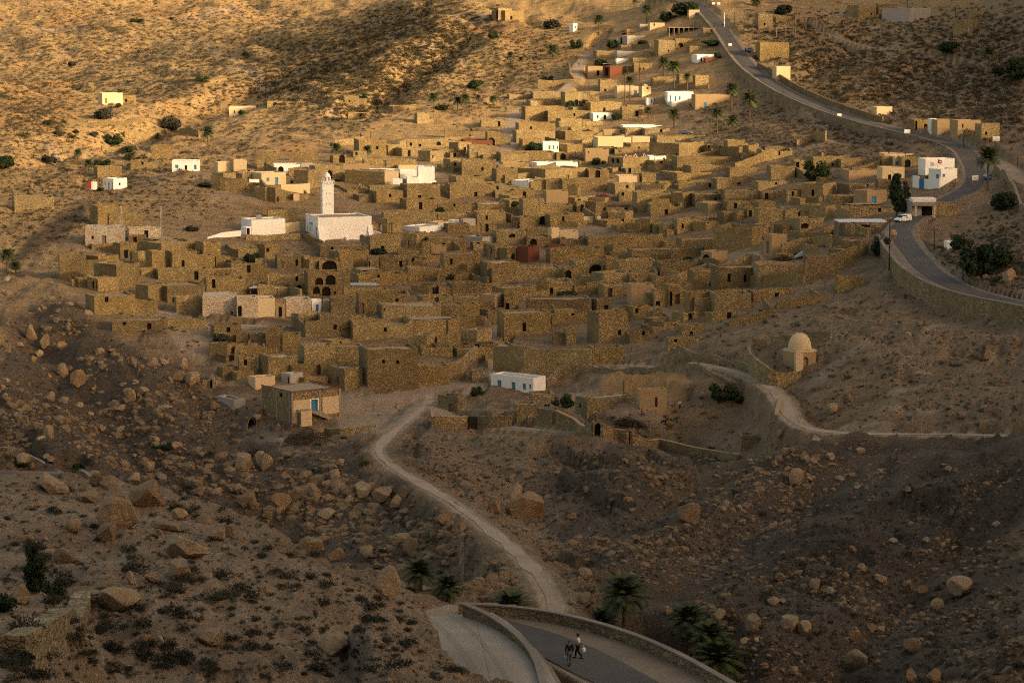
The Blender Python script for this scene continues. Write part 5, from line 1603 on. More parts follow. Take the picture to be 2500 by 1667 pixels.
# slab roof over the roadside house
X, Y, Z, mp = base_at('B4', 770, 740); z_ = TS*mp
root = empty('slab_roof', (X-60*z_, Y-1.0, Z+152*z_), R(3)); W = 430*z_
mb = MB(); mb.box(0, 0, 0, W, 6.5, .28); mb.obj('slab', M['slab'], root)
mb = MB(); mb.box(.1, .2, -5, .4, .5, -.003); mb.box(1.4, .1, -5, 1.8, .5, -.003); mb.obj('post', M['wood'], root)
tag(root, 'flat blue-grey concrete slab roof on posts at the road bend', 'slab roof', None, 'thing'); THINGS.append((root, 2110, 537))
# round cream pillar head at the end of the road parapet
X, Y, Z, mp = base_at('B4', 1198, 745); z_ = TS*mp
root = empty('gate_pillar', (X, Y, Z)); mb = MB(); r = 32*z_
mb.lathe([(r*.72, -2), (r*.75, 40*z_)], 14); mb.obj('pillar', M['stone2'], root); mb = MB()
mb.lathe([(r, 40*z_+.003), (r, 55*z_), (r*.85, 75*z_), (r*.5, 88*z_), (.05, 92*z_)], 16); mb.obj('dome', M['tan'], root, True)
tag(root, 'round-headed cream pillar at the start of the road parapet', 'pillar', None, 'thing'); THINGS.append((root, 2181, 578))
# unfinished concrete frame on the hill
X, Y, Z, mp = base_at('A3', 1570, 330); z_ = TS*mp
root = empty('unfinished_building', (X, Y, Z), R(3)); W = 300*z_; h = 80*z_
mb = MB()
for k in range(8):
    x = W*k/7.0; mb.box(x-.14, -.14, -3, x+.14, .14, h); mb.box(x-.14, 5.0, -3, x+.14, 5.28, h)
mb.obj('column', M['conc'], root)
mb = MB(); mb.box(-.4, -.35, h+.003, W+.3, 5.6, h+.3); mb.obj('floor_slab', M['conc'], root)
mb = MB()
for k in range(12): mb.tube([(W*k/11, .2+(k % 3)*2, h+.3), (W*k/11+.02, .2+(k % 3)*2, h+1.6)], .05, 5)
mb.obj('rebar', M['rust'], root)
mb = MB(); mb.box(-.2, 5.3, -2, W, 5.5, h-.004); mb.obj('back_wall', M['dark'], root)
tag(root, 'unfinished building with bare concrete columns and upright rods on its slab', 'building frame', None, 'thing'); THINGS.append((root, 1675, 78))
for t, x0, x1, yt, yb, n, lab in (('A4', 335, 515, 150, 245, 3, 'open concrete frame with a thin flat roof on the hill above the road'), ('A4', 165, 330, 248, 340, 3, 'lower open concrete frame in front of an ochre bank')):
    X, Y, Z, mp = base_at(t, x0, yb); z_ = TS*mp; root = empty('concrete_frame', (X, Y, Z), R(3)); W = (x1-x0)*z_; h = (yb-yt)*z_
    mb = MB()
    for k in range(n): mb.box(W*k/(n-1)-.13, -.13, -3, W*k/(n-1)+.13, .13, h); mb.box(W*k/(n-1)-.13, 4, -3, W*k/(n-1)+.13, 4.3, h)
    mb.obj('column', M['conc'], root); mb = MB(); mb.box(-.3, -.3, h+.003, W+.3, 4.5, h+.22); mb.obj('roof_slab', M['conc'], root)
    tag(root, lab, 'building frame', 'open concrete frames above the road', 'thing'); THINGS.append((root, *tp(t, (x0+x1)/2, yt)))
# curly roof ornaments of the decorated house
h = next(h for h in HOUSES if abs(h['px']-tp('A3', 1275, 0)[0]) < 6 and abs(h['py']-tp('A3', 0, 1452)[1]) < 8)
for frac in (.12, .5, .86):
    mb = MB(); W = h['W']; s0 = W*frac-1.1; pts = []
    for k in range(13):
        u = k/12; pts.append((s0+2.2*u, .2, h['H']+.05+1.15*math.exp(-((u-.5)/.16)**2)+.55*math.exp(-((u-.05)/.1)**2)+.55*math.exp(-((u-.95)/.1)**2)))
    for a, b in zip(pts, pts[1:]):
        mb.quad((a[0], .1, h['H']-.1), (b[0], .1, h['H']-.1), (b[0], .1, b[2]), (a[0], .1, a[2])); mb.quad((b[0], .3, h['H']-.1), (a[0], .3, h['H']-.1), (a[0], .3, a[2]), (b[0], .3, b[2])); mb.quad((a[0], .1, a[2]), (b[0], .1, b[2]), (b[0], .3, b[2]), (a[0], .3, a[2]))
    mb.obj('roof_ornament', M['brick'], h['root'])
    mb = MB(); mb.tube([(p[0], .06, p[2]-.12) for p in pts[2:-2]], .07, 5); mb.obj('ornament_trim', M['white'], h['root'])
h['label'] = 'grey-fronted stone house with curly red and white ornaments along its roof'
# buttresses of the big white house
h = next(h for h in HOUSES if abs(h['px']-tp('B2', 1597, 0)[0]) < 6 and h['kind'] == 'w' and abs(h['py']-tp('B2', 0, 192)[1]) < 6)
mb = MB(); W, H = h['W'], h['H']
for x0, x1, f in ((W-.5, W+1.2, .35), (.2, 1.2, .5)):
    n = len(mb.v); mb.v += [(x0, -.004, -2), (x1, -.004, -2), ((x0+x1)/2, -.004, H*f), (x0, -.004, H*f), (x0, -1.2, -2), (x1, -1.2, -2)]; mb.f += [(n+4, n+5, n+2, n+3), (n, n+4, n+3), (n+5, n+1, n+2)]
mb.obj('buttress', M['white'], h['root'])
mb = MB(); mb.box(W*.35, .3, H+.1, W*.8, .9, H+.5); mb.obj('roof_block', M['metal'], h['root'])
h['label'] = 'tall white house with sloping buttresses and a roof-top block'
# small dome on the plastered hut
h = next(h for h in HOUSES if abs(h['px']-tp('A3', 1370, 0)[0]) < 6 and abs(h['py']-tp('A3', 0, 812)[1]) < 8)
mb = MB(); c = (h['W']*.5, h['D']*.5); r = min(h['W'], h['D'])*.42
mb.lathe([(r, h['H']-.3), (r, h['H']+.1), (r*.8, h['H']+r*.45), (r*.4, h['H']+r*.66), (.03, h['H']+r*.72)], 14, *c); mb.obj('dome', M['cream'], h['root'], True)
h['label'] = 'small cream plastered hut with a low dome on its roof'
# caves in the bank
for t, x0, x1, yt, yb, lab in (('C2', 815, 1058, 60, 160, 'wide dark cave mouth in the ochre bank behind the flat stone roof'), ('C1', 2185, 2260, 875, 955, 'small dark cave mouth below the concrete-post house'), ('C1', 1950, 2030, 160, 212, 'dark hollow under a heap of dry brush')):
    X, Y, Z, mp = base_at(t, (x0+x1)/2, yb); z_ = TS*mp; W = (x1-x0)*z_/2; h = (yb-yt)*z_
    root = empty('cave_mouth', (X, Y, Z)); V = []; Fc = []
    K = 14
    for d, sc in ((-.25, 1.12), (0, 1.0), (1.2, .96), (5, .8)):
        for k in range(K+1):
            a = math.pi*k/K; j = 1+.08*math.sin(k*2.3+x0)
            V.append((-W*sc*j*math.cos(a), d, -.4+(h+.4)*sc*j*math.sin(a)))
    for r in range(3):
        for k in range(K): a = r*(K+1)+k; Fc.append((a, a+1, a+K+2, a+K+1))
    mesh_obj('rock_rim', V[:2*(K+1)], Fc[:K], M['tan'], root, True)
    mesh_obj('hollow', V[K+1:], [tuple(i-(K+1) for i in f) for f in Fc[K:]] + [tuple(range(2*(K+1), 3*(K+1)))], M['dark'], root, True)
    tag(root, lab, 'cave', None, 'thing'); THINGS.append((root, *tp(t, (x0+x1)/2, yt)))
# sheet-metal and slab roofs lying over yards
for t, pts, hpx, mat, lab in (('B2', [(880,1215),(1185,1205),(1130,1150),(930,1155)], 22, 'metal', 'pale sheet-metal roof lying over a yard in the old village'), ('B2', [(30,1235),(300,1225),(210,1190),(50,1200)], 14, 'slab', 'thin pale awning above the whitewashed houses'),
                         ('A3', [(1130,330),(1400,322),(1370,308),(1140,310)], 10, 'brick', 'rust-red edged flat roof on the hill below the palm'), ('A3', [(985,600),(1200,605),(1130,580),(1010,582)], 6, 'slab', 'thin overhanging slab roof above red brick walls')):
    P = [pick(*tp(t, a, b)) for a, b in pts]; Yc = P[0][1]; X0, _, Z0 = P[0]; z_ = TS*Yc/F
    root = empty('awning', (X0, Yc, Z0)); w = (pts[1][0]-pts[0][0])*z_
    zz = hpx*z_+1.2; mb = MB(); d = 4.5
    mb.prism([(0, 0), (w, .3), (w*.85, d), (w*.1, d)], zz, zz+.12); mb.obj('sheet', M[mat], root)
    mb = MB()
    for x, y in ((.3, .3), (w-.4, .5), (w*.8, d-.4), (w*.15, d-.4)): mb.box(x-.07, y-.07, -1.5, x+.07, y+.07, zz-.003)
    mb.obj('post', M['wood'], root)
    tag(root, lab, 'awning', None, 'thing'); THINGS.append((root, *tp(t, *pts[0])))
# ------------------------------------------------------------------ palms, trees, bushes
def rot_basis(d):
    d = d.normalized(); a = d.cross(Vector((0, 0, 1)))
    if a.length < 1e-3: a = Vector((1, 0, 0))
    a.normalize(); return d, a, a.cross(d)
def palm_crown(seed, nf=46, droop=1.0):
    rs = random.Random(seed); V = []; Fc = []
    for k in range(nf):
        az = k*2.39996 + rs.uniform(-.2, .2); t = (k+.5)/nf
        el = R(82 - 105*t**1.15) + rs.uniform(-.12, .12); L = rs.uniform(.85, 1.05)
        p = Vector((0, 0, 0)); pts = [p.copy()]; dirs = []; N = 11
        for i in range(N):
            e = el - droop*(1.15*(i/N)**1.6) - .05*i/N
            d = Vector((math.cos(az)*math.cos(e), math.sin(az)*math.cos(e), math.sin(e)))
            p = p + d*(L/N); pts.append(p.copy()); dirs.append(d)
        for i in range(N):                               # rachis
            d, a, b = rot_basis(dirs[i]); w = .012*(1-i/N)+.004
            n = len(V); V += [pts[i]-a*w, pts[i]+a*w, pts[i+1]+a*w*.8, pts[i+1]-a*w*.8]; Fc.append((n, n+1, n+2, n+3))
        for i in range(1, N):
            for sub in (0, .5):
                d, a, b = rot_basis(dirs[i]); q = pts[i]+dirs[i]*(L/N*sub)
                ll = .31*math.sin(math.pi*min(1, (i+sub)/N*.86+.12))**.7*rs.uniform(.85, 1.1)
                for s in (-1, 1):
                    tip = q + a*s*ll*.72 + d*ll*.62 + b*(.10*ll) - Vector((0, 0, .30*ll))
                    w = dirs[i]*.022
                    n = len(V); V += [q-w, q+w, tip+w*.25, tip-w*.25]; Fc.append((n, n+1, n+2, n+3))
    return [tuple(v) for v in V], Fc
def leaf_crown(seed, nl=16, per=150, leaf=.085, flat=.85, low=0.0):
    rs = random.Random(seed); V = []; Fc = []
    cs = []
    for k in range(nl):
        z = rs.uniform(-.55+low, .8); rr = math.sqrt(max(0, 1-z*z))*rs.uniform(.25, .78); a = rs.uniform(0, 6.283)
        cs.append((Vector((rr*math.cos(a), rr*math.sin(a), z*flat*.72)), rs.uniform(.24, .44)))
    for c, r in cs:
        for i in range(per):
            v = Vector((rs.gauss(0, 1), rs.gauss(0, 1), rs.gauss(0, 1))).normalized()*r*rs.uniform(.55, 1.08)
            p = c+v; n = (v.normalized()+Vector((rs.gauss(0, .6), rs.gauss(0, .6), rs.gauss(0, .6)+.3))).normalized()
            a = n.orthogonal().normalized(); b = n.cross(a); s = leaf*rs.uniform(.6, 1.3)
            k = len(V); V += [p-a*s-b*s*.55, p+a*s-b*s*.45, p+a*s*.8+b*s*.6, p-a*s*.7+b*s*.5]; Fc.append((k, k+1, k+2, k+3))
    return [tuple(v) for v in V], Fc
def shrub_mesh(seed, n=150, tw=.5):
    """a low dome of small leaves and twigs"""
    rs = random.Random(seed); V = []; Fc = []
    lobes = [(Vector((rs.uniform(-.45, .45), rs.uniform(-.45, .45), rs.uniform(.05, .3))), rs.uniform(.38, .62)) for _ in range(5)]
    for i in range(n*2):
        c, r = lobes[rs.randrange(5)]
        d = Vector((rs.gauss(0, 1), rs.gauss(0, 1), abs(rs.gauss(0, 1))*.9+.05)).normalized(); p = c + d*r*rs.uniform(.5, 1.05); p.z = max(p.z, .0)
        if rs.random() < .45:
            t = p + d*rs.uniform(.08, .2); s = d.orthogonal().normalized()*.022
            k = len(V); V += [p-s, p+s, t+s*.6, t-s*.6]; Fc.append((k, k+1, k+2, k+3))
        else:
            q = (d + Vector((rs.gauss(0, .6), rs.gauss(0, .6), rs.gauss(0, .6)))).normalized(); a = q.orthogonal().normalized(); b = q.cross(a); s = rs.uniform(.04, .085)*(150/max(n, 60))**.5
            k = len(V); V += [p-a*s-b*s*.6, p+a*s-b*s*.4, p+a*s*.7+b*s*.6, p-a*s*.8+b*s*.5]; Fc.append((k, k+1, k+2, k+3))
    return [tuple(v) for v in V], Fc
def mk_mesh(name, VF, mat, smooth=False):
    me = bpy.data.meshes.new(name); me.from_pydata([tuple(v) for v in VF[0]], [], VF[1]); me.materials.append(mat)
    if smooth: me.polygons.foreach_set('use_smooth', [True]*len(me.polygons))
    me.update(); return me
def link(name, me, parent=None):
    o = bpy.data.objects.new(name, me); COL.objects.link(o)
    if parent: o.parent = parent
    return o
PALMC = [mk_mesh('palm_crown', palm_crown(s, 62+6*(s % 3), .9+.15*(s % 3)), M['palm']) for s in range(5)]
_t = MB(); _t.lathe([(1.5, -.08), (1.15, .03), (1.0, .2), (.88, .5), (.85, .8), (1.1, .93), (1.35, .97), (.8, 1.0)], 9)
PALMT = mk_mesh('palm_trunk', (_t.v, _t.f), M['bark'], True)
LEAFC = {k: [mk_mesh('leaf_crown', leaf_crown(s*7+i, 15+i*3, 130), M[m]) for i in range(3)] for s, (k, m) in enumerate((('d', 'leafdark'), ('g', 'leafgreen'), ('y', 'leafgrey')))}
_t = MB()
for k in range(5):
    a = k*1.27; _t.tube([(0, 0, -.25), (.05*math.cos(a), .05*math.sin(a), .25), (.3*math.cos(a), .3*math.sin(a), .62), (.5*math.cos(a+.3), .5*math.sin(a+.3), .95)], [.075, .06, .035, .012], 5)
TREET = mk_mesh('tree_trunk', (_t.v, _t.f), M['bark'], True)
SHRUB = {k: [mk_mesh('scrub_bush', shrub_mesh(s*9+i, 190+40*i), M[m]) for i in range(3)] for s, (k, m) in enumerate((('grey', 'leafgrey'), ('green', 'leafgreen'), ('dry', 'scrub')))}

PALMS = []
def palm(base, h, r, label, group, lean=0.0, v=None, trunk=True):
    t = empty('palm_tree', base, rnd.uniform(0, 6.28))
    c = link('crown', PALMC[(v if v is not None else rnd.randrange(5)) % 5], t); c.location = (lean*h, 0, h); c.scale = (r, r, r)
    k = link('trunk', PALMT, t); k.scale = (.17+.018*r, .17+.018*r, max(h, .5)); k.rotation_euler = (0, math.atan(lean), 0)
    tag(t, label, 'palm tree', group); q = proj(base[0], base[1], base[2]+h); THINGS.append((t, q[0], q[1])); return t
# tile, foot x, foot y, crown y, crown radius (enlarged-view units), label
PD = """
A3 1372 205 90 62|date palm standing alone above the hill lane, before the lit bank
A3 948 312 178 58|date palm by the bend of the hill lane near the white hut
A3 165 582 490 46|small date palm on the golden slope, taller of a pair
A3 262 585 528 36|small date palm on the golden slope, shorter of a pair
A3 540 520 450 72|squat bushy palm on the brown slope below a dark shrub
A3 1265 60 5 28|thin palm cut by the top edge of the picture
A3 1522 690 560 74|broad date palm in front of the brown arcaded house
A3 1612 800 590 74|tall date palm beside the broad one above the white house
A3 1728 805 680 48|slim date palm behind the roofed wall, above the white house
A3 1178 905 640 40|tall thin palm trunk in front of the cream house with blue door
A3 1222 895 715 55|date palm leaning beside the tall thin palm trunk
A3 2120 978 790 78|tall date palm behind the tan flat-roofed house
A3 2280 1075 880 98|large dense date palm, biggest on the slope below the road
A3 1612 1135 1010 68|low date palm on the scrubby slope under the white house
A3 1992 1185 1000 68|date palm with long bare trunk on the scrubby slope
A3 2130 1180 1065 70|date palm next to the long bare trunk, its crown lower
A3 20 945 880 42|small dark palm at the foot of the brown slope by the lane
A3 1385 1050 975 42|small palm beside the white hut with a blue door
A3 2335 60 10 60|palm at the roadside near the top of the picture
A4 2040 652 480 88|date palm on the shaded hillside above the road
B4 2030 300 20 128|wide date palm with tall trunk at the road bend by the villas
A2 1660 980 865 62|date palm beside the long low stone house at the foot of the hill
A2 1872 978 890 50|palm in a dark grove under the hill, nearer the stone house
A2 1942 978 870 55|palm in a dark grove under the hill, taller one
A2 2055 965 862 32|thin palm to the side of the dark grove
A2 2180 962 875 38|thin palm standing apart beyond the dark grove
A2 1170 1002 965 40|low palm bush by the sloping metal roof
A2 800 1408 1310 62|date palm by the utility pole below the ochre bank
A2 1075 1395 1325 55|bright fan-shaped palm before the golden stone house
A2 755 1310 1280 22|tiny palm next to the ochre bank
A1 1140 1412 1345 76|date palm on the terraces behind the square stone block
A1 690 1412 1350 48|small dark palm on the terraces below the clay bank
A1 1835 1262 1170 75|palm clump between the terraces and the rocky slope
A1 785 1512 1445 52|palm beside the walled stone house at the lower terraces
B1 65 1045 880 84|dark date palm at the edge of the rocky gully
B1 140 1040 975 62|lower palm tucked beside the dark one at the gully edge
B1 1000 792 760 42|small palm in front of the whitewashed house
D2 1372 840 700 165|big dark palm of the pair in the ravine, farther up
D2 1592 925 810 150|big dark palm of the pair in the ravine, nearer the road
"""
for ln in PD.strip().splitlines():
    a, lab = ln.split('|'); q = a.split(); t = q[0]; sc = TS if t in TILES else TDS
    X, Y, Z = pick(*tp(t, float(q[1]), float(q[2]))); mp = Y/F*sc
    palm((X, Y, Z-.1), (float(q[2])-float(q[3]))*mp, float(q[4])*mp*1.05, lab, 'date palms')
for (cx, cy, r, Y, h, lab) in ((1045, 880, 195, 262, None, 'tall date palm rising behind the parapet near the two men'), (1545, 1085, 175, 232, None, 'shaded date palm behind the end of the parapet'), (1725, 1215, 160, 214, None, 'palm overlapping the shaded one behind the parapet'),
                               (1790, 1400, 215, 196, None, 'low spreading palm right behind the lower end of the parapet'), (885, 1085, 120, 228, None, 'low palm tuft just over the parapet before the tall palm'), (150, 985, 180, 232, None, 'low spreading palm behind the parapet at the foot of the path')):
    px, py = tp('D3', cx, cy); want = {195: 5.5, 175: 3.8, 160: 3.0, 215: .9, 120: .7, 180: .6}[r]; best = None
    for Yk in range(196, 300, 2):
        Xk, _, Zk = at(px, py, Yk); e = abs(Zk-ground(Xk, Yk)-want) + abs(Yk-Y)*.004
        if best is None or e < best[0]: best = (e, Yk)
    Y = best[1]; X, Y, Zc = at(px, py, Y); zg = ground(X, Y); h = Zc-zg
    palm((X, Y, zg-.1), max(h, .4), r*TDS*Y/F*1.25, lab, 'date palms')

def tree(base, r, kind, label, h=None, squash=1.0, name='bush', cat='bush', group=None):
    t = empty(name, base, rnd.uniform(0, 6.28)); h = h if h is not None else r*.72
    c = link('crown', LEAFC[kind][rnd.randrange(3)], t); c.location = (0, 0, h); c.scale = (r, r, r*squash)
    k = link('trunk', TREET, t); s = r*.9; k.scale = (s, s, max(h*1.1, .4))
    tag(t, label, cat, group); q = proj(base[0], base[1], base[2]+h); THINGS.append((t, q[0], q[1])); return t
# tile, centre x, foot y, radius, kind, squash | label
BD = """
A1 920 1052 96 y .62|wide grey-green bush in front of the far tan house
A1 1510 1145 100 y .75|wide grey bush on the edge of a terrace
A1 1000 1275 80 d .72|round dark bush above the fan-shaped palm
A1 1043 950 28 g 1|small round tree standing before the far tan house
A1 2142 1012 35 g .8|small flat-topped tree before the long low ochre house
A1 520 1205 45 y .75|grey shrub on the terraces, leftmost of a loose row
A1 640 1220 34 g .6|low green shrub in the terrace row
A1 665 1178 32 y .6|pale shrub at the back of the terrace row
A1 832 1212 38 y .8|upright grey shrub at the end of the terrace row
A1 40 1492 100 d .72|big dark bush at the left edge of the terraces
A1 430 1452 98 y .55|wide grey bush below the clay bank
A1 910 1470 78 d .5|dark green hedge-like bush behind the walled stone house
A1 1790 728 56 d .6|lone dark bush inside the curved terrace wall
A1 630 600 40 y .9|lone bush above the short ochre terrace wall
A1 1220 200 62 d .35|dark shrub streak under the yellow cliff
A1 1515 175 28 g .6|small green bush beside the yellow cliff
A1 1640 1182 62 g .45|green bush by the small curved terrace wall
A1 2190 500 48 g .6|green bush at the foot of the wide sunlit slope
A1 425 1105 40 d .7|dark shrub above the terraces
A3 1720 130 118 d .6|big dark tree by the small cream roadside house
A3 1560 185 72 d .7|dark rounded tree below the big one by the road
A3 745 425 56 d .8|dark round bush on the brown slope
A3 530 250 82 y .6|grey bush on the crest of the brown slope
A3 1080 425 60 d .75|dark green bush under the rust-red roof edge
A3 1335 405 46 d .7|dark bush between the flat-roofed hill houses
A3 960 578 60 g .6|green bush by the lane before the grey shed
A3 495 715 54 d .5|low dark bush above the ochre lane wall
A3 700 945 42 g .9|green tree beside the golden wall of the upper village
A3 815 940 45 y .9|bare grey tree between golden walls
A3 1105 1060 40 g 1.1|green tree next to the white house with open door
A3 340 1148 68 d .5|dark bush inside a yard by the village lane
A3 372 1335 78 g .7|bright green tree beside the white house with teal door
A3 1130 1350 66 d .5|dark bush behind the curly roof ornaments
A3 940 1452 60 d .6|dark bush beside the curly ornamented house
A3 1998 515 36 d .9|round green tree behind the white house by the road
A3 1930 408 92 d .35|long dark hedge above the roadside terrace wall
A3 1750 1265 54 g .4|spiky green shrub on top of a golden wall
A2 1160 925 40 y .85|grey bush at the foot of the golden cliff
A2 1040 885 38 d 1|dark bush beside the small ochre ruin
A2 2180 345 45 d .8|dark bush below the pillared house
A2 2040 790 72 d .7|dark thicket above the palm grove
A2 1730 975 70 d .45|dark undergrowth by the palm grove
A4 230 130 80 d .7|dark tree above the open concrete frame
A4 2250 700 150 d .8|dark tree mass behind the shaded hillside palm
A4 1700 470 100 d .6|dark shrubs on the shaded hillside
B4 520 215 116 d .9|large round dark tree among the stone houses
B4 2180 480 112 d .95|dark round tree below the side road wall
B4 1950 1060 180 d .95|huge dark bush beside the road, overhanging the white wall
B4 2110 980 150 d .8|dark bush joined to the huge one, farther from the road
B4 1800 820 100 d .75|smaller dark bush above the huge roadside one
B4 1085 880 78 d 1.3|dark shrubs on the bank under the round-headed pillar
B4 1522 232 48 g .9|small tree inside the white garden wall of the villa
B2 1650 395 46 d .9|dark green tree below the tall white house
B2 1715 505 38 d .8|dark bush by the pale blue slab roofs
B2 1170 872 72 d .5|dark bush on a stone terrace below the mosque
B2 1802 1105 52 d .9|dark tree in a gap between stone houses
B2 50 950 62 d .8|dark bush behind a wall at the village edge
B2 820 228 40 d .35|dark shrub behind the minaret
B3 208 470 48 d .9|dark tree in a narrow gap of the old village
B3 650 1265 100 g .5|bright green bush on a roof terrace in the old village
B3 1740 925 60 g .4|green bush on a low wall by the plastered arch
B1 2220 945 74 d .75|dark bush on a stone terrace near the village edge
B1 2130 1325 82 d .6|green bush hanging over the whitewashed wall
B1 890 312 36 g .7|green shrub in front of the small white house
B1 1800 280 72 d .35|low green shrubs below the cream corner house
B1 1700 665 60 y .5|grey shrub on the bare slope left of the white low wall
C2 1930 262 62 g .6|bright green vine over the wall by the steep lane
C2 2050 665 60 d .8|dark tree beside the white cottage
C3 640 775 92 d .8|dark tree in the yard of the flat-roofed stone house
C3 2040 700 130 d .7|big dark bush hanging on the ravine bank
C3 2200 750 62 d .8|dark bush below the big one on the ravine bank
C1 1960 205 92 y .6|dark dry brush heap by a thin pole
D1 430 880 95 d .9|dark bush at the foot of the pointed evergreen
D1 10 1010 100 d 1|dark bush cut by the left edge above the terrace wall
D2 1060 690 55 y .6|grey bush on the shoulder above the dark palm pair
C1 1450 1140 90 d .35|low dark green growth among the gully boulders
C1 190 1310 60 d .7|dark bush below the road bend boulders
C1 700 1330 62 d .7|dark green bush at the parapet end of the far road bend
"""
for ln in BD.strip().splitlines():
    a, lab = ln.split('|'); q = a.split(); t = q[0]; sc = TS if t in TILES else TDS
    X, Y, Z = pick(*tp(t, float(q[1]), float(q[2]))); mp = Y/F*sc; r = float(q[3])*mp*1.15; sq = float(q[5])
    tree((X, Y, Z-.1), r, q[4], lab, h=r*sq*.62, squash=sq, group='leafy bushes and trees')
# tall narrow trees
def narrow_tree(t, x, yb, yt, w, kind, lab, n=5):
    sc = TS if t in TILES else TDS
    X, Y, Z = pick(*tp(t, x, yb)); mp = Y/F*sc; H = (yb-yt)*mp; r = w*mp
    root = empty('tree', (X, Y, Z-.1)); rs = random.Random(x)
    for k in range(n):
        u = (k+.6)/n; c = link('crown', LEAFC[kind][k % 3], root)
        rr = r*(1.0-.55*abs(u-.35)/.65)*rs.uniform(.75, 1.0); c.location = (rs.uniform(-.3, .3)*r, rs.uniform(-.3, .3)*r, H*(.12+.84*u)); c.scale = (rr, rr, H/n*1.05)
    k = link('trunk', TREET, root); k.scale = (r*.8, r*.8, H*.6)
    tag(root, lab, 'tree', 'leafy bushes and trees'); THINGS.append((root, *tp(t, x, (yb+yt)/2)))
narrow_tree('B4', 1230, 530, 170, 105, 'd', 'tall ragged dark tree beside the street lamp at the road bend', 6)
narrow_tree('D1', 285, 860, 480, 135, 'd', 'pointed dark evergreen above the coursed terrace wall', 5)
narrow_tree('B4', 1310, 470, 235, 50, 'd', 'thinner dark tree behind the ragged one at the road bend', 4)
# ------------------------------------------------------------------ boulders, stones, scrub
import bmesh
def boulder_mesh(seed, mat):
    rs = random.Random(seed); bm = bmesh.new(); bmesh.ops.create_icosphere(bm, subdivisions=4, radius=1.0)
    pl = []
    for k in range(14):
        n = Vector((rs.gauss(0, 1), rs.gauss(0, 1), rs.gauss(0, .8))).normalized(); pl.append((n, rs.uniform(.52, .86)))
    for v in bm.verts:
        p = v.co.copy()
        for n, d in pl:
            e = p.dot(n)-d
            if e > 0: p -= n*e*.985
        q = p*2.2 + Vector((seed, 0, 0))
        f = (float(fbm(np.array(q.x+q.z*.7), np.array(q.y-q.z*.5), 4, seed % 30))-.5)
        p *= 1+.13*f
        p.z += .03*math.sin(p.z*22+seed)*abs(f)
        v.co = p
    me = bpy.data.meshes.new('boulder'); bm.to_mesh(me); bm.free(); me.materials.append(mat)
    me.polygons.foreach_set('use_smooth', [False]*len(me.polygons)); me.update(); return me
BOULD = [boulder_mesh(k, M['rock' if k % 3 else 'rockbrown']) for k in range(12)]
NB = 0
REG = [('on the foreground hillside', lambda x, y, Y: Y < 205 and x < 1180), ('on the dark ash tip', lambda x, y, Y: x > 1740 and 1080 < y < 1440), ('on the lower slope beyond the parapet', lambda x, y, Y: x > 1400 and Y < 330 and y > 1400),
       ('in the ravine below the dusty path', lambda x, y, Y: 780 < x < 1330 and Y < 460 and y > 1120), ('on the rubble slope below the village', lambda x, y, Y: x < 1000 and Y < 600 and y > 600), ('on the slope under the arch-gated wall', lambda x, y, Y: x >= 1000 and y > 980),
       ('on the hillside below the road bend', lambda x, y, Y: x > 1700 and y > 560), ('on the shaded hillside above the road', lambda x, y, Y: x > 1700 and y <= 560), ('on the terraces left of the village', lambda x, y, Y: x < 1000 and y > 230), ('on the sunlit hills', lambda x, y, Y: True)]
def region(px, py, Y): return next(n for n, f in REG if f(px, py, Y))
def boulder(X, Y, Z, w, asp=.7, sink=.28, label=None, tall=1.0, group=None, rz=None):
    global NB
    o = link('boulder', BOULD[rnd.randrange(12)]); NB += 1
    o.location = (X, Y, Z + w*.5*asp*(1-2*sink)*.8); o.scale = (w*.56, w*.56*rnd.uniform(.7, 1.05), w*.56*asp)
    o.rotation_euler = (rnd.uniform(-.35, .35), rnd.uniform(-.35, .35), rnd.uniform(0, 6.28) if rz is None else rz)
    q = proj(X, Y, Z); reg = region(q[0], q[1], Y)
    if label is None:
        wp = w/Y*F; size = 'large' if wp > 42 else ('mid-sized' if wp > 24 else 'small')
        tone = 'grey-brown' if o.data.name in [BOULD[i].name for i in range(0, 12, 3)] else 'pale tan'
        label = f'{size} {tone} boulder {reg}'; group = f'{size} {tone} boulders {reg}'; o['scattered'] = f'{size} {tone} boulder'
    else: THINGS.append((o, q[0], q[1]))
    tag(o, label, 'boulder', group)
    return o
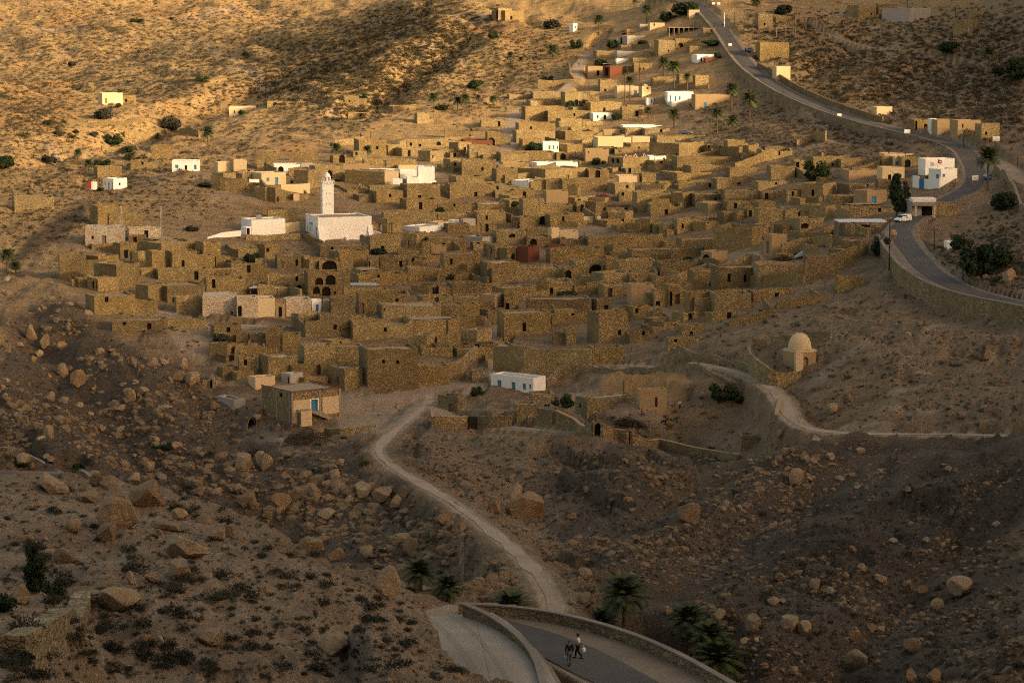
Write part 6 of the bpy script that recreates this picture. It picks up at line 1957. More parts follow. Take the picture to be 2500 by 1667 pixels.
# tile, centre x, foot y, width, height | label
BO = """
D1 390 62 290 105|long brown boulder lying before the far road bend
D1 690 150 150 105|grey boulder with a pale dusty patch behind it
D1 1140 185 330 190|great split ochre boulder on the crest of the foreground hill
D1 930 360 280 230|pointed grey boulder with a sloping dusty skirt
D1 830 460 190 160|tilted brown slab leaning below the pointed boulder
D1 580 380 130 90|brown boulder left of the tilted slab
D1 1320 370 230 60|flat pinkish slab beside a grey bush
D1 1410 290 130 80|ochre wedge of rock behind the flat slab
D1 1700 450 150 120|dark angular boulder, larger of a touching pair
D1 1800 420 120 90|pale angular boulder, smaller of a touching pair
D1 1440 580 380 150|long layered ochre outcrop running uphill
D1 1420 750 205 150|square block-shaped boulder with a dark gap beneath
D1 940 1000 340 150|flat overhanging boulder beside the end of the terrace wall
D1 510 630 185 105|rounded brown boulder above the pointed evergreen
D1 160 940 160 125|boulder beside the dark bush above the terrace wall
D1 1150 1250 100 70|small boulder of a pair low on the foreground hill
D1 1245 1285 100 75|second small boulder of a pair low on the foreground hill
D1 1660 1270 190 110|pale cracked slab low on the foreground hill
D1 1190 780 120 90|striped tan boulder beside a grey bush
D1 190 470 150 60|low brown boulder among shrubs near the crest
D1 1940 200 180 140|long tilted boulder at the crest above the ravine
D1 1030 790 70 90|little stacked cairn-like stone pair
D2 690 1340 270 140|broad brown boulder low on the foreground spur
D2 1110 870 240 190|crag of ochre rock at the edge of the spur
D2 520 560 190 130|cracked grey boulder on the upper spur
D2 715 610 140 90|pale boulder right of the cracked grey one
D2 960 580 120 80|flat pale boulder at the spur edge near the bush
D2 830 95 120 80|boulder at the start of the row beneath the path
D2 930 100 150 105|largest boulder in the row beneath the path
D2 1080 150 160 105|pointed boulder at the end of the row beneath the path
D2 1195 185 125 85|dark faced boulder under the pointed one
D2 1240 110 75 85|upright boulder next to the dusty path
D2 1030 80 90 80|upright stone wedged in the row beneath the path
D2 810 160 75 60|square stone under the row of boulders
D2 275 195 160 105|brown boulder where the spur meets the gully
D2 390 150 120 110|pale cracked boulder above the brown gully boulder
D2 540 130 100 110|tall pale boulder in the gully
D2 640 280 150 70|flat grey boulder on the gully floor
D2 1560 310 140 80|rounded boulder just under the path edge
D2 1310 560 130 120|cracked outcrop above the dark palm pair
D2 1680 400 90 160|dark leaning slab below the path edge
D2 1950 240 110 120|tan boulder on the uphill side of the path
D3 280 270 330 240|big rock outcrop above the dusty path
D3 180 130 120 130|upright pale rock on top of the outcrop
D3 30 230 100 120|boulder at the uphill edge of the path
D3 735 760 140 95|ochre outcrop near the foot of the path
D3 740 960 135 105|brown boulder where the path meets the parapet
D3 630 950 70 40|small low stone beside the brown path boulder
D3 1550 310 210 160|square ochre crag on the right slope
D3 1840 195 70 65|pale cube-like rock above the ochre crag
D3 1945 205 55 45|small pale rock right of the cube-like one
D3 1790 1075 130 90|split pale boulder behind the shaded palm
D3 2065 1160 150 150|rounded boulder on the slope above the parapet end
D3 1390 1020 90 70|pinkish rock behind the tall date palm
D3 630 280 90 45|flat stone on the mid slope above the path
D4 260 1155 180 140|big rounded boulder, larger of a leaning pair
D4 365 1185 120 110|brown boulder leaning on the big rounded one
D4 960 785 120 80|pale boulder in the middle of the ash tip foot
D4 1300 865 115 85|rounded boulder on the ash tip foot, rightmost of two
D4 1175 825 100 75|rounded boulder on the ash tip foot, left of two
D4 1600 885 230 150|dark hollowed outcrop on the lower right slope
D4 590 880 130 65|ochre boulder with a sandy trail below it
D4 755 1245 120 100|pear-shaped boulder low on the slope
D4 790 1450 190 140|long tilted boulder near the bottom edge
D4 1215 1320 160 110|brown cracked boulder near the bottom edge
D4 1210 1568 120 110|brown boulder cut by the bottom edge
D4 1390 1568 150 110|cracked boulder cut by the bottom edge
D4 890 1165 85 65|ochre boulder beside a pale round one
D4 970 1180 85 60|pale round boulder beside the ochre one
D4 450 825 130 75|tan boulder cluster head on the ash slope
D4 820 690 80 60|lumpy boulder high on the ash slope
D4 1065 470 75 40|flat yellow stone alone on the ash tip
D4 175 760 90 60|tan rock at the edge of the ash tip
D4 290 1500 90 65|angular boulder near the bottom palms
D4 1420 985 110 80|pointed slab on the scrubby right slope
D4 130 950 120 60|tan rock above the leaning pair
C1 560 515 125 125|tall boulder on the bare brown mound
C1 690 605 155 165|stack of bedded rock on the brown mound
C1 260 180 140 145|large round boulder on the rocky shoulder
C1 395 245 100 110|upright tan boulder on the rocky shoulder
C1 545 260 120 80|tan boulder at the edge of the brown mound
C1 340 330 90 70|pale boulder below the rocky shoulder
C1 290 370 75 55|small pale boulder under the rocky shoulder
C1 1710 570 155 130|great round boulder below the village edge
C1 1620 440 85 110|upright boulder above the great round one
C1 1560 540 170 80|flat layered boulder left of the great round one
C1 1440 400 110 60|pale boulder on the lip of the bare ledge
C1 1360 410 80 75|tan boulder at the end of the bare ledge
C1 435 730 110 100|brown boulder near a scrap of red cloth
C1 560 740 110 60|flat tan boulder in the gully rubble
C1 430 1040 120 110|cracked boulder in the lower gully rubble
C1 200 1290 140 105|rounded boulder above the far road bend
C1 880 990 110 80|boulder in the middle of the gully rubble
C1 1160 720 90 120|leaning boulder in the gully rubble
C1 1270 660 110 60|pale boulder in the gully rubble, near the ledge
C1 1060 810 90 60|boulder wedged in the gully rubble
C1 2150 1330 180 180|massive cracked outcrop under the block house
C1 2300 1310 120 150|ochre crag at the gully edge under the block house
C1 860 1470 150 110|pale pink boulder by the far parapet end
C1 960 1500 190 120|brown boulder beside the pale pink one
C1 1180 1440 130 90|tan boulder in the lower gully
C1 1320 1340 140 90|grey boulder in the lower gully
C2 790 1420 110 120|tall boulder on the slope left of the path
C2 835 1280 90 55|flat boulder above the tall one left of the path
C2 170 1320 150 140|ochre boulder on the slope under the brush heap
C2 505 1400 80 60|round boulder in the rubble left of the path
C2 340 1395 70 60|round tan boulder in the rubble left of the path
C4 210 1035 90 70|boulder beside the turn of the narrow path
C4 240 1190 60 70|boulder below the turn of the narrow path
C4 345 1465 150 150|knobbly rock tower under the narrow path
C4 1990 995 60 55|pale round boulder on the grass line of the right slope
C4 1685 1345 70 50|pale boulder on the dark tip, larger of a pair
C4 1750 1350 60 40|pinkish boulder on the dark tip, smaller of a pair
C4 660 830 110 90|ochre rock on the gravel bank
C4 640 1240 90 60|block of ledge rock under the narrow path
C4 520 1245 110 50|long block of ledge rock under the narrow path
C4 425 1240 75 45|small block of ledge rock under the narrow path
B4 2230 1110 150 130|big round boulder below the roadside bushes
B4 1945 1100 70 60|pale boulder at the road edge under the bushes
B4 2010 1090 55 45|smaller pale boulder at the road edge under the bushes
B4 1400 1390 60 50|boulder on the bank under the retaining wall
"""
for ln in BO.strip().splitlines():
    a, lab = ln.split('|'); q = a.split(); t = q[0]; sc = TS if t in TILES else TDS
    X, Y, Z = pick(*tp(t, float(q[1]), float(q[2]))); mp = Y/F*sc; w = float(q[3])*mp*(1.12 if t in ('D1', 'D2') else 1.0)
    boulder(X, Y+w*.2, Z, w, float(q[4])/float(q[3])*1.25, .14, lab, rz=rnd.uniform(-.4, .4))
# scattered boulders: the biggest as things, the rest as one mass of stones
def scatter(n, poly, smin, smax, powr=2.2, yr=None, avoid=.05):
    out = []; xs = [p[0] for p in poly]; ys = [p[1] for p in poly]; k = 0
    while len(out) < n and k < n*6:
        k += 1; px = rnd.uniform(min(xs), max(xs)); py = rnd.uniform(min(ys), max(ys)); ins = False
        for i in range(len(poly)):
            (ax, ay), (bx, by) = poly[i], poly[(i+1) % len(poly)]
            if (ay > py) != (by > py) and px < (bx-ax)*(py-ay)/(by-ay)+ax: ins = not ins
        if ins: out.append((px, py, smin*(smax/smin)**(rnd.random()**powr)))
    return out
def picks(pts):
    """many lines of sight at once"""
    P = np.array(pts); n = len(P); res = np.zeros((n, 3)); ok = np.zeros(n, bool)
    Yg = np.exp(np.linspace(math.log(88), math.log(2300), 900))
    for i in range(0, n, 2000):
        p = P[i:i+2000]; v = (833.5-p[:, 1])/F; yy = CP+v*SP; a = ((p[:, 0]-1250)/F)/yy; b = (v*CP-SP)/yy
        zr = CAMZ + b[:, None]*Yg; g = g_interp(GZ, a[:, None]*Yg, np.broadcast_to(Yg, (len(p), len(Yg))))
        hit = g >= zr; j = np.argmax(hit, 1); ok[i:i+2000] = hit.any(1) & (j > 0)
        j = np.maximum(j, 1); r = np.arange(len(p)); d0 = (zr-g)[r, j-1]; d1 = (zr-g)[r, j]; t = np.clip(d0/(d0-d1+1e-9), 0, 1)
        y = Yg[j-1]+t*(Yg[j]-Yg[j-1]); res[i:i+2000, 0] = a*y; res[i:i+2000, 1] = y
    res[:, 2] = g_interp(GZ, res[:, 0], res[:, 1])
    return res, ok
RZ = [(230, [(0,790),(130,710),(210,800),(400,900),(620,1000),(760,1090),(850,1160),(1010,1230),(1090,1330),(1060,1400),(900,1370),(700,1260),(520,1230),(330,1160),(0,1120)], .7, 2.5),
      (40, [(0,1180),(500,1230),(800,1300),(1100,1560),(1140,1667),(0,1667)], .3, .9), (60, [(1000,1070),(1700,1120),(1900,1060),(2000,1230),(1700,1450),(1500,1400),(1350,1330),(1080,1190)], .3, 1.3),
      (90, [(1750,1400),(2100,1350),(2400,1180),(2500,1150),(2500,1667),(1800,1667),(1650,1550)], .3, 1.2), (40, [(1880,1050),(2100,1080),(2250,1150),(2100,1200),(1900,1200)], .5, 1.8), (30, [(2050,1080),(2450,1080),(2450,1300),(2150,1350)], .3, 1.1),
      (45, [(1900,820),(2450,700),(2500,1040),(1980,1040)], .4, 1.8), (40, [(2180,560),(2500,500),(2500,700),(2300,690)], .5, 2.0), (50, [(1950,20),(2500,30),(2500,320),(2100,260),(1900,180)], .8, 3.0), (40, [(20,640),(200,650),(260,780),(120,760),(0,800)], .6, 2.6), (40, [(900,60),(1250,60),(1250,200),(900,220)], .8, 2.5)]
cand = []
for n, poly, a, b in RZ: cand += scatter(n, poly, a, b)
res, ok = picks([(c[0], c[1]) for c in cand])
sel = []
for c, r, k in zip(cand, res, ok):
    if not k: continue
    if float(g_interp(CORE, np.array(r[0]), np.array(r[1]))) > .03 or float(g_interp(Z_village, np.array(r[0]), np.array(r[1]))) > .5: continue
    sel.append((c[2]/r[1], c[2], r))
sel.sort(key=lambda t: -t[0])
nmax = 290-NB
for s in sel[:nmax]: boulder(*s[2], s[1], rnd.uniform(.45, .8), rnd.uniform(.34, .5))
def scatter_np(n, poly, smin, smax, powr=2.0, clump=0.0):
    out = np.array(scatter(n, poly, smin, smax, powr)); out[:, :2] += np.random.RandomState(n).normal(0, 22, (len(out), 2))
    r, ok = picks(out[:, :2])
    keep = ok & (g_interp(CORE, r[:, 0], r[:, 1]) < .12)
    if clump: keep &= fbm(r[:, 0]/13, r[:, 1]/17, 4, 151) > clump + np.random.RandomState(n+1).normal(0, .06, len(r))
    return r[keep], out[keep, 2]
def mass(name, mat, protos, P, S, label, cat, flat=(.6, 1.0), sinkf=.15, tilt=.4, smooth=True):
    rs = np.random.RandomState(3); VV = []; FF = []; off = 0
    for k, (pv, pf) in enumerate(protos):
        m = np.arange(len(P)) % len(protos) == k
        if not m.any(): continue
        p = P[m]; s = S[m]; n = len(p); a = rs.rand(n)*6.283; c, d = np.cos(a), np.sin(a); fz = rs.uniform(*flat, n); tx = (rs.rand(n)-.5)*tilt; ty = (rs.rand(n)-.5)*tilt
        x = pv[None, :, 0]*s[:, None]; y = pv[None, :, 1]*s[:, None]*rs.uniform(.75, 1.1, n)[:, None]; z = pv[None, :, 2]*(s*fz)[:, None]
        X = x*c[:, None]-y*d[:, None]; Y = x*d[:, None]+y*c[:, None]; Z = z + X*tx[:, None]+Y*ty[:, None] - (s*sinkf)[:, None]
        V = np.stack([X+p[:, None, 0], Y+p[:, None, 1], Z+p[:, None, 2]], -1).reshape(-1, 3)
        Fq = (pf[None]+(np.arange(n)*len(pv))[:, None, None]).reshape(-1, pf.shape[1])+off
        VV.append(V); FF.append(Fq); off += len(V)
    o = np_obj(name, np.concatenate(VV), np.concatenate(FF), mat, smooth)
    return tag(o, label, cat, None, 'stuff')
def rockproto(seed):
    bm = bmesh.new(); bmesh.ops.create_icosphere(bm, subdivisions=1, radius=.55); rs = random.Random(seed)
    for v in bm.verts: v.co *= rs.uniform(.72, 1.15); v.co.z = max(v.co.z, -.3)
    bm.verts.index_update(); V = np.array([v.co[:] for v in bm.verts]); Fq = np.array([[v.index for v in f.verts] for f in bm.faces]); bm.free(); return V, Fq
STP, SS = [], []
rest = [(s[2], s[1]) for s in sel[nmax:]]
if rest: STP.append(np.array([r[0] for r in rest])); SS.append(np.array([r[1] for r in rest]))
for n, poly, a, b in ((9000, RZ[0][1], .22, 2.6), (2600, RZ[1][1], .08, .5), (8000, RZ[2][1], .12, 1.5), (9000, RZ[3][1], .08, 1.1), (700, RZ[4][1], .2, 1.0), (4000, [(1750,1080),(2500,1080),(2500,1500),(1750,1500)], .12, .45), (2200, RZ[6][1], .15, .8), (900, RZ[7][1], .2, .9), (1500, RZ[8][1], .4, 1.5),
                      (900, [(0,430),(900,330),(700,500),(300,700),(0,640)], .3, 1.0), (700, [(1700,760),(1950,640),(2180,600),(2180,800),(1800,830)], .2, 1.0), (900, RZ[10][1], .4, 1.6), (700, [(1430,1010),(1560,1000),(1720,950),(1800,1010),(1800,1110),(1600,1080)], .2, 1.2), (1800, [(1000,1180),(1100,1260),(1260,1400),(1280,1460),(1150,1440),(1000,1260)], .2, 1.6), (900, [(600,1040),(900,1000),(860,1180),(650,1150)], .15, .8), (3500, [(300,790),(560,860),(1000,960),(2150,760),(2150,340),(560,340),(150,600)], .3, 1.0)):
    p, s = scatter_np(n, poly, a, b, 4.5, .47); STP.append(p); SS.append(s)
mass('stones', M['rubble'], [rockproto(k) for k in range(8)], np.concatenate(STP), np.concatenate(SS), 'loose stones and rubble strewn over the slopes', 'stones', (.5, .95), .02, .5, False)
# scrub
def sp(seed, n):
    v, f = shrub_mesh(seed, n); return np.array(v), np.array(f)
scr = []
SZ = [(230, [(0,1190),(300,1180),(540,1240),(800,1300),(950,1400),(1060,1490),(1140,1660),(0,1667)], .6, 1.5, 'grey'), (125, [(950,1060),(1250,1060),(1700,1120),(1800,1150),(1500,1400),(1330,1400),(1080,1200)], .5, 1.3, 'green'), (60, [(1850,1250),(2500,1150),(2500,1667),(2000,1667)], .6, 1.8, 'grey'),
      (45, [(1560,820),(1700,780),(2000,700),(2150,720),(1900,830),(1700,870)], .8, 1.8, 'green'), (60, [(1930,860),(2400,740),(2500,1000),(2000,1030)], .5, 1.6, 'green'), (30, [(400,1050),(900,1080),(1080,1330),(850,1330)], .8, 2.2, 'green'), (40, [(240,760),(560,790),(470,880),(300,800)], .6, 1.5, 'green'), (40, [(850,1350),(1150,1220),(1330,1420),(1100,1450)], .6, 1.6, 'grey'), (28, [(1440,1010),(1600,1000),(1720,950),(1800,1010),(1800,1110),(1600,1080)], .7, 1.8, 'dry')]
for n, poly, a, b, kd in SZ: scr += [(*c, kd) for c in scatter(n, poly, a, b, 1.6)]
# explicit bigger foreground shrubs
for x, y, w in ((780,1160,150),(1130,1100,140),(990,1130,110),(380,1360,160),(640,1340,150),(740,1350,120),(900,1310,130),(1060,1200,130),(1270,1230,110),(870,1500,190),(1440,1340,140),(1590,1430,180),(1560,1080,100),(1850,890,90),(2030,740,100),(2000,480,110),(1020,690,170),(670,690,150),(1100,830,120),(1280,900,120),(1350,970,100),(130,1470,140),(1340,210,110),(1440,220,100),(1380,370,140),(1880,330,80),(300,390,100),(1880,730,100),(1790,560,100)):
    scr.append((*tp('D1', x, y), w*TDS*.0275*.5*1.2, 'grey'))
for x, y, w in ((130,240,90),(250,270,110),(430,350,110),(80,470,120),(100,740,90),(420,770,90),(870,560,110),(650,740,90),(270,910,80),(790,880,80),(890,900,110),(950,940,90),(1050,920,110),(1200,1010,130),(1240,870,90),(580,1150,90),(890,1130,110),(1110,1090,90),(730,1100,80),(1070,1300,120),(1180,1360,120),(670,1390,110),(860,1360,110),(980,1400,110),(1600,1220,90),(1660,1270,70),(300,930,90)):
    scr.append((*tp('D2', x, y), w*TDS*.026*.5*1.2, 'grey'))
res, ok = picks([(c[0], c[1]) for c in scr]); sel = []
for c, r, k in zip(scr, res, ok):
    if k and float(g_interp(CORE, np.array(r[0]), np.array(r[1]))) < .05: sel.append((c[2]/r[1], c[2], r, c[3]))
sel.sort(key=lambda t: -t[0])
for q, s, r, kd in sel[:285]:
    o = link('scrub_bush', SHRUB[kd][rnd.randrange(3)]); o.location = (r[0], r[1], r[2]-.08*s); o.rotation_euler = (0, 0, rnd.uniform(0, 6.28)); z = rnd.uniform(.8, 1.15); o.scale = (s*.62*rnd.uniform(.85, 1.25), s*.62, s*.62*z)
    p = proj(*r); reg = region(p[0], p[1], r[1]); wp = s*1.25/r[1]*F; sz = 'big' if wp > 42 else ('middling' if wp > 24 else 'little')
    o['scattered'] = f'{sz} {"grey-green" if kd == "grey" else "dark green"} bush'
    tag(o, f'{sz} {"grey-green" if kd == "grey" else "dark green"} scrub bush {reg}', 'bush', f'{sz} {"grey-green" if kd == "grey" else "dark green"} scrub bushes {reg}')
GP, GS = [np.array([r for _, _, r, _ in sel[285:]])], [np.array([s*.62 for _, s, _, _ in sel[285:]])]
for n, poly, a, b, pw in ((6800, [(0,0),(1100,0),(900,100),(640,160),(600,230),(420,240),(200,250),(150,330),(0,330)], 1.0, 2.6, 1.4), (4800, [(1080,0),(640,160),(600,230),(860,300),(1000,250),(1150,100),(1250,60)], 1.2, 2.8, 1.4), (1500, [(1000,240),(1150,100),(1380,60),(1400,120),(1280,240),(1150,280)], .9, 2.2, 1.6),
                          (2600, [(0,270),(600,230),(900,320),(500,420),(0,500)], .7, 2.0, 1.6), (1100, [(0,430),(480,420),(560,520),(250,560),(0,640)], .6, 1.7, 1.5), (5000, [(1800,60),(2500,30),(2500,330),(2300,320),(2000,240),(1850,140)], 1.0, 2.6, 1.3), (1500, [(1700,260),(1850,260),(2250,350),(2200,390),(1700,350)], .7, 1.8, 1.5),
                          (900, [(2250,640),(2500,520),(2500,700)], .6, 1.6, 1.5), (1300, [(1700,850),(2500,560),(2500,1050),(1950,1040)], .3, 1.1, 1.6), (1500, [(0,1180),(540,1240),(1000,1450),(1150,1667),(0,1667)], .15, .5, 1.5), (1800, [(950,1060),(1800,1120),(1850,1300),(1500,1500),(1330,1400),(1080,1200)], .25, .9, 1.6),
                          (2600, [(1750,1300),(2500,1100),(2500,1667),(1700,1667)], .25, .9, 1.5), (1300, RZ[0][1], .3, 1.1, 1.6), (900, [(560,780),(2150,780),(2150,340),(560,340)], .35, 1.1, 1.6)):
    p, s = scatter_np(n, poly, a, b, pw); GP.append(p); GS.append(s*.62)
P = np.concatenate([p for p in GP if len(p)]); S = np.concatenate([s for s in GS if len(s)])
isg = np.random.RandomState(4).rand(len(P)) < .3
farm = P[:, 1] > 640
mass('scrub_cover', M['scrub'], [sp(50+k, 34) for k in range(5)], P[farm], S[farm]*1.1, 'dry scrub dotted thickly over the far hills', 'scrub', (.8, 1.2), .1, .1, False)
nm = ~farm
mass('scrub_cover', M['leafgrey'], [sp(60+k, 46) for k in range(5)], P[nm], S[nm]*1.1, 'small grey-green plants dotted over the nearer slopes', 'scrub', (.8, 1.2), .1, .1, False)
# ------------------------------------------------------------------ people, animals, cars, poles, signs
def skin_obj(name, joints, edges, mat, parent=None, root=0, sub=2):
    me = bpy.data.meshes.new(name); me.from_pydata([j[:3] for j in joints], edges, []); me.materials.append(mat)
    o = bpy.data.objects.new(name, me); COL.objects.link(o)
    if parent: o.parent = parent
    m = o.modifiers.new('skin', 'SKIN'); m.use_smooth_shade = True
    for i, j in enumerate(joints):
        sv = me.skin_vertices[0].data[i]; r = j[3]; sv.radius = r if isinstance(r, tuple) else (r, r); sv.use_root = (i == root)
    s = o.modifiers.new('subd', 'SUBSURF'); s.levels = sub; s.render_levels = sub
    return o
def person(loc, rz, label, shirt='shirtwhite', trou='trousers', head='hair', step=.28, scale=1.0, lod=False, arm=.1, sit=False):
    """walking figure 1.75 m tall, facing -y"""
    r = empty('person', loc, rz); r.scale = (scale,)*3
    s = step
    if sit:
        hip = .5; J = dict(pel=(0, 0, hip), sp=(0, .02, hip+.25), ch=(0, .0, hip+.48), nk=(0, -.01, hip+.62), hd=(0, -.03, hip+.74), ht=(0, -.03, hip+.86))
        kl, fl = (-.12, -.42, hip+.02), (-.12, -.45, .06); kr, fr = (.12, -.42, hip+.02), (.12, -.42, .06); z0 = hip+.53
    else:
        J = dict(pel=(0, 0, .93), sp=(0, .01, 1.14), ch=(0, .0, 1.36), nk=(0, -.01, 1.50), hd=(0, -.03, 1.60), ht=(0, -.03, 1.71))
        kl, fl = (-.11, -s*.55, .50), (-.11, -s*.75, .07); kr, fr = (.11, s*.05, .50), (.11, s*.95, .10); z0 = 1.42
    def arms(k):
        return [(-.20, 0, z0), (-.26, .03-arm*.3*k, z0-.28), (-.25, -.06-arm*k, z0-.53), (.20, 0, z0), (.27, .05+arm*.3, z0-.28), (.26, .02+arm*.8, z0-.53)]
    A = arms(1)
    jt = [(*J['pel'], (.13, .10)), (*J['sp'], (.12, .09)), (*J['ch'], (.155, .10)), (*J['nk'], .055), (*J['hd'], .085), (*J['ht'], .075),
          (-.09, 0, J['pel'][2]-.05, .085), (*kl, .06), (*fl, .045), (fl[0], fl[1]-.14, fl[2]-.03, .035), (.09, 0, J['pel'][2]-.05, .085), (*kr, .06), (*fr, .045), (fr[0], fr[1]-.14, max(.03, fr[2]-.05), .035),
          (*A[0], .06), (*A[1], .045), (*A[2], .034), (*A[3], .06), (*A[4], .045), (*A[5], .034), (A[2][0], A[2][1]-.04, A[2][2]-.11, .035), (A[5][0], A[5][1]-.03, A[5][2]-.11, .035)]
    ed = [(0,1),(1,2),(2,3),(3,4),(4,5),(0,6),(6,7),(7,8),(8,9),(0,10),(10,11),(11,12),(12,13),(2,14),(14,15),(15,16),(2,17),(17,18),(18,19),(16,20),(19,21)]
    if not lod:
        for b, hx in ((20, -1), (21, 1)):
            for f, (dx, ln) in enumerate(((-.024, .07), (-.008, .085), (.008, .08), (.024, .062))):
                p = jt[b]; jt.append((p[0]+dx*.6, p[1]+dx-.005, p[2]-ln, .009)); ed.append((b, len(jt)-1))
            p = jt[b]; jt.append((p[0]-hx*.02, p[1]-.045, p[2]-.02, .010)); ed.append((b, len(jt)-1))
        jt.append((0, -.135, J['hd'][2], .016)); ed.append((4, len(jt)-1))
    skin_obj('body', jt, ed, M['skin'], r, 0, 1 if lod else 2)
    g = .022
    sj = [(0, 0, J['pel'][2]+.02, (.15, .12)), (*J['sp'], (.14, .115)), (*J['ch'], (.18, .125)), (0, 0, J['nk'][2]-.04, .075), (*A[0], .085), (*A[1], .068), (*A[3], .085), (*A[4], .068)]
    se = [(0,1),(1,2),(2,3),(2,4),(4,5),(2,6),(6,7)]
    if shirt in ('navy', 'redcloth'): sj += [(A[2][0], A[2][1], A[2][2]+.05, .05), (A[5][0], A[5][1], A[5][2]+.05, .05)]; se += [(5, 8), (7, 9)]
    skin_obj('shirt', sj, se, M[shirt], r, 0, 1 if lod else 2)
    tj = [(0, 0, J['pel'][2]-.01, (.145, .115)), (-.09, 0, J['pel'][2]-.09, .10), (*kl, .078), (fl[0], fl[1], fl[2]+.05, .064), (.09, 0, J['pel'][2]-.09, .10), (*kr, .078), (fr[0], fr[1], fr[2]+.05, .064)]
    skin_obj('trousers', tj, [(0,1),(1,2),(2,3),(0,4),(4,5),(5,6)], M[trou], r, 0, 1 if lod else 2)
    mb = MB(); hz = J['hd'][2]; mb.lathe([(.10, hz+.02), (.112, hz+.06), (.105, hz+.11), (.07, hz+.155), (.01, hz+.17)], 12, 0, J['hd'][1]+.012); mb.obj('hair' if head == 'hair' else 'cap', M[head], r, True)
    if not lod:
        mb = MB()
        for f in (fl, fr): mb.box(f[0]-.05, f[1]-.2, f[2]-.075, f[0]+.05, f[1]+.08, f[2]+.0)
        mb.obj('shoes', M['black'], r)
        mb = MB()
        for sx in (-1, 1): mb.lathe([(.012, hz+.012), (.014, hz+.02), (.004, hz+.03)], 6, sx*.034, J['hd'][1]-.093)
        mb.obj('eyes', M['dark'], r)
    tag(r, label, 'person'); q = proj(*loc); THINGS.append((r, q[0], q[1])); return r
# the two men with water cans
def onroad(px, py): 
    a, b = ray(px, py); Y = (LOWZ+.03-CAMZ)/b; return (a*Y, Y, LOWZ+.03)
p1 = onroad(*tp('D3', 682, 1372)); p2 = onroad(*tp('D3', 612, 1428))
a1 = person(p1, R(262), 'man in a white shirt and dark trousers carrying a white can on the road', 'shirtwhite', 'trousers', 'hair', .30, 1.0, arm=.16)
a2 = person(p2, R(195), 'man in a dark jacket, grey trousers and reddish cap walking on the road', 'navy', 'jeans', 'redcloth', .26, 1.0, arm=.05)
for (p, rz, off, mat, lab, nm, hs) in ((p1, R(262), (.36, -.20, .50), 'plastic', 'white plastic can in the hand of the man in the white shirt', 'jerrycan', 1.0), (p2, R(195), (-.27, -.05, .44), 'bluebag', 'small blue and white bottle in the hand of the man in the dark jacket', 'water_bottle', .7)):
    loc = (p[0]+off[0], p[1]+off[1], p[2]+off[2])
    r = empty(nm, loc, rz+.5); mb = MB(); h = .34*hs
    mb.lathe([(.02, 0), (.12*hs, .01), (.14*hs, .06), (.14*hs, h*.75), (.06*hs, h*.95), (.04*hs, h)], 12); mb.obj('container', M[mat], r, True)
    mb = MB(); mb.lathe([(.042*hs, h+.002), (.042*hs, h+.04), (.03, h+.045)], 10); mb.obj('lid', M['plastic' if mat != 'plastic' else 'bluebag'], r)
    mb = MB(); mb.tube([(-.09*hs, 0, h*.86), (-.08*hs, 0, h+.12), (.08*hs, 0, h+.12), (.09*hs, 0, h*.86)], .012, 6); mb.obj('handle', M['plastic'], r)
    tag(r, lab, 'water can')
for t, x, y, sh, tr, rz, lab, kw in (('C3', 1662, 800, 'lightcloth', 'navy', 20, 'person in pale top and dark skirt walking under the ochre bank', {}), ('C3', 1325, 855, 'trousers', 'trousers', 90, 'tiny dark figure crouching in front of the flat-roofed corner house', {'sit': True}), ('A3', 252, 1003, 'navy', 'trousers', 180, 'person in dark clothes walking down the village lane', {}),
                         ('A3', 127, 990, 'navy', 'navy', 0, 'distant dark figure at the upper end of the village lane', {}), ('A3', 773, 595, 'navy', 'trousers', 30, 'person walking on the hill lane beside the ochre wall', {}), ('A3', 2048, 247, 'navy', 'trousers', 10, 'person standing by the white post on the upper road', {}),
                         ('A3', 1972, 240, 'trousers', 'trousers', 200, 'dark figure at the edge of the upper road by the concrete frame', {}), ('B4', 580, 803, 'redcloth', 'jeans', 0, 'person standing in the grey yard below the slab-roofed house', {}), ('B4', 1632, 978, 'navy', 'trousers', 100, 'seated person in dark clothes against the roadside wall', {'sit': True}),
                         ('A3', 2243, 462, 'navy', 'trousers', 180, 'person in dark blue beside the car on the upper road', {}), ('A1', 2020, 1025, 'navy', 'trousers', 0, 'tiny dark figure before the far low ochre house', {})):
    person(pick(*tp(t, x, y)), R(rz), lab, sh, tr, 'hair', .2, 1.0, True, **kw)
# goats
for t, x, y, rz, lab in (('C3', 1525, 925, 70, 'black goat standing on the rubbish in the walled yard'), ('C3', 1150, 948, 100, 'black goat near the wide arched gateway'), ('C3', 490, 785, 90, 'dark goat lying on the wall top by the corner house')):
    X, Y, Z = pick(*tp(t, x, y)); r = empty('goat', (X, Y, Z), R(rz))
    jt = [(0, .35, .58, .15), (0, .05, .57, .17), (0, -.3, .6, .15), (0, -.48, .78, .08), (0, -.58, .92, .07), (0, -.74, .86, .045), (-.08, -.3, .35, .05), (-.08, -.3, .02, .03), (.08, -.3, .35, .05), (.08, -.3, .02, .03), (-.09, .36, .36, .07), (-.09, .42, .24, .035), (-.09, .38, .02, .028), (.09, .36, .36, .07), (.09, .42, .24, .035), (.09, .38, .02, .028), (0, .52, .66, .025)]
    skin_obj('body', jt, [(0,1),(1,2),(2,3),(3,4),(4,5),(2,6),(6,7),(2,8),(8,9),(0,10),(10,11),(11,12),(0,13),(13,14),(14,15),(0,16)], M['goat'], r, 1, 1)
    mb = MB()
    for s in (-1, 1): mb.tube([(s*.03, -.56, .97), (s*.06, -.48, 1.08), (s*.08, -.38, 1.1)], [.02, .014, .005], 5)
    mb.obj('horns', M['goat'], r); tag(r, lab, 'goat', 'goats in the walled yard'); THINGS.append((r, *tp(t, x, y)))
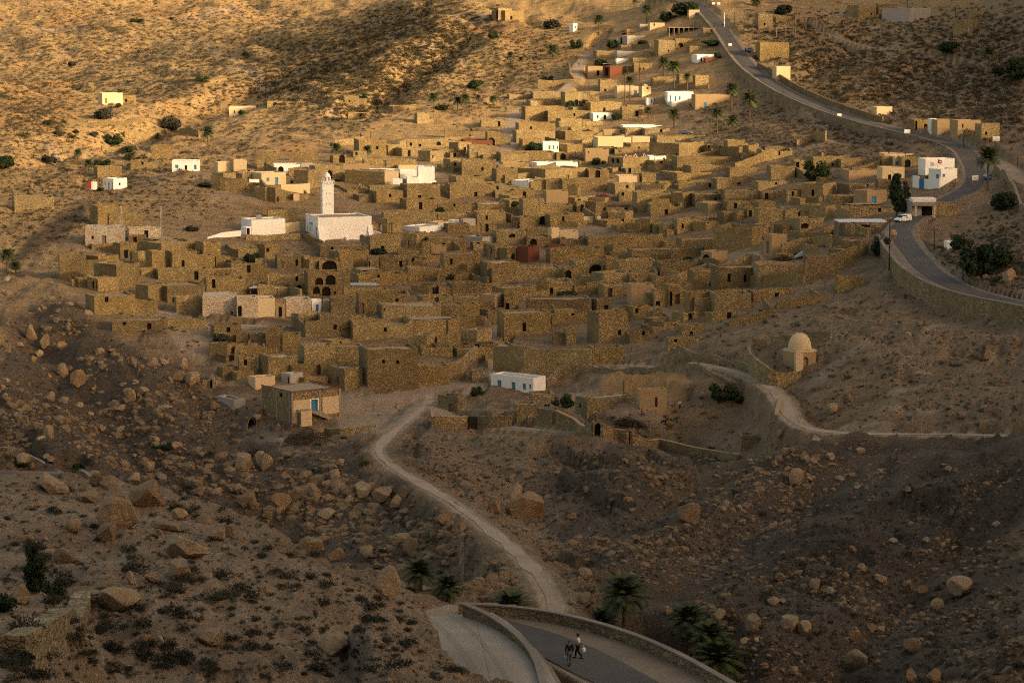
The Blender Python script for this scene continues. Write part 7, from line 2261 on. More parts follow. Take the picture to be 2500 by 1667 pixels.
# cars
def car(loc, rz, mat, label, L=4.1, W=1.7, hgt=1.45, van=False):
    r = empty('parked_car', loc, rz); mb = MB()
    prof = [(-L/2, .32), (-L/2+.03, .72), (-L/2+.12, .80), (-L/2+.95, .90), (-L/2+1.65, hgt), (L/2-.5, hgt), (L/2-.12, .92), (L/2, .85), (L/2, .32)] if not van else [(-L/2, .32), (-L/2+.04, .75), (-L/2+.15, .86), (-L/2+.8, .98), (-L/2+1.35, hgt), (L/2-.08, hgt), (L/2, .9), (L/2, .32)]
    n = len(prof); hw = W/2
    for s in (-1, 1):
        for x, z in prof: mb.v.append((s*(hw - (.16 if z > 1.0 else 0.0)), x, z))
    mb.f += [tuple(range(n))[::-1], tuple(range(n, 2*n))]
    for i in range(n): j = (i+1) % n; mb.f.append((i, j, n+j, n+i))
    b = mb.obj('body', M[mat], r); bv = b.modifiers.new('bevel', 'BEVEL'); bv.width = .06; bv.segments = 2
    i0 = 3; i1 = 4
    (ya, za), (yb, zb) = prof[i0], prof[i1]
    def lerp(a, b, t): return a+(b-a)*t
    w1 = MB(); e = .025
    A = (lerp(ya, yb, .12), lerp(za, zb, .12)); B = (lerp(ya, yb, .9), lerp(za, zb, .9)); nx = (za-zb); nz = (yb-ya); l = math.hypot(nx, nz); ny_, nz_ = nx/l*e, nz/l*e
    w1.quad((-hw+.14, A[0]+ny_, A[1]+nz_), (hw-.14, A[0]+ny_, A[1]+nz_), (hw-.22, B[0]+ny_, B[1]+nz_), (-hw+.22, B[0]+ny_, B[1]+nz_)); w1.obj('windscreen', M['glass'], r)
    for s in (-1, 1):
        w1 = MB(); x0 = s*(hw-.02); x1 = s*(hw-.135)
        y0, y1 = yb-.25, (L/2-.75 if not van else L/2-1.6)
        w1.quad((x0, y0-.15, .97), (x0, y1+.15, .97), (x1+s*.012, y1-.05, hgt-.1), (x1+s*.012, y0+.15, hgt-.1)); w1.obj('side_window', M['glass'], r)
        for y in (-L/2+.78, L/2-.78):
            w2 = MB(); pts = 14
            w2.v += [(s*(hw-.2), y+.31*math.cos(6.283*k/pts), .31+.31*math.sin(6.283*k/pts)) for k in range(pts)] + [(s*(hw+.015), y+.31*math.cos(6.283*k/pts), .31+.31*math.sin(6.283*k/pts)) for k in range(pts)]
            w2.f += [tuple(range(pts)), tuple(range(pts, 2*pts))] + [(k, (k+1) % pts, pts+(k+1) % pts, pts+k) for k in range(pts)]
            wo = w2.obj('wheel', M['black'], r)
            w3 = MB(); w3.v += [(s*(hw+.02), y+.18*math.cos(6.283*k/pts), .31+.18*math.sin(6.283*k/pts)) for k in range(pts)]; w3.f.append(tuple(range(pts))); w3.obj('rim', M['metal'], wo)
        w2 = MB(); w2.box(s*(hw-.42)-.16, -L/2-.02, .60, s*(hw-.42)+.16, -L/2+.06, .74); w2.obj('headlight', M['lamp'], r)
    w2 = MB(); w2.box(-hw+.1, -L/2-.05, .34, hw-.1, -L/2-.005, .52); w2.obj('bumper', M['black'], r)
    w2 = MB(); w2.quad((-hw+.25, L/2-.46+.02, hgt-.12), (hw-.25, L/2-.46+.02, hgt-.12), (hw-.18, L/2-.16+.03, .98), (-hw+.18, L/2-.16+.03, .98)); w2.obj('rear_window', M['glass'], r)
    tag(r, label, 'car'); q = proj(*loc); THINGS.append((r, q[0], q[1])); return r
X, Y, Z = pick(*tp('B4', 1282, 592)); car((X, Y, Z+.12), R(-48), 'carwhite', 'white van stopped at the bend of the road below the garage canopy', 4.3, 1.75, 1.75, True)
X, Y, Z = pick(*tp('A3', 2278, 462)); car((X, Y, Z+.12), R(8), 'cargrey', 'grey-blue car coming down the upper road', 4.0, 1.7)
X, Y, Z = pick(*tp('B4', 2040, 220)); car((X, Y, Z+.12), R(12), 'carblue', 'dark blue car on the road behind the wide roadside palm', 4.0, 1.7)
X, Y, Z = pick(*tp('A3', 1715, 1190)); car((X, Y, Z+.05), R(70), 'cargrey', 'dark car parked on the scrubby ground behind the long golden wall', 4.0, 1.7)
# poles
def pole(t, x, yb, yt, label, name='utility_pole', mat='dwood', arm=True, rad=.11, lean=0.0, lamp=False, grp='utility poles'):
    sc = TS if t in TILES else TDS; X, Y, Z = pick(*tp(t, x, yb)); h = (yb-yt)*sc*Y/F
    r = empty(name, (X, Y, Z), 0); mb = MB(); mb.tube([(0, 0, -.6), (lean*h*.5, 0, h*.5), (lean*h, 0, h)], [rad*1.2, rad, rad*.8], 7); mb.obj('pole', M[mat], r)
    if arm: mb = MB(); mb.box(lean*h-.7, -.06, h-.45, lean*h+.7, .06, h-.33); [mb.tube([(lean*h+q, 0, h-.33), (lean*h+q, 0, h-.12)], .05, 5) for q in (-.6, 0, .6)]; mb.obj('crossarm', M['rust'], r)
    if lamp:
        mb = MB(); mb.tube([(0, 0, h), (.4, -.1, h+.55), (1.1, -.2, h+.8)], .05, 6); mb.obj('arm', M['metal'], r)
        mb = MB(); mb.box(.95, -.42, h+.72, 1.75, .0, h+.9); mb.obj('lamp_head', M['lamp'], r)
    tag(r, label, 'street lamp' if lamp else 'pole', grp); THINGS.append((r, *tp(t, x, (yb+yt)/2)))
    return (X+lean*h, Y, Z+h-.15)
T = {}
for k, (t, x, yb, yt, lab, kw) in enumerate((
    ('B2', 655, 1480, 1250, 'leaning wooden pole in front of the whitewashed houses', dict(lean=.12, arm=False)), ('B2', 2038, 660, 500, 'dark pole beside the grey-white box building', {}), ('B2', 1290, 690, 590, 'pole by the stone house with a white window frame', {}),
    ('B2', 178, 150, 25, 'pole at the end of the white arcade', dict(arm=False)), ('B2', 420, 160, 70, 'pole in front of the white arcade', dict(arm=False)), ('A2', 865, 1425, 1320, 'pole beside the palm below the ochre bank', {}), ('A2', 1105, 1235, 1160, 'thin pole above the golden stone house', dict(arm=False)),
    ('A2', 1658, 1065, 1005, 'short post on the bare ochre knoll, taller of two', dict(arm=False, rad=.07)), ('A2', 1684, 1085, 1035, 'short post on the bare ochre knoll, shorter of two', dict(arm=False, rad=.07)), ('B1', 845, 760, 575, 'thin pole before the whitewashed house front', dict(arm=False, rad=.08)),
    ('C1', 2017, 300, 150, 'thin pole under the dry brush heap', dict(arm=False, rad=.09)), ('C3', 395, 600, 430, 'thin pole at the corner of the white cottage', dict(arm=False, rad=.06)), ('C3', 1165, 650, 525, 'thin pole behind the flat-roofed corner house', dict(arm=False, rad=.06)),
    ('A4', 652, 1000, 890, 'dark pole at the roadside under the shaded hill', {}), ('A4', 222, 850, 740, 'thin pole on the lower edge of the climbing road', dict(arm=False)), ('A4', 146, 690, 510, 'thin pole by the roadside stone corner', dict(arm=False)), ('A4', 1745, 240, 60, 'pole beside the grey hilltop house', {}), ('A4', 1320, 120, -30, 'tall pole between the hilltop stone houses', {}),
    ('A4', 1820, 1300, 1150, 'pole in front of the grey roadside house', {}), ('A4', 2295, 1470, 1370, 'dark pole at the bend of the side road', {}), ('A4', 1303, 1400, 1300, 'pole behind the cream house with blue door', {}), ('A4', 1165, 1385, 1320, 'pole at the back of the lower cream wall', {}),
    ('B4', 1160, 1010, 560, 'tall thin pole at the outer side of the road bend', dict(rad=.13)), ('B4', 1560, 830, 640, 'pole in front of the roadside stone wall', {}), ('B4', 1310, 500, 250, 'tall pole behind the white van', {}), ('B4', 935, 125, 40, 'pole above the cream stone house', {}), ('B4', 1185, 215, 125, 'pole at the cream house end', {}),
    ('A3', 605, 1190, 1075, 'pole on the golden terrace house', dict(arm=False)), ('A3', 835, 1120, 1060, 'pole behind the golden house roof', dict(arm=False)), ('A3', 1430, 90, 20, 'pole on the far bank', dict(arm=False)), ('A3', 2145, 240, 110, 'pole against the brown roadside wall', {}), ('A3', 1440, 1460, 1395, 'pole before the small white house', dict(arm=False)),
    ('B3', 785, 540, 450, 'thin pole on the roof of the round-walled house', dict(arm=False, rad=.06)), ('B3', 1295, 160, 105, 'thin pole above a stone wall', dict(arm=False, rad=.06)), ('B3', 208, 1330, 1110, 'dark pole in the lane before the tall stone house', dict(rad=.1)), ('B3', 2220, 600, 540, 'short pole on the dark stone house roof', dict(arm=False, rad=.07)), ('A3', 1305, 720, 540, 'thin pole by the brown arcaded house', dict(arm=False)))):
    T[k] = pole(t, x, yb, yt, lab, **kw)
pole('B4', 1208, 480, 290, 'curved street lamp in front of the tall ragged tree', 'street_lamp', 'metal', False, .09, lamp=True, grp='street lamps')
pole('A3', 2055, 245, 115, 'white-topped post at the roadside on the hill', 'road_post', 'signwhite', False, .16, grp='road posts')
# lattice masts
for t, x, yb, yt, w, lab in (('B1', 1075, 800, 440, 26, 'lattice mast in front of the whitewashed house, taller of two'), ('B1', 1428, 790, 445, 20, 'thin lattice mast right of the cream stone house'), ('D2', 1700, 940, 300, 34, 'slim lattice mast in the ravine beside the dark palm pair')):
    sc = TS if t in TILES else TDS; X, Y, Z = pick(*tp(t, x, yb)); z_ = Y/F*sc; h = (yb-yt)*z_; q = w*z_/2*.8
    r = empty('lattice_mast', (X, Y, Z), .4); mb = MB(); th = .02 if t != 'D2' else .008
    f = lambda z: q*(1-.35*z/h)
    for sx, sy in ((-1, -1), (1, -1), (1, 1), (-1, 1)): mb.tube([(sx*q, sy*q, -.4), (sx*f(h), sy*f(h), h)], th, 4)
    mb.obj('leg_frame', M['metal'], r); mb = MB(); n = int(h/(q*3.6)); cs = ((-1, -1), (1, -1), (1, 1), (-1, 1))
    for i in range(n):
        z0, z1 = h*i/n, h*(i+1)/n
        for k in range(4):
            a, b = cs[k], cs[(k+1) % 4]; a, b = (a, b) if i % 2 else (b, a); mb.tube([(a[0]*f(z0), a[1]*f(z0), z0), (b[0]*f(z1), b[1]*f(z1), z1)], th*.4, 3, False)
    mb.obj('bracing', M['metal'], r); tag(r, lab, 'lattice mast', 'lattice masts'); THINGS.append((r, *tp(t, x, yt)))
def wire(a, b, sag, label):
    mb = MB(); pts = [(a[0]+(b[0]-a[0])*u, a[1]+(b[1]-a[1])*u, a[2]+(b[2]-a[2])*u-sag*4*u*(1-u)) for u in [k/24 for k in range(25)]]
    mb.tube(pts, .012, 4, False); o = mb.obj('overhead_wire', M['dwood']); tag(o, label, 'wire', 'overhead wires')
wire(T[22], T[24], .8, 'overhead wire between the tall poles at the road bend'); wire(T[0], T[34], 1.5, 'overhead wire from the leaning pole across the old village'); wire(T[24], T[26], .8, 'overhead wire from the pole behind the van to the cream house')
wire(T[2], T[1], .6, 'overhead wire above the white house with blue windows'); wire(T[13], T[18], 1.6, 'overhead wire along the climbing road')
wire(at(*tp('D2', 1790, 980), 186), at(*tp('D2', 1935, 1600), 150), .0, 'single dark wire hanging across the gravel terrace')
# signs
def sign(t, x, yb, w, h, leg, mat, label, rows=3, ink='dwood', two=True):
    X, Y, Z = pick(*tp(t, x, yb)); z_ = TS*Y/F; W, H, L = w*z_, h*z_, leg*z_
    r = empty('sign', (X, Y, Z), R(4)); mb = MB(); mb.box(-W/2, -.03, L, W/2, .03, L+H); mb.obj('board', M[mat], r)
    mb = MB()
    for px in ((-W*.4, W*.4) if two else (0,)): mb.box(px-.05, .033, -.6, px+.05, .1, L+H*.9)
    mb.obj('post', M['metal'], r)
    mb = MB()
    for k in range(rows):
        z0 = L+H*(.22+.6*k/max(rows, 1)); rs = random.Random(k+x); px = -W*.38
        while px < W*.36:
            l = rs.uniform(.05, .12)*W; mb.quad((px, -.034, z0), (min(px+l, W*.4), -.034, z0), (min(px+l, W*.4), -.034, z0+H*.09), (px, -.034, z0+H*.09)); px += l+W*.035
    if rows: mb.obj('lettering', M[ink], r)
    tag(r, label, 'sign', 'signs along the road'); THINGS.append((r, *tp(t, x, yb)))
sign('A4', 720, 1038, 38, 22, 10, 'signwhite', 'small white board at the lower edge of the climbing road', 1)
sign('A4', 1320, 1190, 52, 32, 12, 'signwhite', 'white board with faded red marks at the roadside', 1, 'brick')
sign('A4', 2105, 1275, 62, 38, 30, 'signwhite', 'tilted white board with small writing on the bank above the road', 2)
sign('B4', 1920, 260, 54, 44, 40, 'signwhite', 'white notice board with writing in front of the road bend palm', 3)
sign('B4', 1243, 1020, 46, 28, 26, 'red', 'small red road sign on the parapet bend', 1, 'signwhite', False)
sign('A3', 2108, 420, 30, 20, 14, 'signwhite', 'small white board beside the road below the concrete frame', 1)
sign('A3', 1960, 52, 26, 20, 8, 'signwhite', 'pale square plate by the top of the road, nearer the trees', 0)
sign('A3', 2008, 52, 26, 20, 8, 'signwhite', 'pale square plate by the top of the road, farther from the trees', 0)
# flag on the white villa
hv = next(h for h in HOUSES if abs(h['px']-tp('B4', 1615, 0)[0]) < 8 and h['kind'] == 'w' and h['W'] > 6)
rt = hv['root']; X, Y, Z = rt.location; z_ = TS*Y/F; px, py = tp('B4', 1590, 60); a, b = ray(px, py); Yf = Y-.8
r = empty('flag', (a*Yf, Yf, Z), 0); top = CAMZ+ray(*tp('B4', 1590, 34))[1]*Yf-Z
mb = MB(); mb.tube([(0, 0, -.5), (0, 0, top+.1)], .03, 6); mb.obj('flagpole', M['metal'], r)
mb = MB()
for k in range(6):
    x0, x1 = 36*z_*k/6, 36*z_*(k+1)/6; y0, y1 = .12*math.sin(k*1.3), .12*math.sin((k+1)*1.3); d0, d1 = .25*k/6, .25*(k+1)/6
    mb.quad((x0, y0, top-34*z_-d0), (x1, y1, top-34*z_-d1), (x1, y1, top-d1), (x0, y0, top-d0))
mb.obj('cloth', M['red'], r); mb = MB(); c = (18*z_, top-17*z_-.13); rr = 8*z_; mb.v = [(c[0]+rr*math.cos(6.283*k/16), -.17, c[1]+rr*math.sin(6.283*k/16)) for k in range(16)]; mb.f = [tuple(range(16))]; mb.obj('disc', M['signwhite'], r)
mb = MB(); rr *= .62; mb.v = [(c[0]+rr*math.cos(.9+4.5*k/10), -.19, c[1]+rr*math.sin(.9+4.5*k/10)) for k in range(11)] + [(c[0]+rr*.25+rr*.7*math.cos(.9+4.5*k/10), -.19, c[1]+rr*.7*math.sin(.9+4.5*k/10)) for k in range(11)]
mb.f = [(k, k+1, 12+k, 11+k) for k in range(10)]; mb.obj('crescent', M['red'], r)
tag(r, 'red flag with a white disc and crescent on the white villa', 'flag'); THINGS.append((r, px, py))
# red cloth, tyre, brush heaps, rubble
X, Y, Z = pick(*tp('B1', 795, 300)); r = empty('hanging_cloth', (X, Y, Z)); mb = MB(); mb.box(-.5, -.05, .3, .4, .05, 2.3); mb.obj('cloth', M['red'], r); mb = MB(); mb.tube([(-.7, .1, 0), (-.7, .1, 2.5)], .04, 5); mb.tube([(.6, .1, 0), (.6, .1, 2.5)], .04, 5); mb.obj('posts', M['wood'], r); tag(r, 'red cloth hung beside the little white hut', 'cloth'); THINGS.append((r, *tp('B1', 795, 270)))
X, Y, Z = pick(*tp('C2', 865, 1050)); r = empty('old_tyre', (X, Y, Z+.1)); mb = MB(); mb.tube([(.42*math.cos(k*.524), .42*math.sin(k*.524), .1) for k in range(13)], .14, 8); mb.obj('ring', M['black'], r, True); tag(r, 'black tyre lying below the low retaining wall', 'tyre'); THINGS.append((r, *tp('C2', 865, 1040)))
def heap(t, x0, x1, yb, h, lab, mat='twig', n=170):
    X, Y, Z = pick(*tp(t, (x0+x1)/2, yb)); z_ = TS*Y/F; W = (x1-x0)*z_/2; H = h*z_; rs = random.Random(x0); mb = MB()
    for k in range(n):
        a = rs.uniform(0, 6.283); rr = rs.uniform(0, 1)**.6; p = Vector((W*rr*math.cos(a), W*.5*rr*math.sin(a)+W*.3, H*(1-rr*rr)*rs.uniform(.2, 1.1))); b = rs.uniform(0, 3.14); d = Vector((math.cos(b), math.sin(b), rs.uniform(-.25, .35)))*rs.uniform(.5, 1.3)
        mb.tube([p-d, p+Vector((0, 0, .12)), p+d], [.045, .04, .015], 4, False)
    o = mb.obj('brush_heap', M[mat]); o.location = (X, Y, Z); tag(o, lab, 'brush heap', 'heaps of dry branches'); THINGS.append((o, *tp(t, (x0+x1)/2, yb)))
heap('C2', 340, 760, 1090, 120, 'long heap of dry branches below the concrete-post house', n=260)
heap('C2', 20, 140, 1190, 40, 'small heap of dry branches on the edge above the gully')
heap('C3', 930, 1170, 360, 80, 'dry roots and branches at the end of the high retaining wall')
heap('C3', 1050, 1350, 960, 90, 'dark heap of branches and rubbish in the walled yard', 'dwood', 240)
heap('B4', 110, 340, 950, 60, 'dark pile of scrap on the roof yard at the village edge', 'dwood', 200)
X, Y, Z = pick(*tp('B4', 430, 905)); r = empty('tarpaulin', (X, Y, Z)); z_ = TS*Y/F; mb = MB()
for i in range(9):
    for j in range(5): mb.v.append(((i-4)*24*z_, j*1.0, (.9+.35*math.sin(i*1.7+j)*.4)*math.sin(math.pi*(i+.5)/9)*math.sin(math.pi*(j+.6)/5.2)*1.6))
mb.f = [(i*5+j, (i+1)*5+j, (i+1)*5+j+1, i*5+j+1) for i in range(8) for j in range(4)]; mb.obj('sheet', M['cargrey'], r, True); tag(r, 'dark grey tarpaulin over a pile at the village edge', 'tarpaulin'); THINGS.append((r, *tp('B4', 430, 890)))
def pile(t, x, yb, w, h, mat, lab, n=60):
    X, Y, Z = pick(*tp(t, x, yb)); z_ = TS*Y/F; W = w*z_/2; H = h*z_; rs = random.Random(int(x)); V, Fq = [], []
    for k in range(n):
        pv, pf = rockproto(k % 8); s = rs.uniform(.25, .6); rr = rs.random()**.5; a = rs.uniform(0, 6.28); off = len(V)
        for v in pv: V.append((v[0]*s+W*rr*math.cos(a), v[1]*s+W*.6*rr*math.sin(a)+W*.5, v[2]*s+H*(1-rr)*rs.uniform(.3, 1)))
        Fq += [tuple(i+off for i in f) for f in pf]
    o = mesh_obj('rubble_pile', V, Fq, M[mat]); o.location = (X, Y, Z); tag(o, lab, 'rubble pile', 'rubble piles', 'thing'); THINGS.append((o, *tp(t, x, yb)))
pile('B3', 1080, 470, 150, 70, 'rock', 'heap of pale rubble between ruined stone houses'); pile('B3', 990, 365, 150, 30, 'brick', 'stack of red bricks on a flat grey roof', 50); pile('B2', 350, 860, 90, 20, 'rock', 'low pale rubble heap below the terrace wall', 30)
pile('A3', 1340, 1080, 200, 30, 'rock', 'litter of pale stones beside the white house with the open door', 60); pile('B3', 1480, 640, 120, 80, 'rock', 'tumbled stones of a fallen house corner', 60); pile('B2', 1010, 300, 130, 60, 'rock', 'rounded stone heap behind the mosque', 70)
pile('C2', 1440, 1080, 90, 40, 'rock', 'small stone heap at the fork of the dusty path', 40)
# ------------------------------------------------------------------ labels of the houses and yard walls
MARKS = [('the minaret', 799, 470), ('the mosque', 818, 570), ('the domed tomb', 1960, 850), ('the white cottage', 1262, 935), ('the house with concrete posts', 730, 990), ('the garage canopy', 2255, 505), ('the white villa with a flag', 2290, 400),
         ('the steep lane', 1215, 860), ('the village lane', 1250, 320), ('the hill lane', 1405, 165), ('the whitewashed houses', 600, 745), ('the big dark tree', 1995, 410), ('the slab-roofed house', 2110, 545), ('the tall white house', 1040, 425), ('the cream house with blue door', 675, 435),
         ('the twin lit windows', 1700, 680), ('the arched ruin', 790, 700), ('the red brick box', 1290, 620), ('the ornamented house', 1275, 395), ('the unfinished building', 1675, 75), ('the white house with three blue openings', 1660, 240), ('the palm pair', 1630, 160), ('the square tower with two windows', 960, 890),
         ('the whitewashed house with lattice mast', 250, 580), ('the flat corner house', 1480, 1000), ('the grey roadside houses', 2340, 310), ('the cave mouth', 860, 810), ('the golden cliff', 1000, 240), ('the grey pen', 560, 1000), ('the plastered arch', 1750, 640), ('the hilltop houses', 2250, 40)]
KW = {'s': 'stone house', 'r': 'roofless stone ruin', 'w': 'white house', 'c': 'cream plastered house', 'p': 'whitewashed stone house', 'g': 'grey cement building', 'b': 'red brick building', 't': 'tan plastered house', 'k': 'rough stone house'}
KC = {'s': 'house', 'r': 'ruin', 'w': 'house', 'c': 'house', 'p': 'house', 'g': 'building', 'b': 'building', 't': 'house', 'k': 'house'}
KG = {'s': 'stone houses of the village', 'r': 'ruins of the village', 'w': 'white houses', 'c': 'cream houses', 'p': 'whitewashed houses', 'g': 'cement buildings', 'b': 'brick buildings', 't': 'tan houses', 'k': 'stone houses of the village'}
NUM = {1: 'one', 2: 'two', 3: 'three', 4: 'four', 5: 'five'}
ORD = ['nearest', 'second nearest', 'third nearest', 'fourth nearest', 'fifth nearest', 'sixth nearest', 'seventh nearest', 'eighth nearest', 'ninth nearest', 'tenth nearest', 'eleventh nearest', 'twelfth nearest', 'thirteenth nearest', 'fourteenth nearest', 'fifteenth nearest', 'sixteenth nearest']
def feat(h):
    out = []
    for k, nm in (('d', 'door'), ('w', 'window'), ('a', 'arch')):
        o = [r for r in h['ops'] if r[0] == k]
        if not o: continue
        cols = {r[6] for r in o}; c = (OWORD[cols.pop()] if len(cols) == 1 else 'mixed')
        if k == 'a' and c == 'dark': c = 'dark'
        n = len(o); w = nm + ('s' if n > 1 and nm != 'arch' else ('es' if n > 1 else ''))
        out.append(f'{NUM.get(n, "many")} {c} {w}')
    return ' and '.join(out[:2])
def shape(h):
    a = h['wpx']/max(h['hpx'], 1)
    s = 'long low' if a > 3.2 else ('tall narrow' if a < .8 else ('tall' if h['H'] > 6.5 else ('low' if h['H'] < 2.6 else ('wide' if a > 2.1 else 'boxy'))))
    return s
def rel(x, y, mx, my):
    dx, dy = x-mx, (y-my)
    if abs(dx) < 45 and abs(dy) < 28: return 'beside'
    if abs(dy)*1.6 > abs(dx): return 'uphill from' if dy < 0 else 'downhill from'
    return 'left of' if dx < 0 else 'right of'
used = {}
def place(x, y, skip=0):
    ms = sorted(MARKS, key=lambda m: math.hypot(x-m[1], (y-m[2])*1.7)); return ms[skip]
items = []
for h in HOUSES:
    f = feat(h); m = place(h['px'], h['py']); s = shape(h)
    if 'label' in h: tag(h['root'], h['label'], KC[h['kind']], KG[h['kind']], 'thing'); continue
    base = f'{s} {KW[h["kind"]]}' + (f' with {f}' if f else '')
    items.append((base, h['px'], h['py'], m, h))
tally = {}
for it in items: tally.setdefault((it[0], rel(it[1], it[2], it[3][1], it[3][2]), it[3][0]), []).append(it)
for (base, rl, mk), v in tally.items():
    v.sort(key=lambda it: math.hypot(it[1]-it[3][1], it[2]-it[3][2]))
    for i, it in enumerate(v):
        lab = f'{base}, {rl} {mk}' if len(v) == 1 else f'{ORD[min(i, 15)]} {base}, {rl} {mk}'
        w = lab.split()
        if len(w) > 16: lab = ' '.join(lab.replace(' and one dark window', '').replace(' and one dark arch', '').replace('the whitewashed house with lattice mast', 'the lattice mast').replace('the white house with three blue openings', 'the blue-door white house').replace('the square tower with two windows', 'the square tower').replace(' and ', ', ').split()[:16])
        h = it[4]; tag(h['root'], lab, KC[h['kind']], KG[h['kind']], 'thing')
ys_ = [o for o in SC.objects if o.name.startswith('yard_wall')]
tl = {}
for o in ys_:
    v = o.data.vertices[len(o.data.vertices)//2].co; x, y = proj(*v); m = place(x, y); tl.setdefault((rel(x, y, m[1], m[2]), m[0]), []).append((math.hypot(x-m[1], y-m[2]), o))
for (rl, mk), v in tl.items():
    v.sort(key=lambda t: t[0])
    for i, (d, o) in enumerate(v): tag(o, (f'broken stone yard wall {rl} {mk}' if len(v) == 1 else f'{ORD[min(i, 15)]} broken stone yard wall, {rl} {mk}'), 'wall', 'broken yard walls', 'thing')

# scattered boulders and bushes: told apart by the landmark they lie nearest to
FGM = [('the pointed evergreen', 'D1', 285, 680), ('the terrace wall', 'D1', 450, 1080), ('the flat overhanging boulder', 'D1', 940, 930), ('the square block boulder', 'D1', 1420, 670), ('the split ochre boulder', 'D1', 1140, 100), ('the pointed grey boulder', 'D1', 930, 250), ('the layered outcrop', 'D1', 1440, 500), ('the far road bend', 'D1', 390, 20),
       ('the dark palm pair', 'D2', 1480, 740), ('the gravel terrace', 'D2', 1800, 1300), ('the brown spur boulder', 'D2', 690, 1280), ('the cracked grey boulder', 'D2', 560, 510), ('the ochre crag', 'D2', 1110, 790), ('the cracked slab', 'D1', 1660, 1230), ('the row of boulders', 'D2', 950, 60), ('the path outcrop', 'D3', 280, 180),
       ('the square ochre crag', 'D3', 1550, 240), ('the tall palm', 'D3', 1045, 880), ('the shaded palm', 'D3', 1545, 1100), ('the leaning boulder pair', 'D4', 300, 1100), ('the yellow stone', 'D4', 1065, 450), ('the hollowed outcrop', 'D4', 1600, 810), ('the long tilted boulder', 'D4', 790, 1390), ('the ash-tip boulders', 'D4', 1240, 800),
       ('the bare brown mound', 'C1', 700, 300), ('the great round boulder', 'C1', 1710, 500), ('the rocky shoulder', 'C1', 280, 120), ('the lower gully', 'C1', 1150, 1350), ('the gully rubble', 'C1', 900, 880), ('the fork of the path', 'C2', 1300, 1050), ('the brush heap', 'C2', 550, 1040), ('the arched gateways', 'C3', 1070, 980),
       ('the rock tower', 'C4', 345, 1380), ('the turn of the path', 'C4', 320, 900), ('the gravel bank', 'C4', 1300, 700), ('the retaining wall', 'C4', 1600, 60), ('the roadside bushes', 'B4', 1950, 900), ('the shaded palm on the hill', 'A4', 2040, 500), ('the pale hill box', 'A4', 1110, 990)]
FGM = [(n, *tp(t, x, y)) for n, t, x, y in FGM] + MARKS
ORD2 = ORD + ['seventeenth nearest', 'eighteenth nearest', 'nineteenth nearest', 'twentieth nearest', 'twenty-first nearest', 'twenty-second nearest', 'twenty-third nearest', 'twenty-fourth nearest', 'twenty-fifth nearest', 'farthest']
grp = {}
for o in SC.objects:
    b = o.get('scattered')
    if b is None: continue
    del o['scattered']; x, y = proj(*o.location); m = min(FGM, key=lambda q: math.hypot(x-q[1], (y-q[2])*1.3)); dx, dy = x-m[1], y-m[2]
    rl = ('above' if dy < 0 else 'below') if abs(dy)*1.2 > abs(dx) else ('left of' if dx < 0 else 'right of')
    grp.setdefault((b, rl, m[0]), []).append((math.hypot(dx, dy), o.name, o))
for (b, rl, mk), v in grp.items():
    v.sort()
    for i, (d, n, o) in enumerate(v): o['label'] = f'{b} {rl} {mk}' if len(v) == 1 else f'{ORD2[min(i, 25)]} {b} {rl} {mk}'

seen_ = {}
for o in SC.objects:
    if o.parent is None and o.get('label') and o.get('category'):
        k = o['label']
        if k in seen_: o['label'] = 'farther ' + k
        seen_[o['label']] = 1
# ------------------------------------------------------------------ light
SUN_AZ = R(55)      # to the right of straight behind the viewer
SUN_EL = R(SUNEL)
sdir = Vector((math.sin(SUN_AZ)*math.cos(SUN_EL), -math.cos(SUN_AZ)*math.cos(SUN_EL), math.sin(SUN_EL)))   # towards the sun
sl = bpy.data.lights.new('sun', 'SUN'); so = bpy.data.objects.new('sun', sl); COL.objects.link(so)
sl.energy = SUNE; sl.angle = R(SUNA); sl.color = (1.0, .74, .42)
so.rotation_euler = sdir.to_track_quat('Z', 'Y').to_euler()
so.location = tuple(sdir*600)
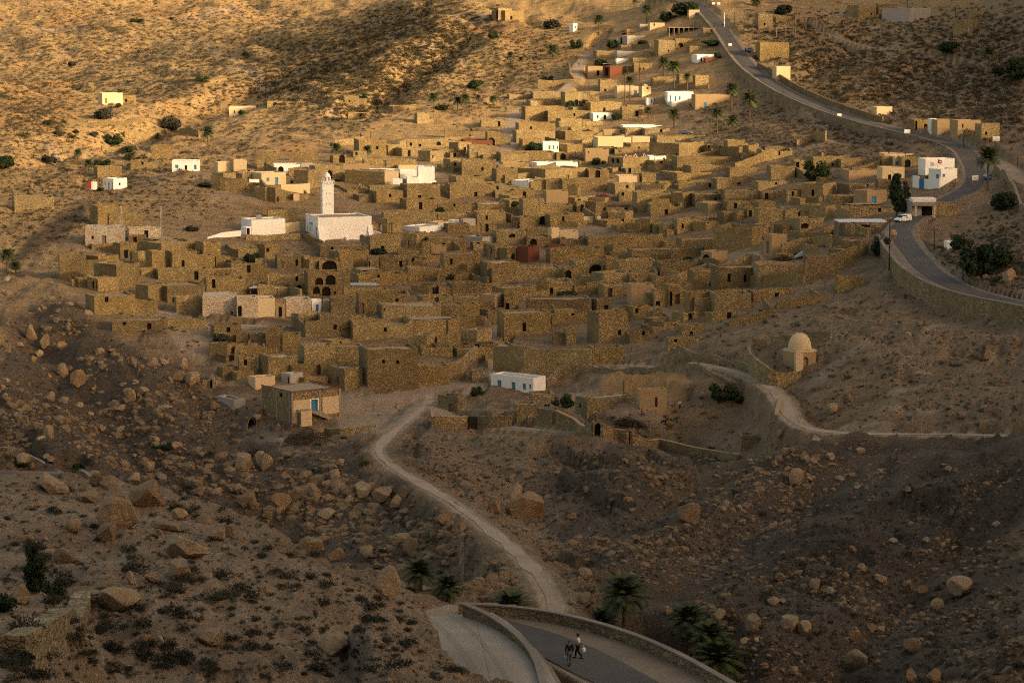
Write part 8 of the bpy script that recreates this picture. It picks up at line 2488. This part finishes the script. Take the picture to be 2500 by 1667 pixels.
# the mountain, unseen, added on the sun side to shade foreground and village
RC = np.array([sdir.x, sdir.y])/math.hypot(sdir.x, sdir.y); RT = np.array([-RC[1], RC[0]])
tt = np.linspace(-900, 1500, 120); ss = np.linspace(-1, 1, 24)
V = []
for t in tt:
    H = np.interp(t, [-900, -200, 150, 400, 533, 650, 767, 900, 1500], SUN_BLOCK_H)
    H += (float(fbm(np.array(t/60), np.array(.3), 4, 3))-.5)*14
    for s in ss:
        p = RC*(500+s*210) + RT*t
        V.append((p[0], p[1], -40 + (H+40)*(1-abs(s)**1.3) + (float(fbm(np.array(p[0]/30), np.array(p[1]/30), 3, 9))-.5)*6*(1-abs(s)**3)*(abs(s) > .05)))
Fc = [(i*24+j, i*24+j+1, (i+1)*24+j+1, (i+1)*24+j) for i in range(119) for j in range(23)]
struct(mesh_obj('sun_block_ridge', V, Fc, M['ground'], smooth=True))
# unseen cliff added behind the viewer to cut the sky light on the foreground
V = []; xs_ = np.linspace(-420, 330, 70); prof = [(34, -48), (16, -28), (4, -9), (-8, -2), (-20, 12), (-34, 60), (-50, 105), (-80, SKY_BLOCK_H), (-170, SKY_BLOCK_H*.9), (-300, -30)]
for x in xs_:
    e = max(0.0, 1-(abs(x+45)/375)**4)
    for y, z in prof:
        n = (float(fbm(np.array(x/26), np.array(y/20), 4, 6))-.5)*(16 if z > 5 else 3)
        V.append((x, y + n*.5, CAMZ + (z+n if z > 5 else z + n*.4)*(e if z > 0 else 1) - (0 if e > .3 else 20)))
kk = len(prof); Fc = [(i*kk+j, (i+1)*kk+j, (i+1)*kk+j+1, i*kk+j+1) for i in range(69) for j in range(kk-1)]
struct(mesh_obj('sky_block_cliff', V, Fc, M['ground'], smooth=True))
w = bpy.data.worlds.new('World'); SC.world = w; w.use_nodes = True
nt = w.node_tree; bg = nt.nodes['Background']
sky = nt.nodes.new('ShaderNodeTexSky'); sky.sky_type = 'NISHITA'; sky.sun_disc = False
sky.sun_elevation = SUN_EL; sky.sun_rotation = math.pi - SUN_AZ
sky.dust_density = 4.0; sky.air_density = 1.0; sky.ozone_density = .6; sky.altitude = 400
mx = nt.nodes.new('ShaderNodeMix'); mx.data_type = 'RGBA'; mx.blend_type = 'MULTIPLY'; mx.inputs[0].default_value = 1.0
nt.links.new(sky.outputs[0], mx.inputs[6]); mx.inputs[7].default_value = (1.0, .75, .53, 1)
nt.links.new(mx.outputs[2], bg.inputs[0]); bg.inputs[1].default_value = SKYE
SC.view_settings.view_transform = 'Standard'; SC.view_settings.look = 'None'
SC.view_settings.exposure = EXPO; SC.view_settings.gamma = 1.0
SC.cycles.max_bounces = 6; SC.cycles.diffuse_bounces = 3; SC.cycles.use_denoising = DENO
SC.cycles.filter_width = 1.15
SC.cycles.sample_clamp_indirect = 4.0
